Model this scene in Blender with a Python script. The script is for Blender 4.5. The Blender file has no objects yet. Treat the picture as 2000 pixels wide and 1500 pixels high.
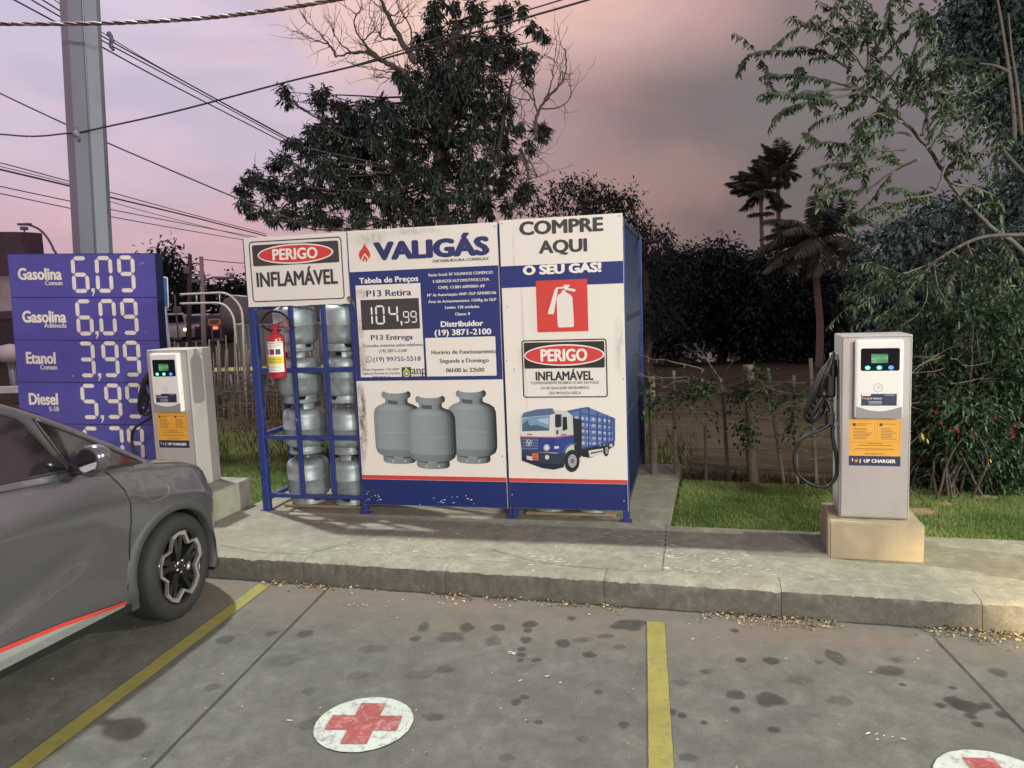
import bpy, bmesh, math, random
import numpy as np
from mathutils import Vector, Matrix, noise as mnoise
rnd = random.Random(7)
nrng = np.random.default_rng(7)
SC = bpy.context.scene
COL = SC.collection
R = math.radians

# ------------------------------------------------------------------ camera
F_PX, PITCH, ROLL, CAM_H = 1485.5439, .115013, -.0373949, 1.9
Fv = Vector((0, math.cos(PITCH), -math.sin(PITCH)))
_R0 = Vector((1, 0, 0)); _U0 = _R0.cross(Fv)
Rv = math.cos(ROLL)*_R0 + math.sin(ROLL)*_U0
Uv = -math.sin(ROLL)*_R0 + math.cos(ROLL)*_U0
CAM = Vector((0, 0, CAM_H))
cd_ = bpy.data.cameras.new('camera'); cam = bpy.data.objects.new('camera', cd_); COL.objects.link(cam)
m = Matrix((( Rv.x, Uv.x, -Fv.x, 0), (Rv.y, Uv.y, -Fv.y, 0), (Rv.z, Uv.z, -Fv.z, CAM_H), (0, 0, 0, 1)))
cam.matrix_world = m
cd_.sensor_width = 36; cd_.sensor_fit = 'HORIZONTAL'; cd_.lens = 36*F_PX/2000
cd_.clip_start = .05; cd_.clip_end = 2000
SC.camera = cam
SC.view_settings.view_transform = 'Standard'; SC.view_settings.look = 'None'
SC.view_settings.exposure = 0; SC.view_settings.gamma = 1
try: SC.view_settings.use_curve_mapping = False
except Exception: pass
SC.cycles.max_bounces = 6; SC.cycles.diffuse_bounces = 3; SC.cycles.glossy_bounces = 3
SC.cycles.transparent_max_bounces = 8; SC.cycles.use_denoising = True

# ------------------------------------------------------------------ world: dusk sky
W = bpy.data.worlds.new('World'); SC.world = W; W.use_nodes = True
nt = W.node_tree; N = nt.nodes; L = nt.links; N.clear()
def nd(t, **k):
    n = N.new(t)
    for a, b in k.items(): setattr(n, a, b)
    return n
def wmath(op, a, b=None, clamp=False):
    n = nd('ShaderNodeMath', operation=op); n.use_clamp = clamp
    for i, v in enumerate((a, b)):
        if v is None: continue
        if isinstance(v, (int, float)): n.inputs[i].default_value = v
        else: L.new(v, n.inputs[i])
    return n.outputs[0]
def wramp(fac, stops, interp='LINEAR'):
    n = nd('ShaderNodeValToRGB'); cr = n.color_ramp; cr.interpolation = interp
    while len(cr.elements) < len(stops): cr.elements.new(.5)
    for e, (p, c) in zip(cr.elements, stops): e.position = p; e.color = (*c, 1)
    L.new(fac, n.inputs[0]); return n.outputs[0]
def wmix(fac, a, b, mode='MIX'):
    n = nd('ShaderNodeMix', data_type='RGBA', blend_type=mode)
    if isinstance(fac, (int, float)): n.inputs[0].default_value = fac
    else: L.new(fac, n.inputs[0])
    for i, v in ((6, a), (7, b)):
        if isinstance(v, tuple): n.inputs[i].default_value = (*v, 1)
        else: L.new(v, n.inputs[i])
    return n.outputs[2]
def lin(r, g, b):
    f = lambda c: (c/255/12.92) if c/255 <= .04045 else ((c/255+.055)/1.055)**2.4
    return (f(r), f(g), f(b))
tc = nd('ShaderNodeTexCoord'); sep = nd('ShaderNodeSeparateXYZ'); L.new(tc.outputs['Generated'], sep.inputs[0])
az = wmath('ARCTAN2', sep.outputs[0], sep.outputs[1])                # 0 straight ahead, + to the right
azn = wmath('ADD', wmath('DIVIDE', az, 2*R(60)), .5, True)           # -60..60 deg -> 0..1
hy = wmath('POWER', wmath('ADD', wmath('MULTIPLY', sep.outputs[0], sep.outputs[0]), wmath('MULTIPLY', sep.outputs[1], sep.outputs[1])), .5)
el = wmath('ARCTAN2', sep.outputs[2], hy)
eln = wmath('DIVIDE', el, R(34), True)
low = wramp(azn, [(.217, lin(206, 172, 184)), (.29, lin(206, 176, 187)), (.40, lin(194, 160, 168)), (.567, lin(163, 134, 132)), (.586, lin(150, 125, 123)), (.625, lin(124, 107, 108)), (.667, lin(117, 106, 109)), (.783, lin(114, 108, 113)), (1, lin(92, 90, 98))])
mid = wramp(azn, [(.1, lin(204, 188, 210)), (.217, lin(207, 191, 211)), (.29, lin(207, 194, 215)), (.375, lin(210, 192, 211)), (.467, lin(192, 164, 169)), (.567, lin(154, 130, 132)), (.586, lin(139, 121, 123)), (.625, lin(128, 116, 119)), (.667, lin(124, 117, 119)), (.783, lin(124, 119, 124)), (1, lin(100, 98, 106))])
top = wramp(azn, [(0, lin(194, 188, 216)), (.217, lin(203, 196, 223)), (.29, lin(206, 198, 221)), (.375, lin(212, 194, 212)), (.43, lin(238, 204, 200)), (.467, lin(237, 201, 193)), (.567, lin(228, 189, 181)), (.586, lin(222, 184, 177)), (.625, lin(200, 165, 162)), (.667, lin(154, 131, 133)), (.783, lin(128, 122, 128)), (1, lin(104, 102, 110))])
base = wmix(wramp(wmath('DIVIDE', el, R(20)), [(.20, (0, 0, 0)), (.58, (1, 1, 1))], 'EASE'), low, mid)
base = wmix(wramp(wmath('DIVIDE', el, R(20)), [(.66, (0, 0, 0)), (.97, (1, 1, 1))], 'EASE'), base, top)
# soft dusk cloud banks: stretched noise darkens, a second one glows peach
def cloudfac(scale, sz, det, dist, off, a, b):
    mp = nd('ShaderNodeMapping'); mp.inputs['Location'].default_value = off; mp.inputs['Scale'].default_value = (1, 1, sz)
    L.new(tc.outputs['Generated'], mp.inputs[0])
    nz = nd('ShaderNodeTexNoise'); nz.inputs['Scale'].default_value = scale; nz.inputs['Detail'].default_value = det; nz.inputs['Distortion'].default_value = dist
    L.new(mp.outputs[0], nz.inputs['Vector'])
    return wramp(nz.outputs[0], [(a, (0, 0, 0)), (b, (1, 1, 1))], 'EASE')
c1 = cloudfac(3.4, 3.6, 9, .8, (3.1, .4, .2), .40, .66)
c2 = cloudfac(4.2, 2.6, 9, .9, (7.3, 2.4, 1.2), .47, .68)
dark = wmix(wmath('MULTIPLY', c1, .30), base, wmix(1.0, base, (.70, .69, .76), 'MULTIPLY'))
glow = wmix(wmath('MULTIPLY', c2, .34), dark, wmix(1.0, dark, (1.42, 1.16, 1.08), 'MULTIPLY'))
# bright peach cloud tower left of the tall tree
def blob(azd, eld, wa, we, det, lo, hi):
    da = wmath('DIVIDE', wmath('SUBTRACT', az, R(azd)), R(wa)); de = wmath('DIVIDE', wmath('SUBTRACT', el, R(eld)), R(we))
    d = wmath('ADD', wmath('MULTIPLY', da, da), wmath('MULTIPLY', de, de))
    nz = nd('ShaderNodeTexNoise'); nz.inputs['Scale'].default_value = 9; nz.inputs['Detail'].default_value = det
    L.new(tc.outputs['Generated'], nz.inputs['Vector'])
    d = wmath('ADD', d, wmath('MULTIPLY', wmath('SUBTRACT', nz.outputs[0], .5), 2.4))
    return wramp(d, [(lo, (1, 1, 1)), (hi, (0, 0, 0))], 'EASE')
glow = wmix(wmath('MULTIPLY', blob(-8, 21.5, 9, 7, 5, .15, 1.3), .7), glow, lin(243, 205, 192))
glow = wmix(wmath('MULTIPLY', blob(8.5, 8.0, 11, 3.2, 6, -.4, 2.2), .38), glow, lin(180, 146, 140))
glow = wmix(wmath('MULTIPLY', blob(14, 13, 10, 3., 5, -.2, 1.8), .12), glow, lin(124, 110, 114))
glow = wmix(wramp(wmath('DIVIDE', wmath('ABSOLUTE', az), R(180)), [(.23, (0, 0, 0)), (.36, (1, 1, 1))], 'EASE'), glow, lin(188, 150, 164))
# overhead and behind the camera the light is dimmer (the last of the dusk)
hi = wmix(wramp(wmath('DIVIDE', el, R(90), True), [(.36, (0, 0, 0)), (.75, (1, 1, 1))], 'EASE'), glow, lin(132, 128, 158))
# a physical dusk sky adds its own faint light
sky = nd('ShaderNodeTexSky'); sky.sky_type = 'NISHITA'; sky.sun_disc = False
sky.sun_elevation = R(1.5); sky.sun_rotation = R(-70); sky.air_density = 1.6; sky.dust_density = 3
fin = wmix(1.0, hi, wmix(1.0, sky.outputs[0], (.012, .012, .012), 'MULTIPLY'), 'ADD')
bg = nd('ShaderNodeBackground'); bg.inputs['Strength'].default_value = 1.0; L.new(fin, bg.inputs[0])
out = nd('ShaderNodeOutputWorld'); L.new(bg.outputs[0], out.inputs[0])

# ------------------------------------------------------------------ lamps of the forecourt (the station's canopy and yard lights) + last sun
def aim(o, target): o.rotation_euler = (Vector(target)-o.location).to_track_quat('-Z', 'Y').to_euler()
def lamp(name, loc, target, power, size, col, spread=160):
    d = bpy.data.lights.new(name, 'AREA'); d.shape = 'DISK'; d.size = size; d.energy = power; d.color = col; d.spread = R(spread)
    o = bpy.data.objects.new(name, d); COL.objects.link(o); o.location = loc; aim(o, target); return o
lamp('canopy_lamp', (2.7, -7.6, 4.3), (.3, 6.0, 1.0), 600, .5, (1, .97, .90))
lamp('canopy_lamp', (5.4, -6.6, 4.3), (1.8, 5.8, .8), 560, .5, (.97, 1, .88))
lamp('yard_lamp', (11.2, 2.55, 4.7), (1.0, 5.2, .2), 1050, .30, (.93, 1, .78))
lamp('mast_lamp', (-5.4, 9.4, 12.2), (-.6, 3.6, 0), 1650, .36, (.96, 1, .95))
sd = bpy.data.lights.new('sun', 'SUN'); sd.energy = .12; sd.angle = R(12); sd.color = (1, .66, .62)
so = bpy.data.objects.new('sun', sd); COL.objects.link(so); so.rotation_euler = (R(75), 0, R(-70))
hl = bpy.data.lights.new('car_headlamp', 'SPOT'); hl.energy = 560; hl.spot_size = R(34); hl.spot_blend = .9; hl.color = (1, .72, .40); hl.shadow_soft_size = .08
ho = bpy.data.objects.new('car_headlamp', hl); COL.objects.link(ho); ho.location = (3.25, 2.3, .62); aim(ho, (2.95, 3.95, .06))

# ------------------------------------------------------------------ helpers
def ray(px, py): return Fv + Rv*((px-1000)/F_PX) - Uv*((py-750)/F_PX)
def gnd(px, py, z=0.):
    d = ray(px, py); return CAM + d*((z-CAM_H)/d.z)
def atY(px, py, Y):
    d = ray(px, py); return CAM + d*(Y/d.y)
def onplane(px, py, P, n):
    d = ray(px, py); return CAM + d*((P-CAM).dot(n)/d.dot(n))
KY = -.266
KD = Vector((math.cos(KY), math.sin(KY), 0)); KN = Vector((-math.sin(KY), math.cos(KY), 0)); K0 = Vector((0, 4.6117, 0))
def K(u, v, z=0.): return K0 + KD*u + KN*v + Vector((0, 0, z))
def toK(P): q = Vector(P)-K0; return q.dot(KD), q.dot(KN)
def kplane(px, py, v): return onplane(px, py, K0+KN*v, KN)
def smooth(a, b, x): t = min(1, max(0, (x-a)/(b-a))); return t*t*(3-2*t)
UP = Vector((0, 0, 1))
ZS = .163

def tag(o, label=None, cat=None, group=None, kind=None):
    if label: o['label'] = label
    if cat: o['category'] = cat
    if group: o['group'] = group
    if kind: o['kind'] = kind
    return o
def thing(name, label, cat, loc=(0, 0, 0), rotz=0., group=None):
    o = bpy.data.objects.new(name, None); COL.objects.link(o); o.empty_display_size = .1
    o.location = loc; o.rotation_euler = (0, 0, rotz)
    return tag(o, label, cat, group)
def world_of(o):
    while o.parent: o = o.parent
    return Matrix.Translation(o.location) @ o.rotation_euler.to_matrix().to_4x4()

class MB:
    """collects shapes; build() links them as one mesh object"""
    def __init__(s): s.v = []; s.f = []; s.mi = []; s.sm = []; s.cur = 0; s.c = None; s.cols = []; s.marks = []
    def add(s, vs, fs, smooth_=False):
        b = len(s.v); s.v += [Vector(v) for v in vs]
        for f in fs: s.f.append([b+i for i in f]); s.mi.append(s.cur); s.sm.append(smooth_); s.cols.append(s.c)
        return s
    def box(s, c, size, ax=None):
        c = Vector(c); ax = ax or (Vector((1, 0, 0)), Vector((0, 1, 0)), UP)
        h = [ax[i]*(size[i]/2) for i in range(3)]
        vs = [c+h[0]*a+h[1]*b+h[2]*d for a in (-1, 1) for b in (-1, 1) for d in (-1, 1)]
        return s.add(vs, [(0, 1, 3, 2), (4, 6, 7, 5), (0, 4, 5, 1), (2, 3, 7, 6), (0, 2, 6, 4), (1, 5, 7, 3)])
    def bbox(s, c, size, bev=.005, ax=None):
        """box with chamfered edges"""
        c = Vector(c); ax = ax or (Vector((1, 0, 0)), Vector((0, 1, 0)), UP)
        bm = bmesh.new(); bmesh.ops.create_cube(bm, size=1)
        for v in bm.verts: v.co = Vector((v.co.x*size[0], v.co.y*size[1], v.co.z*size[2]))
        bmesh.ops.bevel(bm, geom=bm.edges[:], offset=bev, segments=2, affect='EDGES', profile=.5)
        bm.verts.index_update()
        vs = [c+ax[0]*v.co.x+ax[1]*v.co.y+ax[2]*v.co.z for v in bm.verts]
        fs = [[v.index for v in f.verts] for f in bm.faces]; bm.free()
        return s.add(vs, fs)
    def tube(s, pts, rad, n=8, cap=True, flat=None):
        pts = [Vector(p) for p in pts]; k = len(pts)
        rads = rad if isinstance(rad, (list, tuple)) else [rad]*k
        vs = []; prev = None
        for i, p in enumerate(pts):
            t = (pts[min(i+1, k-1)]-pts[max(i-1, 0)])
            t = t.normalized() if t.length > 1e-9 else UP
            if prev is None:
                a = t.orthogonal().normalized()
            else:
                a = prev - t*prev.dot(t); a = a.normalized() if a.length > 1e-6 else t.orthogonal().normalized()
            prev = a; b = t.cross(a)
            for j in range(n):
                q = 2*math.pi*(j+.5)/n
                vs.append(p+(a*math.cos(q)+b*math.sin(q))*rads[i])
        fs = [(i*n+j, i*n+(j+1) % n, (i+1)*n+(j+1) % n, (i+1)*n+j) for i in range(k-1) for j in range(n)]
        s.add(vs, fs, n > 4)
        if cap: b = len(s.v)-k*n; s.f += [[b+j for j in range(n)][::-1], [b+(k-1)*n+j for j in range(n)]]; s.mi += [s.cur]*2; s.sm += [False]*2; s.cols += [s.c]*2
        return s
    def lathe(s, prof, c=(0, 0, 0), n=24, ax=None):
        c = Vector(c); ax = ax or (Vector((1, 0, 0)), Vector((0, 1, 0)), UP); vs = []
        for r, z in prof:
            for j in range(n):
                q = 2*math.pi*j/n; vs.append(c+ax[0]*(r*math.cos(q))+ax[1]*(r*math.sin(q))+ax[2]*z)
        fs = [(i*n+j, i*n+(j+1) % n, (i+1)*n+(j+1) % n, (i+1)*n+j) for i in range(len(prof)-1) for j in range(n)]
        return s.add(vs, fs, True)
    def poly(s, pts): return s.add(pts, [list(range(len(pts)))])
    def prism(s, pts, d):
        d = Vector(d); n = len(pts); pts = [Vector(p) for p in pts]
        fs = [list(range(n))[::-1], list(range(n, 2*n))] + [(i, (i+1) % n, n+(i+1) % n, n+i) for i in range(n)]
        return s.add(pts+[p+d for p in pts], fs)
    def grid(s, rows, smooth_=True, close=False):
        n = len(rows[0]); vs = [p for r in rows for p in r]
        fs = [(i*n+j, i*n+j+1, (i+1)*n+j+1, (i+1)*n+j) for i in range(len(rows)-1) for j in range(n-1)]
        return s.add(vs, fs, smooth_)
    def build(s, name, mats, parent=None, world=True, recalc=True, loc=None):
        me = bpy.data.meshes.new(name)
        vs = s.v
        if parent is not None and world:
            inv = world_of(parent).inverted(); vs = [inv @ v for v in vs]
        elif parent is None and loc is not None:
            vs = [v-Vector(loc) for v in vs]
        me.from_pydata([tuple(v) for v in vs], [], s.f)
        mats = mats if isinstance(mats, (list, tuple)) else [mats]
        for m_ in mats: me.materials.append(m_)
        me.polygons.foreach_set('material_index', s.mi); me.polygons.foreach_set('use_smooth', s.sm)
        if any(c is not None for c in s.cols):
            at = me.attributes.new('col', 'FLOAT_COLOR', 'FACE')
            at.data.foreach_set('color', [x for c in s.cols for x in ((*c, 1) if c else (1, 1, 1, 1))])
        if recalc:
            bm = bmesh.new(); bm.from_mesh(me); bmesh.ops.recalc_face_normals(bm, faces=bm.faces[:]); bm.to_mesh(me); bm.free()
        me.update()
        o = bpy.data.objects.new(name, me); COL.objects.link(o)
        if parent is not None: o.parent = parent
        elif loc is not None: o.location = loc
        return o
def build_lines(mb, name, mat_, parent, world=True):
    """each printed line (or digit) becomes a part of its own"""
    if len(mb.marks) < 2: return mb.build(name, mat_, parent, world, recalc=False)
    mk = list(mb.marks)+[(len(mb.v), len(mb.f))]; mk[0] = (0, 0)
    for (v0, f0), (v1, f1) in zip(mk, mk[1:]):
        q = MB(); q.add(mb.v[v0:v1], [[i-v0 for i in f_] for f_ in mb.f[f0:f1]]); o = q.build(name, mat_, parent, world, recalc=False)
    return o
def copy_tree(o, parent=None):
    c = o.copy(); COL.objects.link(c); c.parent = parent
    for ch in list(o.children): copy_tree(ch, c)
    return c
def spline(pts, n):
    """Catmull-Rom through points"""
    pts = [Vector(p) for p in pts]; P = [pts[0]*2-pts[1]]+pts+[pts[-1]*2-pts[-2]]; o = []
    for i in range(1, len(P)-2):
        for k in range(n):
            t = k/n; a, b, c, d = P[i-1:i+3]
            o.append(.5*((2*b)+(c-a)*t+(2*a-5*b+4*c-d)*t*t+(3*b-a-3*c+d)*t**3))
    o.append(pts[-1]); return o

# ------------------------------------------------------------------ materials
def new_mat(name):
    m_ = bpy.data.materials.new(name); m_.use_nodes = True
    return m_, m_.node_tree, m_.node_tree.nodes['Principled BSDF']
def tn(t, ty, **k):
    n = t.nodes.new(ty)
    for a, b in k.items(): setattr(n, a, b)
    return n
def tmix(t, fac, a, b, mode='MIX'):
    n = tn(t, 'ShaderNodeMix', data_type='RGBA', blend_type=mode)
    for i, v in ((0, fac), (6, a), (7, b)):
        if isinstance(v, (int, float)): n.inputs[i].default_value = v
        elif isinstance(v, tuple): n.inputs[i].default_value = (*v[:3], 1)
        else: t.links.new(v, n.inputs[i])
    return n.outputs[2]
def tramp(t, fac, stops, interp='LINEAR'):
    n = tn(t, 'ShaderNodeValToRGB'); cr = n.color_ramp; cr.interpolation = interp
    while len(cr.elements) < len(stops): cr.elements.new(.5)
    for e, (p, c) in zip(cr.elements, stops):
        e.position = p; e.color = (*c, 1) if isinstance(c, tuple) else (c, c, c, 1)
    t.links.new(fac, n.inputs[0]); return n.outputs[0]
def tnoise(t, scale, detail=4, dist=0., stretch=(1, 1, 1), rough=.55, loc=(0, 0, 0)):
    tc_ = tn(t, 'ShaderNodeTexCoord'); mp = tn(t, 'ShaderNodeMapping'); mp.inputs['Scale'].default_value = stretch; mp.inputs['Location'].default_value = loc
    t.links.new(tc_.outputs['Object'], mp.inputs[0])
    n = tn(t, 'ShaderNodeTexNoise'); n.inputs['Scale'].default_value = scale; n.inputs['Detail'].default_value = detail
    n.inputs['Distortion'].default_value = dist; n.inputs['Roughness'].default_value = rough
    t.links.new(mp.outputs[0], n.inputs['Vector']); return n.outputs[0]
def tbump(t, b, h, strength=.3, dist=.01):
    n = tn(t, 'ShaderNodeBump'); n.inputs['Strength'].default_value = strength; n.inputs['Distance'].default_value = dist
    t.links.new(h, n.inputs['Height']); t.links.new(n.outputs[0], b.inputs['Normal'])
def mat(name, col, rough=.6, metal=0., var=.25, scale=6., dirt=None, dirt_amt=.5, dirt_scale=3., bump=0., bscale=60., spec=.5, coat=0., stretch=(1, 1, 1)):
    """base colour varied by noise, with optional patches of dirt / wear"""
    m_, t, b = new_mat(name)
    n1 = tnoise(t, scale, 6, .3, stretch)
    c = tmix(t, tramp(t, n1, [(.3, 0.), (.7, 1.)]), tuple(x*(1-var) for x in col), tuple(min(1, x*(1+var)) for x in col))
    if dirt:
        n2 = tnoise(t, dirt_scale, 8, .6, stretch, .65, (3, 5, 1))
        c = tmix(t, tramp(t, n2, [(.5, 0.), (.72, dirt_amt)]), c, dirt)
    t.links.new(c, b.inputs['Base Color'])
    b.inputs['Roughness'].default_value = rough; b.inputs['Metallic'].default_value = metal
    b.inputs['Specular IOR Level'].default_value = spec; b.inputs['Coat Weight'].default_value = coat
    if bump: tbump(t, b, tnoise(t, bscale, 5), bump)
    return m_
def emit(name, col, s):
    m_, t, b = new_mat(name); b.inputs['Base Color'].default_value = (*[c*.3 for c in col], 1)
    b.inputs['Emission Color'].default_value = (*col, 1); b.inputs['Emission Strength'].default_value = s; return m_
M = {}
def concrete(name, base, dustv=None, dust=(.24, .165, .125), streak=(1, 1, 1), scale=1.3):
    m_, t, b = new_mat(name)
    n1 = tnoise(t, scale, 8, .6, streak, .62); n2 = tnoise(t, scale*5, 8, .4, streak, .7, (4, 1, 2)); n3 = tnoise(t, 90, 4, 0, (1, 1, 1), .7, (1, 8, 0))
    c = tmix(t, tramp(t, n1, [(.28, 0.), (.72, 1.)]), tuple(x*.72 for x in base), tuple(x*1.22 for x in base))
    c = tmix(t, tramp(t, n2, [(.35, .75), (.58, 0.)]), c, tuple(x*.55 for x in base))
    c = tmix(t, tramp(t, n2, [(.56, 0.), (.74, .6)]), c, tuple(min(1, x*1.5) for x in base))
    c = tmix(t, tramp(t, n3, [(.3, .45), (.52, 0.)]), c, tuple(x*.45 for x in base))
    n4 = tnoise(t, 38, 6, .6, (1, 1, 1), .75, (6, 2, 4)); c = tmix(t, tramp(t, n4, [(.60, 0.), (.74, .55)]), c, tuple(min(1, x*1.7) for x in base)); n5 = tnoise(t, 3.2, 9, 1.4, streak, .75, (8, 8, 1)); c = tmix(t, tramp(t, n5, [(.30, .6), (.47, 0.)]), c, tuple(x*.55 for x in base))
    n7 = tnoise(t, 210, 3, 0, (1, 1, 1), .8, (2, 6, 2)); c = tmix(t, tramp(t, n7, [(.34, .55), (.50, 0.)]), c, tuple(x*.45 for x in base)); c = tmix(t, tramp(t, n7, [(.56, 0.), (.70, .5)]), c, tuple(min(1, x*1.9) for x in base))
    if dustv:
        tcx = tn(t, 'ShaderNodeTexCoord'); sx = tn(t, 'ShaderNodeSeparateXYZ'); t.links.new(tcx.outputs['Object'], sx.inputs[0])
        mr = tn(t, 'ShaderNodeMapRange'); mr.inputs[1].default_value = dustv[0]; mr.inputs[2].default_value = dustv[1]; t.links.new(sx.outputs[1], mr.inputs[0])
        mm = tn(t, 'ShaderNodeMath', operation='MULTIPLY'); t.links.new(mr.outputs[0], mm.inputs[0])
        t.links.new(tramp(t, tnoise(t, 1.1, 8, 1., (.5, 2.2, 1), .7, (9, 2, 0)), [(.34, 0.), (.62, .95)]), mm.inputs[1])
        c = tmix(t, mm.outputs[0], c, dust)
    t.links.new(c, b.inputs['Base Color']); b.inputs['Roughness'].default_value = .82; b.inputs['Specular IOR Level'].default_value = .3
    tbump(t, b, n3, .25, .004); return m_
M['forecourt'] = concrete('forecourt_concrete', (.132, .131, .114), (-.85, -.12), (.160, .122, .096))
M['slab'] = concrete('sidewalk_concrete', (.272, .265, .208), None, scale=1.9)
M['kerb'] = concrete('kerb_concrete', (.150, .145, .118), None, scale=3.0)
M['plinthgrey'] = mat('grey_concrete_block', (.24, .235, .19), .85, var=.2, scale=5, dirt=(.16, .15, .12), dirt_scale=3, bump=.15)
M['plinth'] = mat('plinth_render', (.37, .315, .205), .85, var=.16, scale=5, dirt=(.30, .23, .16), dirt_scale=2.5, bump=.15)
M['joint'] = mat('joint_sealant', (.03, .03, .028), .9)
def paint_ground(name, col, wear, under=(.20, .19, .17), lo=.46, hi=.62):
    m_, t, b = new_mat(name)
    n = tnoise(t, 22, 9, .5, (1, 1, 1), .75); n2 = tnoise(t, 4, 6, .3)
    c = tmix(t, tramp(t, n2, [(.3, 0.), (.7, 1.)]), tuple(x*.78 for x in col), col)
    c = tmix(t, tramp(t, n, [(lo, 0.), (hi, wear)]), c, under)
    t.links.new(c, b.inputs['Base Color']); b.inputs['Roughness'].default_value = .75; b.inputs['Specular IOR Level'].default_value = .3; return m_
M['yellow'] = paint_ground('yellow_line_paint', (.27, .24, .055), .75, (.14, .13, .11), .50, .66)
M['crosswhite'] = paint_ground('white_ground_paint', (.50, .53, .48), .8, (.20, .20, .19), .5, .6)
M['crossred'] = paint_ground('red_ground_paint', (.31, .070, .070), .55, (.50, .36, .34), .5, .66)
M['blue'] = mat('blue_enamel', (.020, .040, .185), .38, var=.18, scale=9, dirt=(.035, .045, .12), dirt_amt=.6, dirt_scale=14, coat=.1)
M['blueshade'] = mat('shaded_blue_enamel', (.006, .013, .045), .65, var=.25, scale=9)  # darker copy of the cage blue: shade on the right side put into colour
M['gas'] = mat('aluminium_paint', (.31, .365, .37), .46, .35, var=.22, scale=7, dirt=(.12, .108, .095), dirt_amt=.75, dirt_scale=8, bump=.08, bscale=30)
M['gasdark'] = mat('cylinder_opening', (.03, .03, .03), .8)
def panel_mat(name, col, stain, lo=.56, hi=.8, sc=2.4):
    m_, t, b = new_mat(name)
    n1 = tnoise(t, sc, 9, .8, (1, 1, .55), .68, (2, 7, 3)); n2 = tnoise(t, 40, 5, 0, (1, 1, .4), .7)
    c = tmix(t, tramp(t, n1, [(lo, 0.), (hi, .75)]), col, stain)
    c = tmix(t, tramp(t, n2, [(.62, 0.), (.75, .35)]), c, tuple(x*.75 for x in stain))
    t.links.new(c, b.inputs['Base Color']); b.inputs['Roughness'].default_value = .55; b.inputs['Specular IOR Level'].default_value = .25
    tbump(t, b, tnoise(t, 3.5, 3), .16, .012); return m_
M['cream'] = panel_mat('cream_vinyl', (.73, .71, .645), (.56, .50, .42), .62, .88)
M['creamw'] = panel_mat('white_vinyl', (.72, .70, .64), (.54, .47, .40), .58, .85)
M['printblue'] = panel_mat('blue_print', (.028, .042, .165), (.035, .05, .15))
M['printblued'] = panel_mat('dark_blue_print', (.014, .028, .135), (.11, .13, .22), .68, .8, 9)
M['printred'] = panel_mat('red_print', (.58, .06, .05), (.5, .09, .08))
M['inkblue'] = mat('blue_ink', (.022, .032, .13), .6, var=.1)
M['inkblack'] = mat('black_ink', (.018, .018, .018), .6, var=.1)
M['inkgrey'] = mat('dark_grey_ink', (.045, .042, .045), .6, var=.12)
M['inkwhite'] = mat('white_ink', (.78, .76, .70), .6, var=.05)
m_, t, b = new_mat('printed_picture'); at = tn(t, 'ShaderNodeAttribute'); at.attribute_name = 'col'
t.links.new(at.outputs['Color'], b.inputs['Base Color']); b.inputs['Roughness'].default_value = .55; b.inputs['Specular IOR Level'].default_value = .25; M['art'] = m_

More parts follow.
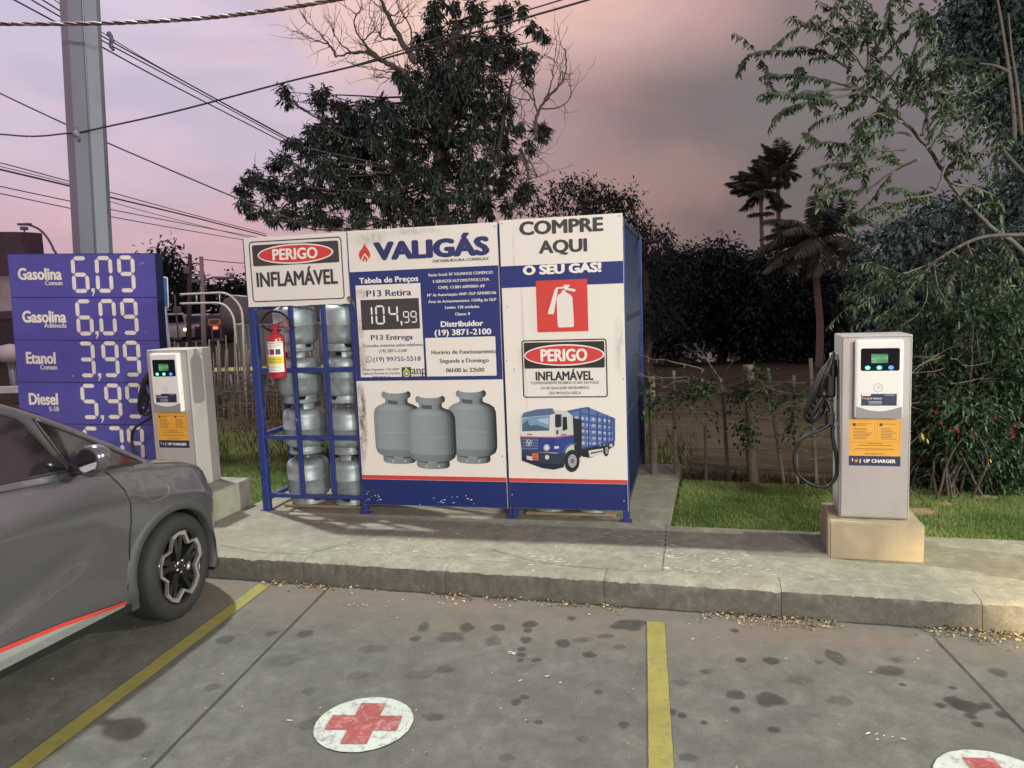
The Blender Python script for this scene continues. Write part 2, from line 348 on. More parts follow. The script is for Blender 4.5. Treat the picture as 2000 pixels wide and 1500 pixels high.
# ------------------------------------------------------------------ text
_tc = {}
def text_geo(body, bold=0., shear=0.):
    key = (body, bold, shear)
    if key in _tc: return _tc[key]
    cu = bpy.data.curves.new('t', 'FONT'); cu.body = body; cu.size = 1; cu.offset = bold; cu.resolution_u = 3; cu.fill_mode = 'FRONT'; cu.shear = shear
    o = bpy.data.objects.new('t', cu); COL.objects.link(o)
    dg = bpy.context.evaluated_depsgraph_get(); dg.update()
    me = bpy.data.meshes.new_from_object(o.evaluated_get(dg))
    vs = [(v.co.x, v.co.y) for v in me.vertices]; fs = [tuple(p.vertices) for p in me.polygons]
    bpy.data.objects.remove(o); bpy.data.curves.remove(cu); bpy.data.meshes.remove(me)
    _tc[key] = (vs, fs); return vs, fs
class Board:
    """a flat frame: origin P, axes e1 (right), e2 (up), normal n towards the viewer"""
    def __init__(s, P, e1, e2, off=0.):
        s.e1 = e1.normalized(); s.e2 = e2.normalized(); s.n = s.e1.cross(s.e2); s.P = Vector(P); s.off = off
    def pt(s, u, w, off=None): return s.P + s.e1*u + s.e2*w + s.n*(s.off if off is None else off)
    def px(s, x, y):
        Q = onplane(x, y, s.P+s.n*s.off, s.n); d = Q-s.P; return d.dot(s.e1), d.dot(s.e2)
    def rect(s, mb, u0, w0, u1, w1, off): return mb.poly([s.pt(u0, w0, off), s.pt(u1, w0, off), s.pt(u1, w1, off), s.pt(u0, w1, off)])
    def slab(s, mb, u0, w0, u1, w1, o0, o1): return mb.prism([s.pt(u0, w0, o0), s.pt(u1, w0, o0), s.pt(u1, w1, o0), s.pt(u0, w1, o0)], s.n*(o1-o0))
    def text(s, mb, body, cu, cw, width, cap, off, bold=.02, shear=0.):
        """heavier weights are inked with a few copies shifted inside the stroke width"""
        vs, fs = text_geo(body, 0., shear); hv, _ = text_geo('H')
        y0 = min(v[1] for v in hv); y1 = max(v[1] for v in hv)
        mb.marks.append((len(mb.v), len(mb.f)))
        x0 = min(v[0] for v in vs)-bold; x1 = max(v[0] for v in vs)+bold
        kx = width/(x1-x0); ky = cap/(y1-y0+bold)
        k = 0
        for dx, dy in (((-1, 0), (1, 0), (0, .6), (0, -.6), (-.6, .5), (.6, .5), (-.6, -.5), (.6, -.5)) if bold > .03 else ((-1, 0), (1, 0), (0, 0))):
            mb.add([s.pt(cu+(x+dx*bold-(x0+x1)/2)*kx, cw+(y+dy*bold-(y0+y1)/2)*ky, off+k*.00004) for x, y in vs], fs); k += 1
        return mb
    def tpx(s, mb, body, x, y, wpx, cpx, off, bold=.02, shear=0.):
        """text centred where the photo shows it"""
        a = s.px(x-wpx/2, y); b_ = s.px(x+wpx/2, y); c = s.px(x, y); d = s.px(x, y-cpx)
        return s.text(mb, body, c[0], c[1], abs(b_[0]-a[0]), abs(d[1]-c[1]), off, bold, shear)
    def ellipse(s, mb, cu, cw, ru, rw, off, n=40): return mb.poly([s.pt(cu+ru*math.cos(2*math.pi*i/n), cw+rw*math.sin(2*math.pi*i/n), off) for i in range(n)])
    def ring(s, mb, cu, cw, ru, rw, th, off, n=40):
        a = [s.pt(cu+ru*math.cos(2*math.pi*i/n), cw+rw*math.sin(2*math.pi*i/n), off) for i in range(n)]
        b_ = [s.pt(cu+(ru-th)*math.cos(2*math.pi*i/n), cw+(rw-th)*math.sin(2*math.pi*i/n), off) for i in range(n)]
        return mb.add(a+b_, [(i, (i+1) % n, n+(i+1) % n, n+i) for i in range(n)])
    def rrect(s, u0, w0, u1, w1, r, off, n=5):
        pts = []
        for cx, cy, a0 in ((u1-r, w1-r, 0), (u0+r, w1-r, 90), (u0+r, w0+r, 180), (u1-r, w0+r, 270)):
            for k in range(n+1):
                q = R(a0+90*k/n); pts.append(s.pt(cx+r*math.cos(q), cy+r*math.sin(q), off))
        return pts
    def rframe(s, mb, u0, w0, u1, w1, r, th, off):
        a = s.rrect(u0, w0, u1, w1, r, off); b_ = s.rrect(u0+th, w0+th, u1-th, w1-th, max(r-th, .001), off); n = len(a)
        return mb.add(a+b_, [(i, (i+1) % n, n+(i+1) % n, n+i) for i in range(n)])
SEG = {'0': 'abcdef', '1': 'bc', '2': 'abged', '3': 'abgcd', '4': 'fgbc', '5': 'afgcd', '6': 'afgedc', '7': 'abc', '8': 'abcdefg', '9': 'abcdfg'}
def seg_digit(bd, mb, ch, cu, cw, w, h, th, off, gap=.12):
    mb.marks.append((len(mb.v), len(mb.f)))
    def seg(p, q):
        (x0, y0), (x1, y1) = p, q; L_ = math.hypot(x1-x0, y1-y0); dx, dy = (x1-x0)/L_, (y1-y0)/L_; g = th*.16; k = th*.5
        P = [(x0+dx*g, y0+dy*g), (x0+dx*(g+k)-dy*k, y0+dy*(g+k)+dx*k), (x1-dx*(g+k)-dy*k, y1-dy*(g+k)+dx*k), (x1-dx*g, y1-dy*g), (x1-dx*(g+k)+dy*k, y1-dy*(g+k)-dx*k), (x0+dx*(g+k)+dy*k, y0+dy*(g+k)-dx*k)]
        mb.poly([bd.pt(cu+a, cw+b_, off) for a, b_ in P])
    a, hh = w/2-th/2, h/2-th/2
    S = {'a': ((-a, hh), (a, hh)), 'b': ((a, hh), (a, 0)), 'c': ((a, 0), (a, -hh)), 'd': ((-a, -hh), (a, -hh)), 'e': ((-a, 0), (-a, -hh)), 'f': ((-a, hh), (-a, 0)), 'g': ((-a, 0), (a, 0))}
    for k in SEG[ch]: seg(*S[k])

# ================================================================== THE SETTING
def kobj(o):   # put an object in the kerb frame
    o.location = K0; o.rotation_euler = (0, 0, KY); return o
mb = MB(); n = 1
mb.poly([(-45, -45, 0), (45, -45, 0), (45, .03, 0), (-45, .03, 0)])
tag(kobj(mb.build('forecourt', M['forecourt'])), kind='structure')
# terrain behind the kerb: lawn strip, then a field falling away on the right, level ground with a road on the left
def terr(P):
    u, v = toK(P)
    side = smooth(-.30, .06, P.x/max(P.y, .5))
    z = .14 + .012*math.sin(u*1.9+1)*smooth(1.2, 2, v)
    z -= smooth(2.35, 3.2, v)*.10
    d = max(0., v-2.6)
    z -= side*min(d/45, 1)*2.9 + (1-side)*min(d/40, 1)*.10
    z += mnoise.noise(P*.35)*.10*smooth(3, 8, v)*side + mnoise.noise(P*1.3)*.025*smooth(2.6, 4, v)
    return z
vs_ = [.5, .9, 1.14, 1.3, 1.5, 1.7, 1.9, 2.1, 2.3, 2.5, 2.7, 2.9, 3.2, 3.6, 4, 4.5, 5, 5.6, 6.3, 7, 8, 9, 10, 12, 14, 16, 19, 22, 26, 30, 35, 40, 46, 52, 60, 75, 100, 150, 250, 400]
us_ = [-400, -200, -100, -60, -40]+[x for x in range(-32, -8, 2)]+[x*.5 for x in range(-16, 25)]+[14, 16, 18, 20, 24, 28, 34, 40, 60, 100, 200, 400]
rows = []
for v in vs_:
    row = []
    for u in us_:
        P = K(u, v); P.z = terr(P); P.z -= 0
        row.append(Vector((u, v, P.z)))
    rows.append(row)
mb = MB(); mb.grid(rows)
m_, t, b = new_mat('field_ground')
tcx = tn(t, 'ShaderNodeTexCoord'); sx = tn(t, 'ShaderNodeSeparateXYZ'); t.links.new(tcx.outputs['Object'], sx.inputs[0])
n1 = tnoise(t, .9, 8, .5, (1, 1, 1), .65); n2 = tnoise(t, 9, 8, .5, (1, 1, 1), .7)
soil = tmix(t, tramp(t, n1, [(.35, 0.), (.65, 1.)]), (.040, .024, .016), (.062, .042, .026))
soil = tmix(t, tramp(t, n2, [(.45, 0.), (.7, .8)]), soil, (.075, .062, .035))
n6 = tnoise(t, 1.0, 7, .5, (.5, 5, 1), .7, (3, 3, 3)); soil = tmix(t, tramp(t, n6, [(.42, 0.), (.60, .75)]), soil, (.105, .078, .048)); soil = tmix(t, tramp(t, n6, [(.30, .7), (.44, 0.)]), soil, (.020, .013, .010))
lawn = tmix(t, tramp(t, n2, [(.3, 0.), (.7, 1.)]), (.060, .11, .026), (.15, .19, .06))
lawn = tmix(t, tramp(t, n1, [(.60, 0.), (.74, .8)]), lawn, (.16, .10, .055))
wob = tn(t, 'ShaderNodeMath', operation='MULTIPLY_ADD'); t.links.new(n1, wob.inputs[0]); wob.inputs[1].default_value = 1.2; t.links.new(sx.outputs[1], wob.inputs[2])
mr = tn(t, 'ShaderNodeMapRange'); mr.inputs[1].default_value = 2.95; mr.inputs[2].default_value = 3.35; t.links.new(wob.outputs[0], mr.inputs[0])
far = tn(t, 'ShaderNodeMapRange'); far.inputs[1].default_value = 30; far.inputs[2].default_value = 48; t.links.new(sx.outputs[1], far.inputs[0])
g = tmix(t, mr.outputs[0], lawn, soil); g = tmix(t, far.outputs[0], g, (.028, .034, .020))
t.links.new(g, b.inputs['Base Color']); b.inputs['Roughness'].default_value = .95; b.inputs['Specular IOR Level'].default_value = .1
tbump(t, b, n2, .6, .04); M['field'] = m_
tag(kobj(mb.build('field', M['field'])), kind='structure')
# sidewalk and the pad under the cage (one poured slab with an L outline)
m_ = M['slab']; t = m_.node_tree; b = t.nodes['Principled BSDF']
old = b.inputs['Base Color'].links[0].from_socket
scr = tramp(t, tnoise(t, 7, 9, 1.2, (.35, 1.6, 1), .8, (5, 5, 5)), [(.62, 0.), (.67, .9)])
zone = tramp(t, tnoise(t, .9, 3, 0, (1, 1, 1), .5, (2, 4, 0)), [(.40, 0.), (.52, 1.)])
mm = tn(t, 'ShaderNodeMath', operation='MULTIPLY'); t.links.new(scr, mm.inputs[0]); t.links.new(zone, mm.inputs[1])
nn = tmix(t, mm.outputs[0], old, (.62, .60, .54))
# reddish soil trodden over the slab
tr = tramp(t, tnoise(t, .8, 8, .8, (.6, 1.4, 1), .7, (1, 3, 7)), [(.50, 0.), (.68, .40)])
nn = tmix(t, tr, nn, (.25, .175, .135)); t.links.new(nn, b.inputs['Base Color'])
mb = MB()
def pr(pts, z0, z1): mb.prism([(u, v, z0) for u, v in pts], (0, 0, z1-z0))
pr([(-45, .205), (45, .205), (45, 1.14), (.86, 1.14), (.86, 3.2), (-2.74, 3.2), (-2.74, 1.14), (-45, 1.14)], -.08, ZS)
tag(kobj(mb.build('sidewalk', M['slab'])), kind='structure')
# slab cracks and joints
def strip(mb, pts, w, z, jag=0., nsub=14):
    pts = [Vector((*p, 0)) for p in pts]; fine = []
    for a, b_ in zip(pts, pts[1:]):
        for k in range(nsub): fine.append(a.lerp(b_, k/nsub))
    fine.append(pts[-1]); L_ = []; R_ = []
    for i, p in enumerate(fine):
        d = (fine[min(i+1, len(fine)-1)]-fine[max(i-1, 0)]).normalized(); q = Vector((-d.y, d.x, 0))
        j = rnd.uniform(-jag, jag); ww = w*rnd.uniform(.6, 1.3)/2 if jag else w/2
        L_.append(Vector((p.x, p.y, z))+q*(j+ww)); R_.append(Vector((p.x, p.y, z))+q*(j-ww))
    mb.grid([L_, R_], False)
def gk(x, y, z): return toK(gnd(x, y, z))
mb = MB()
strip(mb, [gk(1303, 1026, ZS), gk(1301, 1050, ZS), gk(1299, 1072, ZS), gk(1296, 1094, ZS), gk(1294, 1116, ZS)], .005, ZS+.004, .0022, 5)
strip(mb, [gk(430, 1066, ZS), gk(500, 1078, ZS), gk(595, 1084, ZS), gk(700, 1056, ZS), gk(790, 1028, ZS)], .004, ZS+.004, .006, 6)
strip(mb, [gk(960, 1074, ZS), gk(1040, 1096, ZS), gk(1120, 1108, ZS), gk(1290, 1118, ZS)], .004, ZS+.004, .006, 6)
tag(kobj(mb.build('slab_crack', M['joint'])), kind='structure')
mb = MB()
a, b_ = gk(620, 1165, 0), gk(290, 1500, 0); d = Vector((b_[0]-a[0], b_[1]-a[1]))
strip(mb, [(a[0], -.02), (a[0]+d.x*3, a[1]+d.y*3)], .011, .004, .0015, 60)
a, b_ = gk(1822, 1243, 0), gk(1978, 1406, 0); d = Vector((b_[0]-a[0], b_[1]-a[1]))
strip(mb, [a, (a[0]+d.x*4, a[1]+d.y*4)], .009, .004, .0015, 60)
tag(kobj(mb.build('expansion_joint', M['joint'])), kind='structure')
mb = MB()
def scrape(C, n, sx, sy, l0, l1, z):
    for _ in range(n):
        p = C+KD*rnd.gauss(0, sx)+KN*rnd.gauss(0, sy); a = rnd.gauss(.15, .45); d = KD*math.cos(a)+KN*math.sin(a); q = KN*math.cos(a)-KD*math.sin(a); l = rnd.uniform(l0, l1); w = rnd.uniform(.0015, .0045); p.z = z+rnd.uniform(0, .0006)
        mb.poly([p-d*l*.5, p-d*l*.2-q*w, p+d*l*.25-q*w*.8, p+d*l*.5, p+d*l*.2+q*w, p-d*l*.3+q*w*.7])
for (x, y, n, sx, sy) in ((1297, 1045, 26, .03, .10), (1300, 1085, 26, .06, .10), (1060, 1092, 22, .07, .05), (1420, 1095, 30, .20, .07), (1330, 1112, 14, .10, .03), (870, 1045, 24, .16, .06), (800, 1075, 18, .20, .05), (1120, 1040, 16, .20, .04), (1230, 1050, 12, .10, .03), (1480, 1118, 18, .25, .04), (700, 1070, 12, .20, .06), (1000, 1026, 16, .06, .02)):
    scrape(gnd(x, y, ZS), n, sx, sy, .010, .055, ZS+.004)
for (x, y, n, sx, sy) in ((1002, 1277, 9, .012, .010), (690, 1180, 8, .10, .04), (1060, 1325, 4, .10, .05), (1730, 1440, 7, .06, .02), (640, 1405, 4, .08, .05), (900, 1180, 8, .2, .04)):
    scrape(gnd(x, y, 0), n, sx, sy, .008, .035, .0055)
tag(mb.build('paint_scrapes', mat('white_scrape', (.62, .61, .54), .8, var=.2, scale=30), recalc=False), kind='structure')
# kerb of cast blocks with worn edges
mb = MB()
prof = [(.006, -.05), (.006, .02), (.010, .07), (.014, .122), (.022, .146), (.040, .159), (.09, .1625), (.204, .1635)]
for k in range(-24, 26):
    u0 = .53+1.03*k+.0015; u1 = u0+1.027; off = rnd.uniform(-.003, .003); rows = []
    ns = 70 if -4 <= k <= 3 else 6
    for i in range(ns+1):
        u = u0+(u1-u0)*i/ns; row = []
        endw = .0035*math.exp(-min(i, ns-i)*1.4)
        for (v, z) in prof:
            nv = mnoise.noise(Vector((u*7, z*20, 2)))*.014+mnoise.noise(Vector((u*22, z*30, 9)))*.012+mnoise.noise(Vector((u*60, z*60, 3)))*.007
            edge = 1 if .1 < z < .161 else .35
            row.append(Vector((u, v+off*(v < .1)+nv*edge+endw, z-abs(nv)*.6*edge-endw*.4*(z > .1))))
        rows.append(row)
    nb = len(prof)
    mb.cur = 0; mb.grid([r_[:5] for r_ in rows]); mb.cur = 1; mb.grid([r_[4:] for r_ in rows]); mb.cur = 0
    mb.poly([p for p in rows[0]]+[Vector((u0, .204, -.05))]); mb.poly([p for p in rows[-1]]+[Vector((u1, .204, -.05))])
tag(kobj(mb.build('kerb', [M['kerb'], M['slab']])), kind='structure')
# painted markings
mb = MB()
def line_px(a, b_, w, ext):
    P, Q = Vector((*gk(*a, 0), 0)), Vector((*gk(*b_, 0), 0)); d = (Q-P).normalized(); Q = Q+d*ext
    q = Vector((-d.y, d.x, 0))*w/2; rows = [[], []]
    for i in range(80):
        p = P.lerp(Q, i/79); e1 = rnd.uniform(-.0016, .0016); e2 = rnd.uniform(-.0016, .0016)
        rows[0].append(Vector((p.x, p.y, .005))+q*(1+e1/w*2)); rows[1].append(Vector((p.x, p.y, .005))-q*(1+e2/w*2))
    mb.grid(rows, False)
line_px((516, 1143), (62, 1485), .098, 2.5)
tag(kobj(mb.build('parking_line', M['yellow'])), kind='structure')
mb = MB(); line_px((1281, 1216), (1291.5, 1500), .10, 3.0)
tag(kobj(mb.build('parking_line', M['yellow'])), kind='structure')
LD = Vector((math.sin(.1814), math.cos(.1814), 0)); LR = Vector((LD.y, -LD.x, 0))
def ground_cross(C, r):
    mb = MB(); pts = []
    for i in range(72):
        q = 2*math.pi*i/72; rr = r*(1+rnd.uniform(-.006, .006)); pts.append(C+Vector((math.cos(q)*rr, math.sin(q)*rr, .005)))
    mb.poly(pts); tag(mb.build('painted_disc', M['crosswhite'], loc=C), kind='structure')
    mb = MB(); a = r*.74; w = r*.265; ang = R(-26)
    e1 = Vector((math.cos(ang), math.sin(ang), 0)); e2 = Vector((-e1.y, e1.x, 0))
    e1 = (Vector(gnd(783, 1411))-Vector(gnd(643, 1409))).normalized(); e2 = Vector((-e1.y, e1.x, 0))
    for P in ([(-a, -w), (a, -w), (a, w), (-a, w)], [(-w, w), (w, w), (w, a), (-w, a)], [(-w, -a), (w, -a), (w, -w), (-w, -w)]):
        mb.poly([C+e1*x+e2*y+Vector((0, 0, .0075)) for x, y in P])
    tag(mb.build('painted_cross', M['crossred'], loc=C), kind='structure')
C1 = gnd(711, 1414); ground_cross(C1, .222)
C2 = Vector((1.781, 2.665, 0)); ground_cross(C2, .222)
# oil stains: irregular spots with feathered rims
m_, t, b = new_mat('oil_stain'); at = tn(t, 'ShaderNodeAttribute'); at.attribute_name = 'fade'
tp = tn(t, 'ShaderNodeBsdfTransparent'); mx = tn(t, 'ShaderNodeMixShader')
nz = tramp(t, tnoise(t, 14, 5), [(.3, .55), (.6, 1.)]); mu = tn(t, 'ShaderNodeMath', operation='MULTIPLY'); t.links.new(at.outputs['Fac'], mu.inputs[0]); t.links.new(nz, mu.inputs[1])
b.inputs['Base Color'].default_value = (.050, .047, .045, 1); b.inputs['Roughness'].default_value = .5
t.links.new(mu.outputs[0], mx.inputs[0]); t.links.new(tp.outputs[0], mx.inputs[1]); t.links.new(b.outputs[0], mx.inputs[2])
t.links.new(mx.outputs[0], t.nodes['Material Output'].inputs[0]); M['oil'] = m_
stains = [(1228, 1221, 34, 11, .8), (1035, 1220, 15, 6, 1.), (1031, 1232, 9, 4, .9), (1027, 1250, 11, 6, .9), (1020, 1268, 8, 4, .9), (1020, 1279, 9, 4, .9), (1016, 1290, 7, 4, .8), (1048, 1289, 9, 4, .85), (1099, 1257, 14, 8, .8), (1117, 1208, 8, 4, .7), (1151, 1279, 13, 6, .75), (912, 1226, 16, 8, .8), (973, 1226, 14, 7, .75), (828, 1225, 12, 9, .6), (811, 1248, 11, 5, .8), (880, 1245, 30, 10, .55), (597, 1238, 15, 7, .8), (529, 1238, 10, 5, .65), (440, 1249, 18, 8, .7), (965, 1253, 16, 10, .35), (1008, 1372, 10, 6, .85), (1024, 1362, 10, 5, .6), (1054, 1411, 8, 4, .9), (1168, 1352, 9, 5, .7), (1218, 1417, 10, 7, .7), (1312, 1391, 9, 8, .85), (1333, 1398, 9, 5, .95), (1375, 1412, 7, 4, .95), (1448, 1289, 11, 5, .95), (1507, 1291, 16, 6, .95), (1502, 1367, 27, 14, .75), (1437, 1358, 20, 9, .75), (1436, 1387, 10, 6, .7), (1512, 1426, 12, 6, .8), (1435, 1232, 8, 4, .8), (1631, 1284, 17, 13, .55), (1600, 1294, 9, 4, .5), (1737, 1311, 26, 9, .55), (1752, 1290, 14, 5, .35), (1763, 1338, 6, 3, .9), (1862, 1344, 8, 3, .8), (1950, 1314, 16, 9, .5), (1868, 1372, 18, 10, .95), (1893, 1382, 26, 10, .95), (1838, 1378, 12, 4, .85), (1925, 1379, 14, 5, .9), (1960, 1397, 14, 6, .9), (1896, 1399, 10, 6, .8), (1910, 1415, 11, 5, .85), (600, 1416, 18, 10, .5), (617, 1405, 14, 7, .45), (845, 1401, 22, 7, .55), (605, 1350, 13, 7, .45), (415, 1343, 16, 7, .55), (870, 1309, 20, 7, .5), (820, 1318, 30, 9, .3), (1380, 1312, 13, 5, .45), (1140, 1445, 12, 7, .4), (990, 1480, 16, 8, .4), (700, 1320, 24, 8, .3), (560, 1290, 30, 10, .25), (1640, 1370, 26, 9, .3), (1560, 1330, 30, 9, .25), (730, 1268, 26, 9, .3), (1210, 1264, 12, 4, .5), (1185, 1243, 16, 4, .5), (1140, 1250, 20, 5, .35), (1330, 1335, 20, 7, .25), (1345, 1480, 18, 8, .4), (288, 1473, 12, 6, .5)]
mb = MB(); fade = []
for i, (x, y, a, h_, s_) in enumerate(stains):
    C = gnd(x, y); ru = (gnd(x+a, y)-C).length; rv_ = (gnd(x, y+h_)-C).length; ph = rnd.uniform(0, 9); n = 26
    s_ *= .86; vs = [C+Vector((0, 0, .003+i*2e-5))]; fa = [s_]
    for ring_, fd in ((.70, s_), (.95, s_*.72), (1.13, 0.)):
        for k in range(n):
            q = 2*math.pi*k/n; w = 1+.38*mnoise.noise(Vector((math.cos(q)*1.2+ph, math.sin(q)*1.2, i)))+.13*mnoise.noise(Vector((math.cos(q)*4+ph, math.sin(q)*4, i)))
            vs.append(C+Vector((math.cos(q)*ru*w*ring_, math.sin(q)*rv_*w*ring_, .003+i*2e-5))); fa.append(fd)
    fs = [(0, 1+k, 1+(k+1) % n) for k in range(n)]
    for r_ in (0, 1): fs += [(1+r_*n+k, 1+(r_+1)*n+k, 1+(r_+1)*n+(k+1) % n, 1+r_*n+(k+1) % n) for k in range(n)]
    mb.add(vs, fs); fade += fa
o = mb.build('oil_stains', M['oil'], recalc=False); at = o.data.attributes.new('fade', 'FLOAT', 'POINT'); at.data.foreach_set('value', fade)
tag(o, kind='structure')

# ================================================================== LEAVES
def leaf_mat(name, c0, c1, rough=.55, trans=.15):
    m_, t, b = new_mat(name); at = tn(t, 'ShaderNodeAttribute'); at.attribute_name = 'tint'
    t.links.new(tmix(t, at.outputs['Fac'], c0, c1), b.inputs['Base Color']); b.inputs['Roughness'].default_value = rough; b.inputs['Specular IOR Level'].default_value = .3
    tr = tn(t, 'ShaderNodeBsdfTranslucent'); t.links.new(tmix(t, at.outputs['Fac'], c0, c1), tr.inputs[0]); mx = tn(t, 'ShaderNodeMixShader'); mx.inputs[0].default_value = trans
    t.links.new(b.outputs[0], mx.inputs[1]); t.links.new(tr.outputs[0], mx.inputs[2]); t.links.new(mx.outputs[0], t.nodes['Material Output'].inputs[0]); return m_
M['leafhaze'] = leaf_mat('haze_lightened_foliage', (.028, .048, .044), (.068, .10, .088))  # dark foliage made paler and bluer, with lens haze painted into its colour
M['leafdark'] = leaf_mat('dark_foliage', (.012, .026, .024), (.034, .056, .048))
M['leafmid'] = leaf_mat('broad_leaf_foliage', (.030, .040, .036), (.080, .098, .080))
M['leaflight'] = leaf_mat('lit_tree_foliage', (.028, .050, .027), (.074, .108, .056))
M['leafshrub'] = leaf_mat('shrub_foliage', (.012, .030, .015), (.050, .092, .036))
M['grass'] = leaf_mat('lawn_grass', (.085, .160, .036), (.38, .43, .17), .6, .45)
M['litter'] = leaf_mat('dry_leaves', (.10, .065, .03), (.50, .42, .24), .8, .05)
M['frond'] = leaf_mat('palm_frond', (.07, .11, .08), (.23, .26, .17))
M['bark'] = mat('bark', (.085, .072, .062), .9, var=.35, scale=8, stretch=(1, 1, .3), bump=.3, bscale=20)
M['barklight'] = mat('pale_bark', (.085, .074, .064), .9, var=.25, scale=8, stretch=(1, 1, .3))
M['twig'] = mat('twig_bark', (.085, .066, .055), .9, var=.25)
M['drytwig'] = mat('dry_twig', (.13, .108, .078), .9, var=.3)
def leaf_mesh(name, pos, axis, nrm, length, width, mat_, parent=None, loc=None, tint=None, fold=.18):
    """many separate leaf blades: pos (N,3) bases, axis (N,3) directions, nrm (N,3) rough normals"""
    N_ = len(pos); axis = axis/np.linalg.norm(axis, axis=1, keepdims=True)
    side = np.cross(axis, nrm); side /= (np.linalg.norm(side, axis=1, keepdims=True)+1e-9); up = np.cross(side, axis)
    length = np.broadcast_to(length, (N_,))[:, None]; width = np.broadcast_to(width, (N_,))[:, None]
    mid = pos+axis*length*.45
    V = np.stack([pos, mid+side*width*.5+up*width*fold, pos+axis*length-up*length*.12, mid-side*width*.5+up*width*fold], 1).reshape(-1, 3)
    if parent is not None:
        inv = np.array(world_of(parent).inverted()); V = V@inv[:3, :3].T+inv[:3, 3]
    elif loc is not None: V = V-np.array(loc)
    me = bpy.data.meshes.new(name); me.vertices.add(N_*4); me.vertices.foreach_set('co', V.astype(np.float32).ravel())
    idx = np.arange(N_*4).reshape(-1, 4); tri = np.stack([idx[:, [0, 1, 2]], idx[:, [0, 2, 3]]], 1).reshape(-1)
    me.loops.add(N_*6); me.loops.foreach_set('vertex_index', tri.astype(np.int32)); me.polygons.add(N_*2)
    me.polygons.foreach_set('loop_start', np.arange(0, N_*6, 3, dtype=np.int32)); me.polygons.foreach_set('loop_total', np.full(N_*2, 3, dtype=np.int32))
    me.materials.append(mat_); at = me.attributes.new('tint', 'FLOAT', 'POINT')
    tint = nrng.random(N_) if tint is None else tint
    at.data.foreach_set('value', np.repeat(tint, 4).astype(np.float32)); me.update(); me.validate()
    o = bpy.data.objects.new(name, me); COL.objects.link(o)
    if parent is not None: o.parent = parent
    elif loc is not None: o.location = loc
    return o
def unit(n): v = nrng.normal(size=(n, 3)); return v/np.linalg.norm(v, axis=1, keepdims=True)
class Leaves:
    def __init__(s): s.p = []; s.a = []; s.n = []; s.l = []; s.w = []; s.t = []
    def put(s, p, a, n, l, w, t): s.p.append(p); s.a.append(a); s.n.append(n); s.l.append(np.broadcast_to(l, (len(p),))); s.w.append(np.broadcast_to(w, (len(p),))); s.t.append(np.clip(np.broadcast_to(t, (len(p),)), 0, 1))
    def clump(s, c, rad, sprays, per, ll, lw, droop=.5, tint=.5, squash=.8):
        """a leafy clump: short sprays of leaves pointing outward, drooping"""
        c = np.array(c); d = unit(sprays); d[:, 2] = d[:, 2]*.9+.15
        r = rad*nrng.random(sprays)**.45; o = c+d*r[:, None]*np.array([1, 1, squash])
        base = np.repeat(o, per, 0); dd = np.repeat(d, per, 0)+.35*nrng.normal(size=(sprays*per, 3))
        tt = np.tile(np.linspace(0, 1, per), sprays)[:, None]; sl = ll*2.2
        pos = base+dd*tt*sl; pos[:, 2] -= droop*(tt[:, 0]**2)*sl*.8
        ax = dd*.5+.7*unit(sprays*per); ax[:, 2] -= droop*1.1
        ti = np.repeat(tint+.22*nrng.normal(size=sprays), per)+.10*nrng.normal(size=sprays*per)
        s.put(pos, ax, unit(sprays*per)*.6+np.array([0, 0, 1.]), ll*(.7+.6*nrng.random(sprays*per)), lw*(.7+.6*nrng.random(sprays*per)), ti)
    def tufts(s, c, rad, n, per, ll, lw, droop=.8, tint=.5, squash=.85):
        """rosettes of drooping leaves at the shoot tips"""
        c = np.array(c); d = unit(n); r = rad*nrng.random(n)**.40; o = c+d*r[:, None]*np.array([1, 1, squash]); sz = .6+.7*nrng.random(n)
        base = np.repeat(o, per, 0)+nrng.normal(size=(n*per, 3))*ll*.22; ax = unit(n*per)+np.repeat(d, per, 0)*.45; ax[:, 2] -= droop
        ti = np.repeat(tint+.20*nrng.normal(size=n), per)+.12*nrng.normal(size=n*per)
        s.put(base, ax, unit(n*per)*.5+np.array([0, 0, 1.]), ll*np.repeat(sz, per)*(.7+.5*nrng.random(n*per)), lw*np.repeat(sz, per)*(.7+.5*nrng.random(n*per)), ti)
    def along(s, pts, every, ll, lw, hang=.9, tint=.6, jit=.3, start=.1):
        """leaves hanging in two ranks along a twig"""
        pts = np.array([tuple(p) for p in pts]); seg = np.diff(pts, axis=0); Ls = np.linalg.norm(seg, axis=1); tot = Ls.sum(); cum = np.concatenate([[0], np.cumsum(Ls)])
        n = max(2, int(tot/every)); ts = np.linspace(start*tot, tot*.999, n); i = np.clip(np.searchsorted(cum, ts, 'right')-1, 0, len(seg)-1)
        f = ((ts-cum[i])/np.maximum(Ls[i], 1e-6))[:, None]; p = pts[i]+seg[i]*f; d = seg[i]/np.maximum(Ls[i], 1e-6)[:, None]
        sgn = np.where(np.arange(n) % 2, 1., -1.)[:, None]; lat = np.cross(d, [0, 0, 1.]); lat /= (np.linalg.norm(lat, axis=1, keepdims=True)+1e-6)
        ax = d*.45+lat*sgn*.6+np.array([0, 0, -hang])+jit*nrng.normal(size=(n, 3))
        s.put(p, ax, lat*.7+d*.5+.4*unit(n), ll*(.65+.6*nrng.random(n)), lw*(.7+.5*nrng.random(n)), tint+.2*nrng.normal(size=n))
    def build(s, name, mat_, parent=None, loc=None):
        return leaf_mesh(name, np.concatenate(s.p), np.concatenate(s.a), np.concatenate(s.n), np.concatenate(s.l), np.concatenate(s.w), mat_, parent, loc, np.concatenate(s.t))
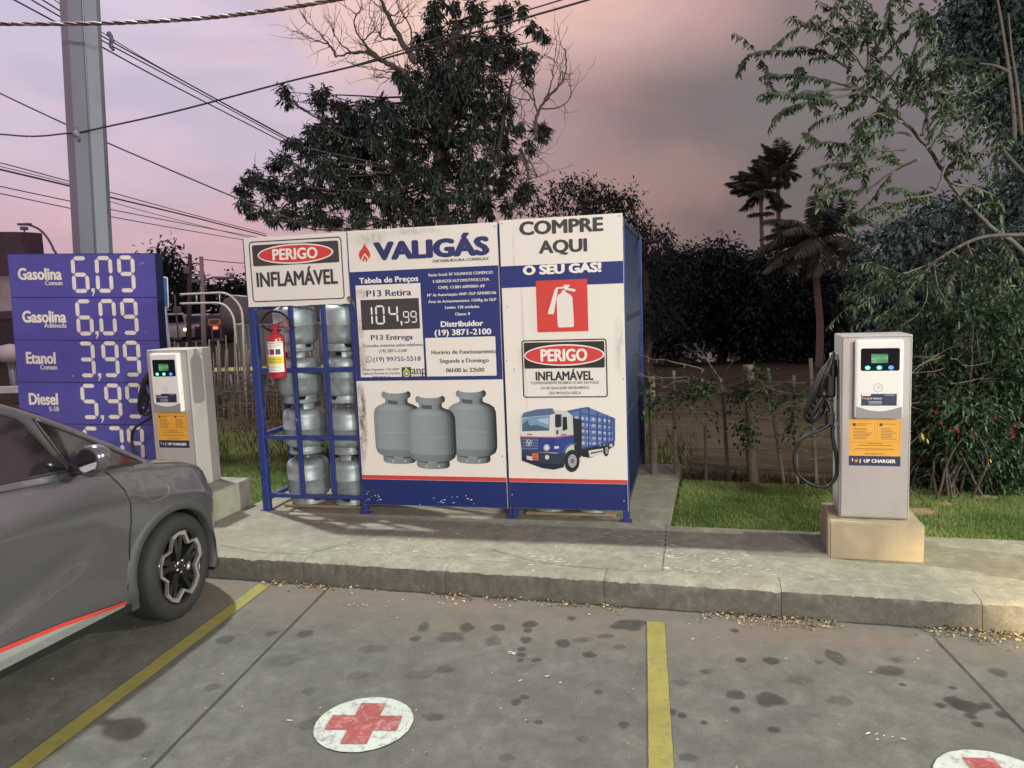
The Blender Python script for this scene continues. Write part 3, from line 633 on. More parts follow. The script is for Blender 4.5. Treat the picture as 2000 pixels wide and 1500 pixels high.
def branch(mb, pts, r0, r1, sub=5, n=6, wig=0.):
    p = spline(pts, sub); k = len(p)
    if wig: p = [q+Vector((rnd.uniform(-wig, wig), rnd.uniform(-wig, wig), rnd.uniform(-wig, wig))) if 0 < i < k-1 else q for i, q in enumerate(p)]
    mb.tube(p, [r0+(r1-r0)*i/(k-1) for i in range(k)], n); return p
def twigs(mb, pts, count, length, r, depth=1, spread=.8, up=.3):
    """random bare twigs off a branch"""
    for _ in range(count):
        i = rnd.randrange(1, len(pts)); p = Vector(pts[i]); d = (Vector(pts[i])-Vector(pts[i-1])).normalized()
        v = (d+Vector((rnd.gauss(0, spread), rnd.gauss(0, spread), rnd.gauss(up, spread)))).normalized(); L_ = length*rnd.uniform(.5, 1.3)
        q = [p]; 
        for k in range(4): v = (v+Vector((rnd.gauss(0, .25), rnd.gauss(0, .25), rnd.gauss(.06, .22)))).normalized(); q.append(q[-1]+v*L_/4)
        mb.tube(q, [r*(1-.2*k) for k in range(5)], 4, False)
        if depth: twigs(mb, q, 2, length*.5, r*.6, depth-1, spread, up)
# lawn: short blades over the strip between the slab and the fence, and beside the cage
def lawn(u0, u1, v0, v1, dens, hgt, mask=None):
    n = int((u1-u0)*(v1-v0)*dens); uv = nrng.random((n, 2))*[u1-u0, v1-v0]+[u0, v0]
    P = np.array([K0.x, K0.y, 0])+uv[:, :1]*np.array(KD)+uv[:, 1:]*np.array(KN)
    keep = np.array([not (-2.78 < a < .90 and b_ < 3.24) and not (1.85 < a < 2.48 and b_ < 1.15) for a, b_ in uv])
    th = np.array([mnoise.noise(Vector((a*1.1, b_*1.1, 3)))+.5*mnoise.noise(Vector((a*4, b_*4, 7))) for a, b_ in uv])
    keep &= th > -.95+.35*np.abs(nrng.normal(size=n))*(uv[:, 1] > 2.2)
    P = P[keep]; th = th[keep]
    for C, a, b_ in bare: k_ = ((P[:, 0]-C.x)**2+(P[:, 1]-C.y)**2) > (a*.8)**2*nrng.random(len(P))**.3; P = P[k_]; th = th[k_]
    P[:, 2] = [terr(Vector(p)) for p in P]; P[:, 2] -= .004; k = len(P)
    ax = nrng.normal(size=(k, 3))*.55; ax[:, 2] = 1
    return P, ax, hgt*(.6+.7*nrng.random(k)), .45+.55*th+.18*nrng.normal(size=k)
bare = [(gnd(1795, 998, .15), .16, .10), (gnd(1930, 972, .15), .12, .06), (gnd(1850, 985, .15), .07, .05)]
mb = MB()
for C, a, b_ in bare:
    pts = [C+KD*(a*math.cos(q*.35)*(1+.3*mnoise.noise(Vector((math.cos(q*.35)*2, math.sin(q*.35)*2, C.x)))))+KN*(b_*math.sin(q*.35)*(1+.3*mnoise.noise(Vector((math.cos(q*.35)*2, 5, C.x))))) for q in range(18)]
    for p in pts: p.z = terr(p)+.010
    c_ = C.copy(); c_.z = terr(C)+.022; mb.add([c_]+pts, [(0, 1+q, 1+(q+1) % 18) for q in range(18)], True)
tag(mb.build('bare_soil', mat('bare_soil', (.26, .165, .10), .95, var=.3, scale=30, bump=.4)), kind='structure')
parts_ = [lawn(.86, 4.6, 1.13, 2.75, 11000, .040), lawn(-6.5, -2.7, 1.14, 5.0, 1600, .06), lawn(-6.5, .9, 3.1, 5.2, 700, .07)]
P = np.concatenate([p[0] for p in parts_]); ax = np.concatenate([p[1] for p in parts_]); h_ = np.concatenate([p[2] for p in parts_]); ti = np.concatenate([p[3] for p in parts_])
o = leaf_mesh('lawn_grass', P, ax, unit(len(P)), h_, .0065, M['grass'], tint=np.clip(ti, 0, 1), fold=.1); tag(o, 'short green lawn grass beside the concrete sidewalk', 'grass', kind='stuff')
# dry leaf litter along the kerb foot and a few scraps on the slabs
n = 1500; uu = []
while len(uu) < n:
    u = rnd.uniform(-2.6, 4.2)
    if mnoise.noise(Vector((u*1.7, 2, 5)))+.35*mnoise.noise(Vector((u*6, 1, 1)))+.25*smooth(.3, 1.2, u) > rnd.uniform(-.1, .5): uu.append(u)
uu = np.array(uu); vv = -np.abs(nrng.normal(size=n))*.045*(1+.5*(uu > .6))-.001
P = np.array([K0.x, K0.y, .006])+uu[:, None]*np.array(KD)+vv[:, None]*np.array(KN); P[:, 2] += nrng.random(n)*.014*np.exp(vv/.05)
ax = nrng.normal(size=(n, 3)); ax[:, 2] *= .25
n2 = 260; u2 = nrng.uniform(-2.4, 3.6, n2); v2 = nrng.uniform(-2.1, 1.1, n2); up_ = v2 > .15; v2 = np.where((v2 > -.03) & ~up_, -.4, v2)
P2 = np.array([K0.x, K0.y, 0])+u2[:, None]*np.array(KD)+v2[:, None]*np.array(KN); P2[:, 2] = np.where(up_, ZS+.006, .009); ax2 = nrng.normal(size=(n2, 3)); ax2[:, 2] *= .08
nz_ = np.tile([0, 0, 1.], (n+n2, 1))+.35*nrng.normal(size=(n+n2, 3))
ln = np.concatenate([.012+.022*nrng.random(n)**2, .006+.012*nrng.random(n2)**3*1.5]); 
o = leaf_mesh('leaf_litter', np.concatenate([P, P2]), np.concatenate([ax, ax2]), nz_, ln, ln*.55, M['litter'], tint=np.clip(np.concatenate([nrng.random(n)**1.3, .75+.25*nrng.random(n2)]), 0, 1))
tag(o, 'dry leaf scraps gathered along the foot of the kerb', 'leaf litter', kind='stuff')

# ================================================================== GAS CAGE
CY = R(-13.3776); C0 = Vector((-2.1325, 6.3209, .1628))
CD = Vector((math.cos(CY), math.sin(CY), 0)); CN = Vector((-math.sin(CY), math.cos(CY), 0)); CAX = (CD, CN, UP)
def Cg(u, w, d=0.): return C0+CD*u+UP*w+CN*d
cage = thing('gas_cylinder_cage', 'blue steel cage with white printed panels standing on the concrete pad', 'cage', tuple(C0), CY)
def cbar(mb, u0, w0, d0, u1, w1, d1):
    mb.bbox(Cg((u0+u1)/2, (w0+w1)/2, (d0+d1)/2), (abs(u1-u0), abs(d1-d0), abs(w1-w0)), .004, CAX)
CHT = 2.285
def part_bar(name, *a, mat_=None):
    mb = MB(); cbar(mb, *a); return mb.build(name, mat_ or M['blue'], cage)
DB = 2.0; DL = .45
for (u, d, wd) in ((0, 0, .058), (.905, 0, .05), (2.14, .002, .03), (3.045, 0, .05), (0, DL, .045), (.905, DL, .045), (.905, DB, .05), (3.045, DB, .05), (2.14, DB, .05)):
    mb = MB(); cbar(mb, u-wd/2, .004, d, u+wd/2, CHT, d+wd); mb.bbox(Cg(u, .004, d+wd/2), (wd+.03, wd+.03, .008), .002, CAX); mb.build('post', M['blue'], cage)
for u in (2.178,):   # foot under the entrance panel
    part_bar('foot', u-.02, .004, .006, u+.02, .30, .046)
for w in (.133, .634, 1.201):
    mb = MB(); cbar(mb, .03, w-.017, .004, .878, w+.017, .036); mb.build('front_rail', M['blue'], cage)
for w in (.10, .65, 1.72, 2.26):
    mb = MB(); cbar(mb, -.017, w-.018, .058, .017, w+.018, DL); mb.build('side_rail', M['blue'], cage)
for w in (.10, 2.26):
    mb = MB(); cbar(mb, .02, w-.018, DL+.006, .88, w+.018, DL+.04); mb.build('back_rail', M['blue'], cage)
for u in (.348, .638):
    mb = MB(); cbar(mb, u-.019, .15, .007, u+.019, .617, .034); cbar(mb, u-.019, .651, .007, u+.019, 1.184, .034); cbar(mb, u-.019, 1.218, .007, u+.019, 1.76, .034); mb.build('front_bar', M['blue'], cage)
for w in (.12, .80, 1.53, 2.26):   # right side: rails and close upright bars
    mb = MB(); cbar(mb, 3.024, w-.02, .05, 3.058, w+.02, DB); mb.build('side_rail', M['blueshade'], cage)
    mb = MB(); cbar(mb, .93, w-.02, DB+.01, 3.02, w+.02, DB+.04); mb.build('back_rail', M['blue'], cage)
k = 0
for i in range(15):
    d = .14+i*.126; mb = MB(); mb.tube([Cg(3.040, .10, d), Cg(3.040, 2.26, d)], .0115, 6); mb.build('side_bar', M['blueshade'], cage)
mb = MB()
for i in range(24):
    u = .99+i*.087; mb.tube([Cg(u, .12, DB+.025), Cg(u, 2.26, DB+.025)], .011, 5)
mb.build('back_grille', M['blue'], cage)
mb = MB()
for i in range(20):
    d = .55+i*.072; mb.tube([Cg(.905, .12, d), Cg(.905, 2.26, d)], .011, 5)
mb.build('inner_grille', M['blue'], cage)
# diagonal brace inside the right side
mb = MB(); mb.tube([Cg(3.012, .80, .06), Cg(3.012, 1.50, 1.9)], .011, 6); mb.build('brace', M['blue'], cage)
mb = MB(); cbar(mb, .88, 2.262, .03, 3.03, 2.278, DB+.03); mb.build('roof', M['blue'], cage)
for u in (.905, 2.14):   # slim welded hinges on the panel seams
    for w in (.32, 1.15, 2.02):
        mb = MB(); mb.tube([Cg(u+.003, w-.05, -.014), Cg(u+.003, w+.05, -.014)], .009, 8); mb.build('hinge', M['blue'], cage)
# ---- panels
CB = Board(C0, CD, UP, .026)     # px <-> cage plane, 26 mm proud of the posts' front
O1, O2, O3, O4, O5 = .0240, .0252, .0264, .0276, .0288
def panel(name, u0, w0, u1, w1, mat_, label=None):
    mb = MB(); CB.slab(mb, u0, w0, u1, w1, .010, .0228); o = mb.build(name, mat_, cage)
    if label: o['label'] = label
    return o
def ink(name, panel_, mat_, fn):
    mb = MB(); fn(mb)
    if mb.marks: return build_lines(mb, name, mat_, panel_)
    return mb.build(name, mat_, panel_, recalc=False)
def R_(x0, y0, x1, y1):   # pixel corners -> u,w box (mean of both sides)
    a = CB.px(x0, y0); b_ = CB.px(x1, y1); return a[0], b_[1], b_[0], a[1]
# warning board over the open bay
wp = panel('warning_panel', -.004, 1.727, .898, 2.287, M['creamw'], 'white warning board with a black header')
def f(mb):
    CB.rframe(mb, .040, 1.765, .858, 2.255, .03, .009, O2)
    mb.poly(CB.rrect(.068, 2.055, .830, 2.225, .014, O2))
ink('border', wp, M['inkgrey'], f)
ink('emblem_rim', wp, M['inkwhite'], lambda mb: CB.ellipse(mb, .449, 2.140, .335, .079, O3))
ink('emblem', wp, M['printred'], lambda mb: CB.ellipse(mb, .449, 2.140, .322, .068, O4))
ink('lettering', wp, M['inkwhite'], lambda mb: CB.text(mb, 'PERIGO', .449, 2.140, .40, .088, O5, .04))
ink('lettering', wp, M['inkgrey'], lambda mb: CB.text(mb, 'INFLAMÁVEL', .447, 1.945, .72, .118, O2, .04))
mb = MB()                                   # wire tie that holds the board's lower corner
for k in range(5):
    a = k*1.3; mb.tube([Cg(.885, 1.78, -.02), Cg(.90+.02*math.cos(a), 1.765+.02*math.sin(a), -.04), Cg(.925+.01*k/3, 1.745-.01*k, -.03), Cg(.94, 1.72-.012*k, -.02)], .0025, 4)
mb.build('wire_tie', M['drytwig'], cage)
# price panel
pp = panel('price_panel', .912, .088, 2.126, 2.292, M['cream'], 'middle panel with the price table')
bx = {}
ink('print_blue', pp, M['printblue'], lambda mb: CB.rect(mb, .913, 1.105, 2.125, 1.972, O1))
ink('print_base', pp, M['printblued'], lambda mb: CB.rect(mb, .913, .089, 2.125, .300, O1))
ink('print_stripe', pp, M['printred'], lambda mb: CB.rect(mb, .913, .302, 2.125, .334, O1))
def f(mb):
    a = R_(694, 557, 826, 560); CB.rect(mb, .955, 1.135, 1.497, 1.865, O2); CB.rect(mb, 1.515, 1.135, 2.080, 1.437, O2)
ink('print_table', pp, M['cream'], f)
def f(mb):
    CB.tpx(mb, 'VALIGÁS', 840.5, 485.5, 227, 36, O2, .07)
    CB.tpx(mb, 'P13 Retira', 759, 572, 88, 13, O3, .03)
    CB.tpx(mb, 'P13 Entrega', 765, 658.5, 82, 10.5, O3, .03)
    CB.tpx(mb, 'Consulta somente pelos telefones', 767, 674, 117, 6, O3, .02)
    CB.tpx(mb, '(19) 3871-2100', 767, 685, 55, 6, O3, .02)
    CB.tpx(mb, '(19) 99755-5518', 775, 701, 93, 9, O3, .016)
    CB.tpx(mb, 'Órgão Regulador: CRC/ANP', 744, 721.5, 71, 4.2, O3, .02)
    CB.tpx(mb, 'Agência Nacional do Petróleo', 745, 729, 73, 4.2, O3, .02)
    CB.tpx(mb, '0800 90 02 67', 745, 736.5, 35, 4.2, O3, .02)
ink('lettering', pp, M['inkblue'], f)
def f(mb):
    CB.tpx(mb, 'DISTRIBUIDORA CONSIGAZ', 899.5, 507.5, 110, 5.5, O2, .03)
    CB.tpx(mb, 'Horário de Funcionamento', 905.5, 687, 127, 8.2, O3, .025)
    CB.tpx(mb, 'Segunda a Domingo', 906.5, 704, 96, 8.2, O3, .025)
    CB.tpx(mb, '06h00 às 22h00', 908.5, 722.5, 75, 8.2, O3, .025)
    CB.tpx(mb, 'anp', 818, 722.5, 28, 15, O3, .0)
    CB.tpx(mb, 'anp', 818.5, 722.5, 28, 15, O3+.0003, .0)
    for y in (729.5, 732.3, 735.2): a = CB.px(806, y); CB.rect(mb, a[0], a[1]-.002, a[0]+.11, a[1]+.001, O3)
ink('lettering', pp, M['inkblack'], f)
def f(mb):
    CB.tpx(mb, 'Tabela de Preços', 758.5, 546, 116, 11, O2, .035)
    for s, x, y, w in (('Razão Social: RF VALINHOS COMERCIO', 899, 534.5, 126), ('E SERVICOS AUTOMOTIVOS LTDA.', 900.5, 547.5, 111), ('CNPJ: 13.881.609/0001-69', 900.5, 560, 91), ('Nº de Autorização ANP: GLP /SP0405156', 901, 574, 135), ('Área de Armazenamento: 1560kg de GLP', 902, 587, 133), ('Limite: 120 unidades', 902.5, 599.5, 67), ('Classe: II', 903, 613, 29)):
        CB.tpx(mb, s, x, y, w, 5.6, O2, .024)
    CB.tpx(mb, 'Distribuidor', 902, 632, 83, 11, O2, .04); CB.tpx(mb, '(19) 3871-2100', 903.5, 648.5, 111, 11.5, O2, .035)
ink('lettering', pp, M['inkwhite'], f)
def f(mb):   # flame emblem: drop with an inner tongue
    c = CB.px(711.5, 493); k = .0041
    out_ = [(1, 18), (4, 11), (8.5, 5), (11.5, -2), (11.5, -8), (8, -14), (2, -17), (-4, -16.5), (-9, -13), (-11.5, -7), (-10.5, 0), (-6, 6), (-2, 11)]
    out_ = [(p.x, p.y) for p in spline([Vector((a, b_, 0)) for a, b_ in out_+[out_[0]]], 3)][:-1]
    mb.poly([CB.pt(c[0]+a*k, c[1]+b_*k, O2) for a, b_ in out_])
ink('flame_emblem', pp, M['printred'], f)
def f(mb):
    c = CB.px(712, 493); k = .0041
    for pts, off in ((((0, -1), (4, -6), (8, -11), (7.5, -15), (4, -17.5), (-4, -17.5), (-8, -14), (-6.5, -10), (-3, -6)), O3),):
        mb.poly([CB.pt(c[0]+a*k, c[1]+b_*k, off) for a, b_ in pts])
ink('flame_tongue', pp, M['cream'], f)
def f(mb):
    c = CB.px(712, 493); k = .0041
    mb.poly([CB.pt(c[0]+a*k, c[1]+b_*k, O4) for a, b_ in ((0, -5), (3, -9), (5.5, -12.5), (4.5, -16.5), (2.2, -17.2), (1, -13.5), (0, -12), (-1.2, -14), (-2.4, -17.2), (-4.8, -16.5), (-5, -13), (-2.5, -9))])
ink('flame_core', pp, M['printred'], f)
# price board
def f(mb): a = CB.px(703, 587); b_ = CB.px(825, 641); CB.rect(mb, .990, 1.512, 1.478, 1.750, O3)
ink('price_plate', pp, M['inkgrey'], f)
def f(mb):
    seg_digit(CB, mb, '1', 1.050, 1.626, .075, .155, .014, O4); seg_digit(CB, mb, '0', 1.150, 1.628, .078, .150, .014, O4); seg_digit(CB, mb, '4', 1.262, 1.632, .080, .140, .014, O4)
    for u in (1.368, 1.430): seg_digit(CB, mb, '9', u, 1.605, .050, .092, .009, O4)
    mb.poly([CB.pt(u, w, O4) for u, w in ((1.318, 1.575), (1.334, 1.575), (1.334, 1.552), (1.327, 1.535), (1.320, 1.552))])
ink('price_digit', pp, M['inkwhite'], f)
def f(mb):
    c = CB.px(720.5, 702); CB.ring(mb, c[0], c[1], .026, .026, .004, O3, 28)
    mb.poly([CB.pt(c[0]+a, c[1]+b_, O3) for a, b_ in ((-.026, -.027), (-.012, -.022), (-.022, -.010))])
    mb.add([CB.pt(c[0]+a, c[1]+b_, O4) for a, b_ in ((-.011, .011), (-.005, .012), (-.003, .004), (-.007, .001), (.000, -.008), (.005, -.005), (.012, -.007), (.010, -.012), (.002, -.013), (-.011, .001))], [(0, 1, 2, 3, 9), (3, 4, 8, 9), (4, 5, 6, 7, 8)])
ink('phone_emblem', pp, M['inkgrey'], f)
def f(mb):
    c = CB.px(794, 727); s_ = .040
    mb.c = (.03, .10, .05); CB.rect(mb, c[0]-s_, c[1]-s_, c[0]+s_, c[1]+s_, O3)
    mb.c = (.62, .50, .12); mb.poly([CB.pt(c[0]+a*s_, c[1]+b_*s_, O4) for a, b_ in ((0, 1), (.7, .1), (.75, -.5), (.3, -.95), (-.3, -.95), (-.75, -.5), (-.7, .1))])
    mb.c = (.05, .12, .36); CB.ellipse(mb, c[0], c[1]-.010, .020, .020, O5, 20)
    mb.c = (.75, .72, .66); CB.ellipse(mb, c[0], c[1]-.010, .010, .013, O5+.001, 16)
ink('agency_emblem', pp, M['art'], f)
# printed picture of three gas bottles on the middle panel (a flat print)
ink('print_field', pp, M['cream'], lambda mb: CB.rect(mb, .925, .336, 2.100, 1.075, O2))
def bottle_print(mb, cu, cw, h, off):
    prof = [(0, .33), (.02, .345), (.075, .345), (.08, .30), (.10, .40), (.13, .46), (.20, .495), (.30, .50), (.45, .50), (.60, .50), (.70, .495), (.76, .46), (.80, .38), (.83, .26), (.845, .235), (.90, .24), (.92, .30), (.965, .31), (.985, .29), (1., .25)]
    wid = h*.70; nx = 18
    for i in range(len(prof)-1):
        (t0, r0), (t1, r1) = prof[i], prof[i+1]
        for j in range(nx):
            a0, a1 = -1+2*j/nx, -1+2*(j+1)/nx; x = (a0+a1)/2; tm = (t0+t1)/2
            # tones of the printed photograph
            s_ = .60+.40*math.cos((x+.35)*1.35)-.42*smooth(.45, 1., x)-.12*smooth(-.75, -1, x)
            if tm > .80: s_ *= .95
            if .74 < tm < .82: s_ *= 1.12
            if tm < .08: s_ *= .85
            if .10 < tm < .17: s_ *= .72
            if .08 < tm < .10 and not -.3 < x < .25: s_ *= .25
            if .845 < tm < .90 and -.75 < x < .1: s_ *= .35
            mb.c = (.25*s_, .305*s_, .315*s_)
            cv = lambda a, r: -.012*math.cos(a*1.4)*1.0
            P = [(cu+a0*r0*wid, t0, a0), (cu+a1*r0*wid, t0, a1), (cu+a1*r1*wid, t1, a1), (cu+a0*r1*wid, t1, a0)]
            mb.poly([CB.pt(u, cw+t_*h-.02*math.sqrt(max(0, 1-a*a)), off) for u, t_, a in P])
    mb.c = (.42, .46, .46)
    for s_ in (-.42, .35): CB.ellipse(mb, cu+s_*.34*wid, cw+.035*h-.016, .008, .009, off+.0006, 12)
    mb.c = (.36, .42, .43); CB.rect(mb, cu-.40*wid, cw+.447*h-.019, cu+.30*wid, cw+.452*h-.019, off+.0006)
def f(mb):
    a = CB.px(772, 765); b_ = CB.px(771, 906); bottle_print(mb, a[0]+.005, b_[1]+.02, a[1]-b_[1]-.015, O3)
    a = CB.px(912, 763); b_ = CB.px(928, 906); bottle_print(mb, (a[0]+b_[0])/2+.01, b_[1]+.02, a[1]-b_[1]-.015, O3+.0004)
    a = CB.px(838, 774); b_ = CB.px(849, 916); bottle_print(mb, (a[0]+b_[0])/2, b_[1]+.02, a[1]-b_[1]-.015, O4+.0008)
ink('bottle_picture', pp, M['art'], f)
def f(mb):   # scuffs scraped off the blue base
    for k in range(26):
        u = rnd.choice([rnd.uniform(.93, 1.05), rnd.uniform(1.55, 1.95), rnd.uniform(.95, 2.1)]); w = .11+abs(rnd.gauss(0, .05)); a = rnd.uniform(.004, .022)
        mb.poly([CB.pt(u, w, O2), CB.pt(u+a, w+rnd.uniform(-.002, .004), O2), CB.pt(u+a*1.1, w+.006, O2), CB.pt(u+a*.3, w+.004, O2)])
ink('scuffs', pp, M['creamw'], f)
m_, t, b = new_mat('panel_grime'); at = tn(t, 'ShaderNodeAttribute'); at.attribute_name = 'fade'
tp = tn(t, 'ShaderNodeBsdfTransparent'); mx = tn(t, 'ShaderNodeMixShader'); nz = tramp(t, tnoise(t, 26, 7, .8, (1, 1, .5), .7), [(.36, 0.), (.66, 1.)]); mu = tn(t, 'ShaderNodeMath', operation='MULTIPLY')
t.links.new(at.outputs['Fac'], mu.inputs[0]); t.links.new(nz, mu.inputs[1]); b.inputs['Base Color'].default_value = (.085, .065, .050, 1); b.inputs['Roughness'].default_value = .8
t.links.new(mu.outputs[0], mx.inputs[0]); t.links.new(tp.outputs[0], mx.inputs[1]); t.links.new(b.outputs[0], mx.inputs[2]); t.links.new(mx.outputs[0], t.nodes['Material Output'].inputs[0]); M['grime'] = m_
def grime(panel_, patches):
    mb = MB(); fa = []; o_ = O5+.0016
    for k, (u, w, ru, rw, s_) in enumerate(patches):
        n = 20; vs = [CB.pt(u, w, o_+k*3e-5)]; fa.append(s_)
        for rr_, f_ in ((.5, s_*.7), (1., 0.)):
            for q in range(n):
                uu = min(max(u+ru*rr_*math.cos(2*math.pi*q/n), .914), 3.06); vs.append(CB.pt(uu, w+rw*rr_*math.sin(2*math.pi*q/n), o_+k*3e-5)); fa.append(f_)
        mb.add(vs, [(0, 1+q, 1+(q+1) % n) for q in range(n)]+[(1+q, 1+n+q, 1+n+(q+1) % n, 1+(q+1) % n) for q in range(n)])
    o = mb.build('grime', M['grime'], panel_, recalc=False); at = o.data.attributes.new('fade', 'FLOAT', 'POINT'); at.data.foreach_set('value', fa)
grime(pp, [(.945, .92, .05, .20, .9), (.95, .70, .045, .25, .8), (.965, 1.30, .06, .18, .75), (.985, 1.55, .04, .12, .5), (1.0, 1.80, .06, .05, .45), (1.1, 2.22, .20, .07, .3), (1.45, 2.26, .35, .03, .25), (.93, .50, .03, .2, .4), (1.0, .20, .1, .1, .3)])
# entrance panel
ep = panel('entrance_panel', 2.146, .093, 3.062, 2.303, M['cream'], 'right panel with the extinguisher symbol and the printed truck')
ink('print_band', ep, M['printblue'], lambda mb: CB.rect(mb, 2.147, 1.800, 3.061, 1.962, O1))
ink('print_base', ep, M['printblued'], lambda mb: CB.rect(mb, 2.147, .094, 3.061, .300, O1))
ink('print_stripe', ep, M['printred'], lambda mb: CB.rect(mb, 2.147, .302, 3.061, .332, O1))
def f(mb):
    CB.tpx(mb, 'COMPRE', 1095, 442, 165, 27, O1, .05); CB.tpx(mb, 'AQUI', 1099, 480.5, 95, 25.5, O1, .05)
ink('lettering', ep, M['inkgrey'], f)
ink('lettering', ep, M['inkwhite'], lambda mb: CB.tpx(mb, 'O SEU GÁS!', 1097, 525, 154, 18.5, O2, .065))
bxs = R_(1047, 548, 1149, 647)
rx0, ry0, rx1, ry1 = CB.px(1048, 600)[0], CB.px(1098, 648)[1], CB.px(1148, 600)[0], CB.px(1098, 546.5)[1]
ink('symbol_square', ep, M['printred'], lambda mb: CB.rect(mb, rx0, ry0, rx1, ry1, O2))
def f(mb):   # extinguisher pictogram, traced in the square's own frame (0..1)
    X = lambda x, y: CB.pt(rx0+(x)*(rx1-rx0), ry1-(y)*(ry1-ry0), O3)
    body = [(.405, .88), (.40, .36), (.43, .29), (.50, .245), (.515, .20), (.57, .20), (.59, .245), (.67, .285), (.71, .35), (.725, .88), (.70, .915), (.43, .915)]
    mb.poly([X(x, y) for x, y in body])
    mb.poly([X(x, y) for x, y in ((.54, .095), (.66, .10), (.665, .13), (.63, .145), (.64, .165), (.72, .175), (.77, .195), (.775, .225), (.74, .235), (.56, .19), (.54, .15), (.55, .13))])
    mb.poly([X(x, y) for x, y in ((.39, .155), (.42, .135), (.55, .132), (.55, .165), (.43, .17), (.425, .215), (.335, .655), (.215, .645), (.36, .20))])
ink('extinguisher_symbol', ep, M['creamw'], f)
def f(mb):
    a = CB.px(1019, 665); b_ = CB.px(1186, 773); w1 = CB.px(1102, 663)[1]; w0 = CB.px(1103, 776.5)[1]; u0 = CB.px(1020, 720)[0]; u1 = CB.px(1186, 720)[0]
    CB.rframe(mb, u0, w0, u1, w1, .022, .009, O2); hh = CB.px(1103, 719)[1]; mb.poly(CB.rrect(u0+.018, hh, u1-.018, w1-.018, .01, O2))
    f.hd = (u0, w0, u1, w1, hh)
    CB.tpx(mb, 'INFLAMÁVEL', 1102, 734, 113, 17.5, O2, .04)
    CB.tpx(mb, 'É EXPRESSAMENTE PROIBIDO O USO DO FOGO', 1103, 747.5, 132, 5.2, O2, .012); CB.tpx(mb, 'OU DE QUALQUER INSTRUMENTO', 1103, 757.5, 95, 5.2, O2, .012); CB.tpx(mb, 'QUE PRODUZA FAÍSCA', 1103, 767.5, 63, 5.2, O2, .012)
ink('danger_sign', ep, M['inkblack'], f)
hu0, hw0, hu1, hw1, hh = f.hd; ec = ((hu0+hu1)/2, (hh+hw1-.018)/2)
ink('emblem_rim', ep, M['inkwhite'], lambda mb: CB.ellipse(mb, ec[0], ec[1], .305, .081, O3))
ink('emblem', ep, M['printred'], lambda mb: CB.ellipse(mb, ec[0], ec[1], .294, .071, O4))
ink('lettering', ep, M['inkwhite'], lambda mb: CB.text(mb, 'PERIGO', ec[0], ec[1], .355, .092, O5, .045))
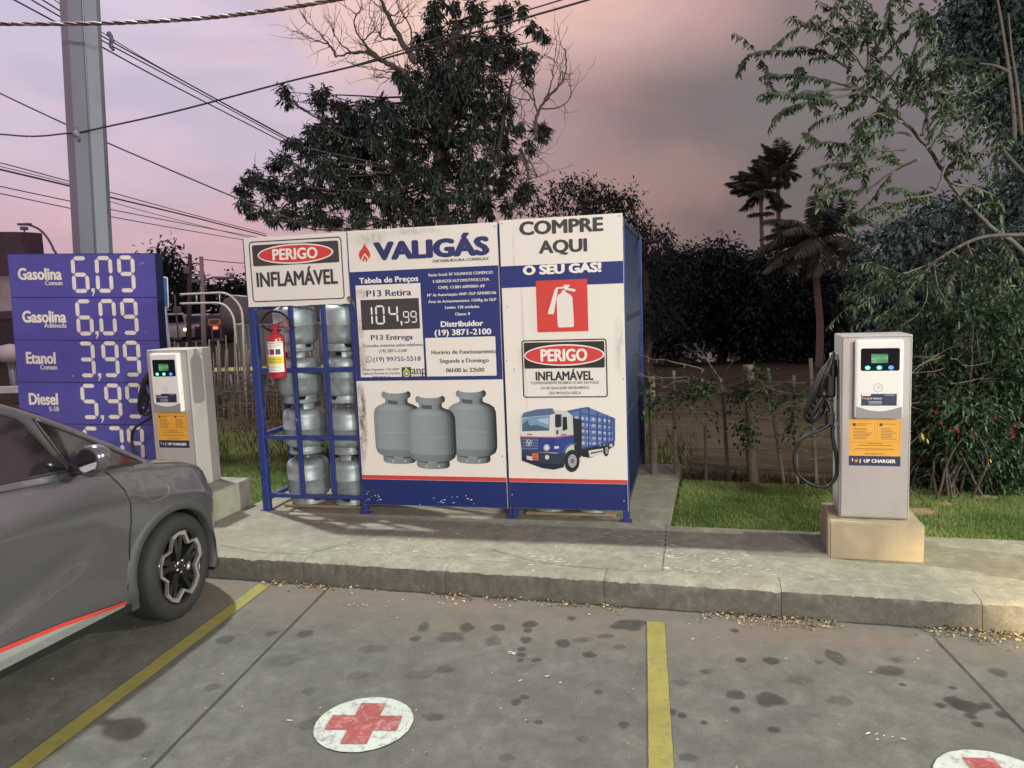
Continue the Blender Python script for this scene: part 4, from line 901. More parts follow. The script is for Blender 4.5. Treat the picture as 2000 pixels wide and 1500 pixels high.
# printed picture of a flat-nosed delivery truck loaded with bottles (a flat print, traced polygon by polygon)
def f(mb):
    st = [0]
    def X(pts, c):
        st[0] += 1; o_ = O2+st[0]*.00005
        mb.c = c; mb.poly([CB.pt(*CB.px(970+x*.26, 650+y*.26), o_) for x, y in pts])
    dk = (.02, .024, .03); bl = (.028, .05, .22); blm = (.05, .10, .30); wh = (.60, .62, .58); gy = (.25, .27, .28); gl = (.17, .30, .42)
    X([(640, 860), (885, 815), (885, 850), (800, 905), (700, 940), (640, 930)], dk)              # chassis shade
    X([(520, 590), (690, 560), (885, 640), (885, 815), (640, 870), (590, 870)], (.10, .17, .34))   # load bed
    for y in range(5):
        for k in range(7):
            cx = 600+k*42+y*2; cy = 640+y*46-k*1.5+k*5
            if cx < 870: X([(cx+15*math.cos(q*.785), cy+14*math.sin(q*.785)) for q in range(8)], (.30+.1*(k % 2), .38, .47) if y % 2 else (.40, .47, .54))
    for (x, y0, y1) in ((630, 570, 868), (692, 560, 858), (757, 592, 846), (797, 620, 838), (828, 620, 832), (860, 632, 822), (884, 642, 815)): X([(x-6, y0), (x+6, y0), (x+6, y1), (x-6, y1)], (.035, .07, .26))
    for q in (600, 660, 715, 765): X([(632, q), (886, q+52-(q-600)*.22), (886, q+60-(q-600)*.22), (632, q+10)], (.04, .085, .30))
    X([(520, 588), (630, 565), (690, 556), (692, 566), (632, 578), (525, 600)], (.04, .08, .30))
    X([(640, 862), (885, 808), (885, 822), (640, 876)], (.04, .08, .28))
    X([(690, 885), (800, 868), (800, 908), (700, 935)], wh); X([(706, 900), (798, 882), (798, 890), (708, 912)], dk)
    X([(575, 640), (640, 650), (640, 920), (610, 960), (580, 900)], dk)
    X([(190, 610), (250, 585), (420, 566), (440, 580), (450, 890), (185, 870), (178, 650)], wh)   # cab front
    X([(440, 580), (530, 590), (570, 625), (585, 900), (520, 1000), (430, 1010)], (.52, .55, .52))
    X([(183, 640), (205, 600), (300, 575), (420, 566), (440, 605), (400, 618), (240, 632)], (.09, .14, .25))
    X([(190, 645), (240, 634), (400, 620), (396, 735), (192, 740)], gl); X([(192, 690), (230, 655), (250, 700), (300, 690), (396, 720), (396, 735), (192, 740)], (.07, .12, .17)); X([(300, 650), (392, 640), (390, 690), (330, 670)], (.35, .48, .58))
    X([(178, 780), (440, 785), (440, 900), (190, 890)], bl); X([(440, 785), (580, 770), (582, 830), (520, 860), (510, 905), (440, 900)], (.035, .06, .26))
    X([(178, 776), (440, 781), (580, 764), (580, 772), (440, 790), (178, 785)], (.55, .09, .08))
    X([(188, 785), (312, 788), (316, 885), (195, 878)], (.05, .075, .16))
    for y in (800, 822, 844, 864): X([(190, y), (312, y+3), (312, y+8), (190, y+5)], (.18, .24, .36))
    X([(243+22*math.cos(q*.393), 826+26*math.sin(q*.393)) for q in range(16)], (.45, .48, .50)); X([(243+17*math.cos(q*.393), 826+21*math.sin(q*.393)) for q in range(16)], bl)
    X([(229, 812), (235, 812), (243, 833), (251, 812), (257, 812), (246, 842), (240, 842)], wh)
    X([(188, 888), (440, 905), (520, 900), (505, 1010), (430, 1028), (340, 1015), (190, 955)], (.035, .045, .075))
    X([(190, 925), (340, 975), (440, 985), (510, 975), (505, 1010), (430, 1028), (340, 1015), (190, 960)], (.02, .025, .05))
    X([(376+24*math.cos(q*.5), 862+26*math.sin(q*.5)) for q in range(13)], (.42, .47, .5)); X([(376+12*math.cos(q*.5), 862+14*math.sin(q*.5)) for q in range(13)], (.62, .65, .66))
    X([(380+16*math.cos(q*.5), 934+18*math.sin(q*.5)) for q in range(13)], (.65, .58, .42))
    X([(225, 922), (270, 930), (270, 960), (228, 950)], (.55, .55, .52)); X([(265, 905), (312, 905), (314, 958), (268, 955)], (.60, .16, .07))
    X([(275, 915), (283, 915), (283, 930), (275, 930)], (.2, .05, .03)); X([(292, 914), (300, 914), (300, 930), (292, 930)], (.2, .05, .03)); X([(274, 938), (306, 938), (306, 946), (274, 946)], (.2, .05, .03))
    X([(497, 632), (527, 630), (533, 725), (497, 738)], dk); X([(440, 612), (490, 612), (494, 700), (460, 712), (440, 705)], (.025, .03, .04)); X([(484, 612), (494, 616), (494, 700), (486, 704)], (.3, .32, .32)); X([(448, 730), (463, 730), (463, 762), (450, 762)], dk)
    X([(500, 900), (520, 850), (560, 826), (600, 832), (600, 842), (560, 842), (530, 865), (515, 905)], (.10, .13, .2))
    for (cx, cy, rx, ry) in ((566, 962, 58, 84), (824, 882, 20, 46)):
        X([(cx+rx*math.cos(q*.26), cy+ry*math.sin(q*.26)) for q in range(24)], (.025, .027, .03))
        X([(cx+4+rx*.56*math.cos(q*.26), cy+ry*.58*math.sin(q*.26)) for q in range(24)], (.40, .42, .43)); X([(cx+5+rx*.25*math.cos(q*.26), cy+ry*.25*math.sin(q*.26)) for q in range(24)], (.13, .14, .15))
        for q in range(10): X([(cx+5+rx*.42*math.cos(q*.628)+4*math.cos(s*1.05)*rx/58, cy+ry*.42*math.sin(q*.628)+5*math.sin(s*1.05)*ry/84) for s in range(6)], (.08, .085, .09))
    X([(434, 852), (468, 850), (468, 868), (434, 870)], wh); X([(230, 758), (268, 759), (268, 767), (230, 766)], (.12, .13, .2)); X([(484, 762), (526, 757), (526, 768), (484, 773)], (.2, .2, .24))
ink('truck_picture', ep, M['art'], f)
grime(ep, [(2.30, 1.45, .012, .5, .22), (2.31, 1.0, .012, .3, .15), (3.02, 1.35, .05, .25, .25), (2.25, 2.0, .01, .25, .25)])
mb = MB()
for u, w in ((2.165, 2.28), (3.045, 2.285), (2.185, 1.66), (3.048, 1.10), (2.165, 1.25), (2.22, 1.18), (2.165, .20), (3.03, .17), (.93, 2.27), (2.11, 2.26), (1.40, .10), (2.10, .50)):
    mb.lathe([(.006, 0), (.006, .003), (.0, .005)], CB.pt(u, w, O1), 8, (CB.e1, CB.e2, CB.n))
mb.build('rivets', M['gas'], cage)

# ================================================================== GAS CYLINDERS
def make_cylinder(loc, label):
    t = thing('gas_cylinder', label, 'gas cylinder', loc, 0, 'gas cylinders in the cage')
    mb = MB()
    prof = [(.0, .050), (.09, .051), (.135, .057), (.162, .072), (.176, .096), (.180, .125), (.180, .214), (.1825, .217), (.1825, .223), (.180, .226), (.180, .315), (.178, .338), (.170, .358), (.152, .374), (.12, .385), (.07, .391), (.02, .392), (.018, .415), (0, .415)]
    mb.lathe(prof, n=40); body = mb.build('body', M['gas'], t, world=False)
    # foot ring with cut-outs
    mb = MB(); n = 48
    rows = []
    for rr, z in ((.146, 0), (.152, .004), (.152, .014), (.144, .020), (.144, .042), (.140, .068)):
        rows.append([Vector((rr*math.cos(2*math.pi*i/n), rr*math.sin(2*math.pi*i/n), (z if not (i % 16 in (6, 7, 8, 9)) else min(z, .030)))) for i in range(n+1)])
    mb.grid(rows); rows2 = [[p*.965+Vector((0, 0, p.z*.035)) for p in r_] for r_ in rows[::-1]]; mb.grid(rows2)
    for q in range(4):
        a = 2*math.pi*(q*12+1)/n; c = Vector((.1325*math.cos(a), .1325*math.sin(a), .036)); d = Vector((math.cos(a), math.sin(a), 0))
    mb.build('foot_ring', M['gas'], t, world=False)
    # collar: two curved handle plates carrying a rolled top rim
    mb = MB()
    for q0 in (0, math.pi):
        for (a0, a1, z0, z1) in ((-.42, .42, .372, .440),):
            rows = []
            for rr, z in ((.118, z0), (.112, z0+.03), (.112, z1), (.120, z1+.012), (.132, z1+.014), (.134, z1+.006)):
                rows.append([Vector((rr*math.cos(q0+a0+(a1-a0)*i/10), rr*math.sin(q0+a0+(a1-a0)*i/10), z)) for i in range(11)])
            mb.grid(rows); mb.grid([[p*Vector((1,)*3).x-Vector((p.x, p.y, 0)).normalized()*.006 for p in r_] for r_ in rows])
    rim = []
    for rr, z in ((.112, .430), (.112, .440), (.120, .452), (.132, .454), (.134, .446)): rim.append([Vector((rr*math.cos(2*math.pi*i/36), rr*math.sin(2*math.pi*i/36), z)) for i in range(37)])
    mb.grid(rim); mb.build('collar', M['gas'], t, world=False)
    mb = MB(); mb.lathe([(.022, .385), (.022, .41), (.014, .412), (.014, .432), (0, .432)], n=12); mb.build('valve', M['gas'], t, world=False)
    return t
PITCH_Z = .437
words_l = ['lower left', 'second from the floor, left', 'third from the floor, left', 'topmost left']
proto = None
def put_cyl(u, d, lev, rz, label, jit=0.):
    global proto
    P = Cg(u+rnd.uniform(-jit, jit), 0, d+rnd.uniform(-jit, jit)); P.z = ZS+.006+.022+lev*PITCH_Z
    if proto is None: o = make_cylinder(tuple(P), label); proto = o
    else: o = copy_tree(proto); o.location = P; o['label'] = label
    o.rotation_euler = (rnd.uniform(-.012, .012), rnd.uniform(-.012, .012), rz); return o
lv = ['bottom', 'second', 'third', 'top']
for lev in range(4):
    put_cyl((.284, .280, .268, .258)[lev], .25, lev, (.3, -.9, 1.9, .6)[lev], ['grey gas cylinder at the foot of the left stack, behind the lowest rail', 'grey gas cylinder second from the floor in the left stack', 'grey gas cylinder third from the floor in the left stack, below the red extinguisher', 'grey gas cylinder on top of the left stack, beside the red extinguisher'][lev])
    put_cyl((.689, .689, .685, .686)[lev], .25, lev, (1.4, .4, -1.1, 2.2)[lev], ['grey gas cylinder at the foot of the stack beside the price panel', 'grey gas cylinder second from the floor in the stack beside the price panel', 'grey gas cylinder third from the floor in the stack beside the price panel', 'grey gas cylinder on top of the stack beside the price panel'][lev])
for k, u in enumerate((2.42, 2.785)):
    for lev in range(4):
        put_cyl(u, .25, lev, rnd.uniform(0, 6), ('grey gas cylinder whose foot ring shows under the right panel, ' + ('nearer the middle' if k == 0 else 'nearer the corner post')) if lev == 0 else 'grey gas cylinder stacked behind the right printed panel', .006)
for d in (.70, 1.15, 1.60):
    for lev in range(4):
        put_cyl(2.785, d, lev, rnd.uniform(0, 6), 'grey gas cylinder stacked behind the right printed panel', .006)
M['wood'] = mat('plank_wood', (.26, .19, .12), .85, var=.25, scale=5, stretch=(.3, 4, 4), dirt=(.12, .085, .06), dirt_scale=4)
def plank(u0, u1, d0, d1, lab):
    P = Cg((u0+u1)/2, .005, (d0+d1)/2); mb = MB(); mb.bbox(P+UP*.011, (u1-u0, d1-d0, .020), .003, CAX); o = mb.build('wooden_plank', M['wood'], loc=P)
    return tag(o, lab, 'plank', 'planks under the gas cylinders')
plank(.10, .88, .12, .22, 'wooden plank under the cylinder stacks of the open bay, front one')
plank(.10, .88, .30, .38, 'wooden plank under the cylinder stacks of the open bay, rear one')
plank(2.24, 2.95, .10, .24, 'pale wooden plank under the foot rings below the right panel, front one')
plank(2.24, 2.95, .30, .42, 'pale wooden plank under the foot rings below the right panel, rear one')

# ================================================================== FIRE EXTINGUISHER
M['extred'] = mat('extinguisher_red', (.31, .020, .026), .28, var=.1, coat=.3)
M['rubber'] = mat('black_rubber', (.006, .006, .007), .45, var=.2)
ex0 = Cg(.262, 1.145, -.095)
ext = thing('fire_extinguisher', 'red fire extinguisher with yellow and white label hanging on the cage front', 'fire extinguisher', tuple(ex0), CY)
er = .070
mb = MB(); mb.lathe([(0, .0), (.058, 0), (.068, .008), (er, .02), (er, .315), (.066, .338), (.050, .358), (.030, .370), (.024, .378), (.024, .39), (0, .39)], ex0, 28, CAX); mb.build('body', M['extred'], ext)
def sleeve(name, z0, z1, a0, a1, mat_, off=.0008, par=ext):
    mb = MB(); n = 14; rows = [[ex0+CD*((er+off)*math.sin(a0+(a1-a0)*i/n))-CN*((er+off)*math.cos(a0+(a1-a0)*i/n))+UP*z for i in range(n+1)] for z in (z0, z1)]; mb.grid(rows); return mb.build(name, mat_, par)
lb = sleeve('label', .055, .300, -1.35, 1.35, M['inkwhite'])
M['labelyellow'] = mat('label_yellow', (.70, .60, .03), .5, var=.08)
sleeve('label_band', .115, .182, -1.34, 1.34, M['labelyellow'], .0016, lb)
sleeve('label_band', .286, .292, -1.30, 1.30, M['extred'], .0016, lb); sleeve('label_line', .253, .255, -1.3, 1.3, M['inkgrey'], .0016, lb)
for (a, c) in ((-.72, mat('label_green', (.10, .22, .14), .5)), (0, M['extred']), (.70, M['inkblue'])): sleeve('label_symbol', .196, .240, a-.28, a+.28, c, .0016, lb)
for z in (.128, .141, .154, .167): sleeve('label_line', z, z+.004, -1.15, 1.05, M['inkgrey'], .0024, lb)
for z in (.067, .079, .091, .103, .264, .273): sleeve('label_line', z, z+.003, -1.1, 1.1, M['inkgrey'], .0016, lb)
mb = MB(); mb.tube([ex0+UP*.39, ex0+UP*.42], .02, 10); mb.bbox(ex0+UP*.425+CD*.01, (.055, .03, .03), .005, CAX); mb.build('valve', M['extred'], ext)
mb = MB(); mb.tube([ex0+UP*.435+CD*.01, ex0+UP*.45+CD*.06, ex0+UP*.475+CD*.11], .007, 6); mb.build('lever', M['extred'], ext)
mb = MB(); mb.tube([ex0+UP*.415+CD*.02, ex0+UP*.412+CD*.08, ex0+UP*.40+CD*.135], .008, 6); mb.build('handle', M['extred'], ext)
hp = [(575, 641), (565, 625), (548, 611), (528, 609), (515, 620), (512, 632), (520, 642), (535, 647), (548, 645)]
mb = MB(); mb.tube(spline([onplane(x, y, ex0, CN) for x, y in hp], 6), .0095, 8); mb.build('hose', M['rubber'], ext)
mb = MB(); mb.tube([Cg(.262, 1.52, -.06), Cg(.262, 1.52, .0), Cg(.262, 1.47, .0)], .006, 6); mb.tube([ex0+UP*.40+CN*.03, Cg(.262, 1.52, -.06)], .006, 6); mb.build('hanger', M['gas'], ext)

# ================================================================== CHARGERS
M['cab'] = mat('charger_grey_paint', (.40, .375, .355), .42, var=.05, scale=3, dirt=(.29, .265, .26), dirt_amt=.5, dirt_scale=1.6)
M['cabedge'] = mat('charger_edge_trim', (.20, .19, .20), .45, var=.1)
M['wbwhite'] = mat('wallbox_white', (.74, .75, .71), .35, var=.03)
M['wbgrey'] = mat('wallbox_grey', (.26, .255, .25), .45, var=.06)
M['wbblack'] = mat('wallbox_black_glass', (.008, .009, .012), .12, var=.05)
M['orange'] = mat('orange_sticker', (.72, .36, .035), .5, var=.06)
M['navy'] = mat('navy_sticker', (.018, .024, .075), .5, var=.05)
M['ledgreen'] = emit('green_led', (.05, .9, .45), 1.6); M['ledblue'] = emit('blue_led', (.05, .25, 1.), 1.6)
M['ledgreen2'] = emit('green_led_core', (.55, 1, .8), 2.0)
def screen_mat():
    m_, t, b = new_mat('status_screen'); c = tramp(t, tnoise(t, 18, 2, .2, (.3, 1, 1.6)), [(.3, (.01, .06, .02)), (.55, (.06, .30, .10)), (.75, (.35, .6, .35))])
    b.inputs['Base Color'].default_value = (.02, .05, .03, 1); t.links.new(c, b.inputs['Emission Color']); b.inputs['Emission Strength'].default_value = .9; return m_
M['screen'] = screen_mat()
M['white_plastic'] = mat('white_plastic', (.62, .62, .60), .4, var=.05)
CW, CDp, CH = .408, .30, 1.172
def make_charger(base, label):
    """local frame: x right, y back, z up, origin at the middle of the front foot"""
    t = thing('ev_charger', label, 'ev charger', tuple(base), KY, 'ev chargers on the sidewalk')
    X, Y = Vector((1, 0, 0)), Vector((0, 1, 0))
    mb = MB(); mb.bbox((0, CDp/2+.004, CH/2), (CW, CDp, CH), .007); mb.build('cabinet', M['cab'], t, world=False)
    B = Board((-CW/2, 0, 0), X, UP, .004)
    mb = MB()                                     # front door with a folded rim
    mb.prism([Vector((x, .004, z)) for x, z in ((-CW/2+.012, .014), (CW/2-.012, .014), (CW/2-.012, CH-.014), (-CW/2+.012, CH-.014))], (0, -.006, 0)); mb.build('door', M['cab'], t, world=False)
    mb = MB(); B.rframe(mb, .007, .008, CW-.007, CH-.008, .004, .0045, .0024); mb.build('door_seam', M['cabedge'], t, world=False, recalc=False)
    # wallbox
    u0, u1, w0, w1 = .078, .346, .655, 1.145
    mb = MB(); mb.bbox((-CW/2+(u0+u1)/2, -.030, (w0+w1)/2), (u1-u0, .056, w1-w0), .012); wb = mb.build('wallbox', M['wbwhite'], t, world=False)
    F0 = .0586
    def L_(name, m_, fn, off_parent=wb):
        mb = MB(); fn(mb); return mb.build(name, m_, off_parent, world=False, recalc=False)
    def low(mb):
        pts = [B.pt(u0+.004, w0+.004, F0), B.pt(u1-.004, w0+.004, F0)]+[B.pt(u1-.004-(u1-u0-.008)*i/12, w0+.078-.030*math.sin(math.pi*i/12), F0) for i in range(13)]; mb.poly(pts)
    L_('lower_cover', M['wbgrey'], low)
    L_('display_glass', M['wbblack'], lambda mb: mb.poly(B.rrect(u0+.026, .955, u1-.022, 1.095, .012, F0)))
    L_('screen', M['screen'], lambda mb: B.rect(mb, u0+.086, 1.004, u0+.180, 1.060, F0+.001))
    for k, (c, cc) in enumerate(((M['ledgreen'], M['ledgreen2']), (M['ledgreen'], M['ledgreen2']), (M['ledblue'], M['ledblue']))):
        bt = L_('button', c, lambda mb: B.ellipse(mb, u0+.066+k*.066, .975, .0155, .0125, F0+.001, 20))
        if k < 2: L_('button_core', cc, lambda mb: B.ellipse(mb, u0+.066+k*.066, .975, .007, .0055, F0+.0018, 14))
    L_('card_mark', M['wbgrey'], lambda mb: (B.ring(mb, u0+.128, .850, .027, .027, .0025, F0, 28), [mb.tube([B.pt(u0+.118+i*.009, .842+i*.004-.006, F0), B.pt(u0+.120+i*.009+.003, .85+i*.004-.004, F0), B.pt(u0+.118+i*.009, .858+i*.004, F0)], .001, 4) for i in range(3)]))
    st = L_('brand_sticker', M['navy'], lambda mb: B.rect(mb, u0+.032, .738, u1-.034, .812, F0+.0006))
    def txt(mb):
        B.text(mb, 'UP ENERGY', u0+.115, .783, .072, .010, F0+.0014, .02)
        B.rect(mb, u0+.036, .8, u0+.086, .811, F0+.0014)
        for k in range(3): B.rect(mb, u0+.074, .748+.008*k, u0+.150, .750+.008*k, F0+.0014)
        B.rect(mb, u0+.165, .803, u0+.22, .805, F0+.0014); bolt(mb, B, u0+.056, .783, .011, F0+.0014)
    def bolt(mb, B, u, w, s_, off):
        mb.poly([B.pt(u+a*s_, w+b_*s_, off) for a, b_ in ((-1.5, .8), (-1.15, .8), (-1.3, -.6), (-1.5, .1))])
        mb.poly([B.pt(u+a*s_, w+b_*s_, off) for a, b_ in ((1.2, .5), (1.5, .9), (1.5, -.9), (1.2, -.9))])
    def zap(mb, B, u, w, s_, off): mb.add([B.pt(u+a*s_, w+b_*s_, off) for a, b_ in ((.35, 1.0), (-.85, -.15), (-.05, -.15), (-.35, -1.), (.85, .2), (.05, .2))], [(0, 1, 2, 5), (2, 3, 4, 5)])
    L_('lettering', M['inkwhite'], txt, st); L_('bolt_emblem', M['orange'], lambda mb: zap(mb, B, u0+.056, .783, .010, F0+.0016), st)
    # orange instruction sticker
    mb = MB(); B.rect(mb, .052, .408, .352, .643, .0022); so_ = mb.build('instruction_sticker', M['orange'], t, world=False, recalc=False)
    mb = MB(); B.rect(mb, .052, .344, .352, .4078, .0022); sn = mb.build('brand_band', M['navy'], t, world=False, recalc=False)
    def lines(mb):
        B.rect(mb, .072, .600, .090, .618, .003); B.rect(mb, .228, .600, .246, .618, .003)
        for k, (a, b_, c, d) in enumerate(((.096, .18, .252, .325), (.096, .15, .252, .31))): B.rect(mb, a, .612-k*.009, b_, .615-k*.009, .003); B.rect(mb, c, .612-k*.009, d, .615-k*.009, .003) if k == 0 else None
        rr = random.Random(4)
        for k in range(8):
            y = .583-k*.0095
            for x0, wm in ((.076, .115), (.236, .095)): B.rect(mb, x0, y, x0+wm*rr.uniform(.6, 1), y+.0026, .003)
        for k, wd in enumerate((.09, .20, .0, .23)):
            if wd: B.rect(mb, .202-wd/2, .486-k*.0115, .202+wd/2, .4892-k*.0115, .003)
        B.rframe(mb, .060, .500, .200, .635, .005, .0008, .0028); B.rframe(mb, .214, .500, .344, .635, .005, .0008, .0028); B.rframe(mb, .060, .442, .344, .494, .005, .0008, .0028)
    mb = MB(); lines(mb); B.text(mb, 'upenergybrasil.com', .202, .423, .11, .008, .003, .02); mb.build('lettering', M['inkgrey'], so_, world=False, recalc=False)
    mb = MB(); bolt(mb, B, .096, .376, .017, .003); B.text(mb, 'UP CHARGER', .232, .376, .185, .022, .003, .045); mb.build('lettering', M['inkwhite'], sn, world=False, recalc=False)
    mb = MB(); zap(mb, B, .096, .376, .016, .0034); mb.build('bolt_emblem', M['orange'], sn, world=False, recalc=False)
    # cable gear on the left side: holster, looped cable, plug holder, hanging loop
    xl = -CW/2; 
    mb = MB(); mb.bbox((xl-.025, .13, 1.03), (.05, .035, .05), .006); mb.bbox((xl-.018, .10, .60), (.036, .05, .036), .006); mb.build('cable_hook', M['white_plastic'], t, world=False)
    mb = MB(); mb.bbox((xl-.045, .125, .84), (.06, .07, .15), .018); mb.bbox((xl-.030, .125, .955), (.045, .055, .12), .015); mb.build('plug_holster', M['rubber'], t, world=False)
    mb = MB(); rr = random.Random(2)
    for k in range(7):
        dx = .030+.014*k; dy = .10+.02*rr.random(); zt = 1.055-.01*k; zb = .80-.035*k+.03*rr.random()
        pts = [(xl-.03, dy+.03, zt-.03), (xl-.02-dx*.3, dy, zt), (xl-.02-dx*.9, dy-.02, zt-.08), (xl-.04-dx*1.1, dy-.03, (zt+zb)/2), (xl-.05-dx*1.35, dy-.02, zb+.05), (xl-.04-dx, dy+.01, zb), (xl-.03-dx*.5, dy+.05, zb+.06), (xl-.02-dx*.3, dy+.06, (zt+zb)/2), (xl-.03, dy+.05, zt-.06)]
        mb.tube(spline([Vector(p) for p in pts], 5), .0108, 7)
    pts = [(xl-.10, .07, .78), (xl-.15, .06, .68), (xl-.165, .07, .62), (xl-.13, .09, .66), (xl-.085, .09, .76), (xl-.05, .08, .70), (xl-.06, .07, .60), (xl-.12, .06, .56), (xl-.225, .05, .50), (xl-.27, .05, .40), (xl-.25, .05, .28), (xl-.17, .05, .205), (xl-.07, .05, .19), (xl-.015, .05, .26), (xl-.012, .06, .38), (xl-.035, .08, .52), (xl-.03, .09, .585)]
    mb.tube(spline([Vector(p) for p in pts], 6), .0125, 8); mb.build('charging_cable', M['rubber'], t, world=False)
    mb = MB(); mb.bbox((xl-.05, .09, .63), (.055, .055, .10), .014); mb.build('cable_clip', M['rubber'], t, world=False)
    return t
def plinth(u0, u1, v0, v1, lab, pm='plinth'):
    P = K((u0+u1)/2, (v0+v1)/2, ZS-.001); mb = MB(); bm = bmesh.new(); bmesh.ops.create_cube(bm, size=1)
    bmesh.ops.subdivide_edges(bm, edges=bm.edges[:], cuts=14, use_grid_fill=True)
    for v in bm.verts: v.co = Vector((v.co.x*(u1-u0), v.co.y*(v1-v0), (v.co.z+.5)*.238))
    sh = [e for e in bm.edges if len(e.link_faces) == 2 and e.calc_face_angle(0) > 1]
    bmesh.ops.bevel(bm, geom=sh, offset=.008, segments=2, affect='EDGES'); bm.verts.index_update()
    for v in bm.verts:
        k_ = .004 if .03 < v.co.z < .2 else .003
        v.co += Vector((mnoise.noise(v.co*9), mnoise.noise(v.co*9+Vector((5, 0, 0))), mnoise.noise(v.co*11+Vector((0, 7, 0)))))*k_+Vector((0, 0, 0))
        if v.co.z < .02: v.co.z = 0
    mb.add([P+KD*v.co.x+KN*v.co.y+UP*v.co.z for v in bm.verts], [[v.index for v in f.verts] for f in bm.faces]); bm.free()
    o = mb.build('charger_plinth', M[pm], loc=P); return tag(o, lab, 'plinth', 'plinths of the ev chargers')
plinth(1.895, 2.440, .605, 1.075, 'tan rendered concrete block under the right ev charger')
plinth(-3.50, -2.755, .70, 1.27, 'pale concrete block under the left ev charger, half hidden by the car', 'plinthgrey')
def mkch(): return make_charger(K(2.168, .700, ZS+.240), 'grey ev charger with orange sticker on the tan block beside the lawn')
ch = mkch(); ch2 = copy_tree(ch); ch2.location = K(-3.215, .905, ZS+.228); ch2['label'] = 'grey ev charger between the parked car and the fuel price sign'
ch2.rotation_euler = (0, 0, KY)

# ================================================================== FUEL PRICE SIGN
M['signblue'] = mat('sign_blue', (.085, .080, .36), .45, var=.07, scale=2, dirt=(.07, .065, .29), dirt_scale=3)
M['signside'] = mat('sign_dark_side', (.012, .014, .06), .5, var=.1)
M['digit'] = mat('digit_cream', (.80, .76, .66), .5, var=.1, scale=20)
SY = R(-4); sr = R(2.1)
sa = Vector((math.cos(SY), math.sin(SY), 0)); e1 = (sa*math.cos(sr)-UP*math.sin(sr)); e2 = (UP*math.cos(sr)+sa*math.sin(sr))
Ps = atY(165, 690, 7.9); SB = Board(Ps, e1, e2, 0)
uL = SB.px(22, 560)[0]-.01; uR = SB.px(306, 560)[0]; wT = SB.px(160, 495)[1]; wB = wT-2.35
sroot = thing('fuel_price_sign', 'tall blue fuel price board with cream digits behind the grey car', 'price sign', tuple(Vector((Ps.x, Ps.y, 0))), SY)
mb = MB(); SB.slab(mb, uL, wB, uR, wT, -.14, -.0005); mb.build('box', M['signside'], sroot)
rowsY = [495.5, 581, 664.5, 747, 828.5, 905]
yb = [SB.px(170, y)[1] for y in rowsY]
for k in range(5):
    mb = MB(); SB.slab(mb, uL+.002, (yb[k+1] if k < 4 else yb[k]-.44)+.004, uR-.002, yb[k]-.004, -.0002, .006); mb.build('row_panel', M['signblue'], sroot)
mb = MB(); SB.slab(mb, uL+.002, wB, uR-.002, yb[4]-.45, -.0002, .006); mb.build('row_panel', M['signblue'], sroot)
def srow(chars, cx, cy, name, sub, nx, ny, nw, sx_, sy_, sw):
    mb = MB()
    for c, x, y in zip(chars, cx, cy):
        a = SB.px(x, y); seg_digit(SB, mb, c, a[0], a[1], .184, .372, .041, .0068)
    a = SB.px((cx[0]+cx[1])/2+2, cy[0]+31)
    mb.poly([SB.pt(a[0]+p, a[1]+q, .0068) for p, q in ((-.018, .022), (.018, .022), (.018, -.015), (-.008, -.06), (-.014, -.055), (.0, -.012), (-.018, -.012))])
    build_lines(mb, 'price_digit', M['digit'], sroot)
    if name:
        mb = MB(); SB.tpx(mb, name, nx, ny, nw, 23, .0068, .045); SB.tpx(mb, sub, sx_, sy_, sw, 9.5, .0068, .028); build_lines(mb, 'fuel_name', M['digit'], sroot)
srow('609', (157.5, 204, 247.5), (536.5, 536, 535), 'Gasolina', 'Comum', 78.5, 535, 86, 106, 552.5, 34)
srow('609', (166, 211, 253.5), (620, 619.5, 618.5), 'Gasolina', 'Aditivada', 87, 618.5, 86, 109, 635.5, 44)
srow('399', (170, 216.5, 258.5), (702, 701.5, 700.5), 'Etanol', 'Comum', 80.5, 699, 58, 96, 717, 33)
srow('599', (175.5, 222, 263), (784, 783.5, 782.5), 'Diesel', 'S-10', 85.5, 779, 57, 106.5, 798.5, 19)
srow('579', (180.5, 226.5, 266), (867, 866.5, 865.5), '', '', 0, 0, 0, 0, 0, 0)
mb = MB()
for k in range(9):
    a = SB.px(*rnd.choice([(272, 516), (278, 514), (90, 730), (140, 735), (150, 680), (284, 650), (60, 600)])); q = rnd.uniform(.005, .03)
    mb.poly([SB.pt(a[0], a[1], .0068), SB.pt(a[0]+q, a[1]+.003, .0068), SB.pt(a[0]+q, a[1]+.008, .0068)])
mb.build('scuffs', M['inkwhite'], sroot, recalc=False)
for u in (uL+.25, uR-.25):
    P = SB.pt(u, wB, -.07); mb = MB(); mb.bbox((P.x, P.y, P.z/2), (.10, .10, max(P.z, .05)), .006); mb.build('leg', M['signside'], sroot)

# ================================================================== STEEL POLE AND OVERHEAD CABLES
M['galv'] = mat('galvanised_steel', (.215, .235, .295), .5, .35, var=.10, scale=2, stretch=(1, 1, .25), dirt=(.18, .18, .20), dirt_scale=2.5)
pa = atY(182, 490, 9.2); pt_ = atY(156, 0, 9.2); pd = (pt_-pa).normalized()
pbase = pa-pd*(pa.z/pd.z); ptop = pbase+pd*13
pole = thing('steel_pole', 'tall grey steel pole rising behind the fuel price board', 'pole', tuple(pbase))
mb = MB(); n = 8; rws = []
ax1 = pd.cross(Vector((0, 1, 0))).normalized(); ax2 = ax1.cross(pd)
for q in (0, 13): rws.append([pbase+pd*q+(ax1*math.cos(2*math.pi*(i+.22)/n)+ax2*math.sin(2*math.pi*(i+.22)/n))*(.215-.0016*q) for i in range(n+1)])
mb.grid(rws, False); mb.build('shaft', M['galv'], pole)
mb = MB(); ang = 2*math.pi*(-1.0+.22)/n
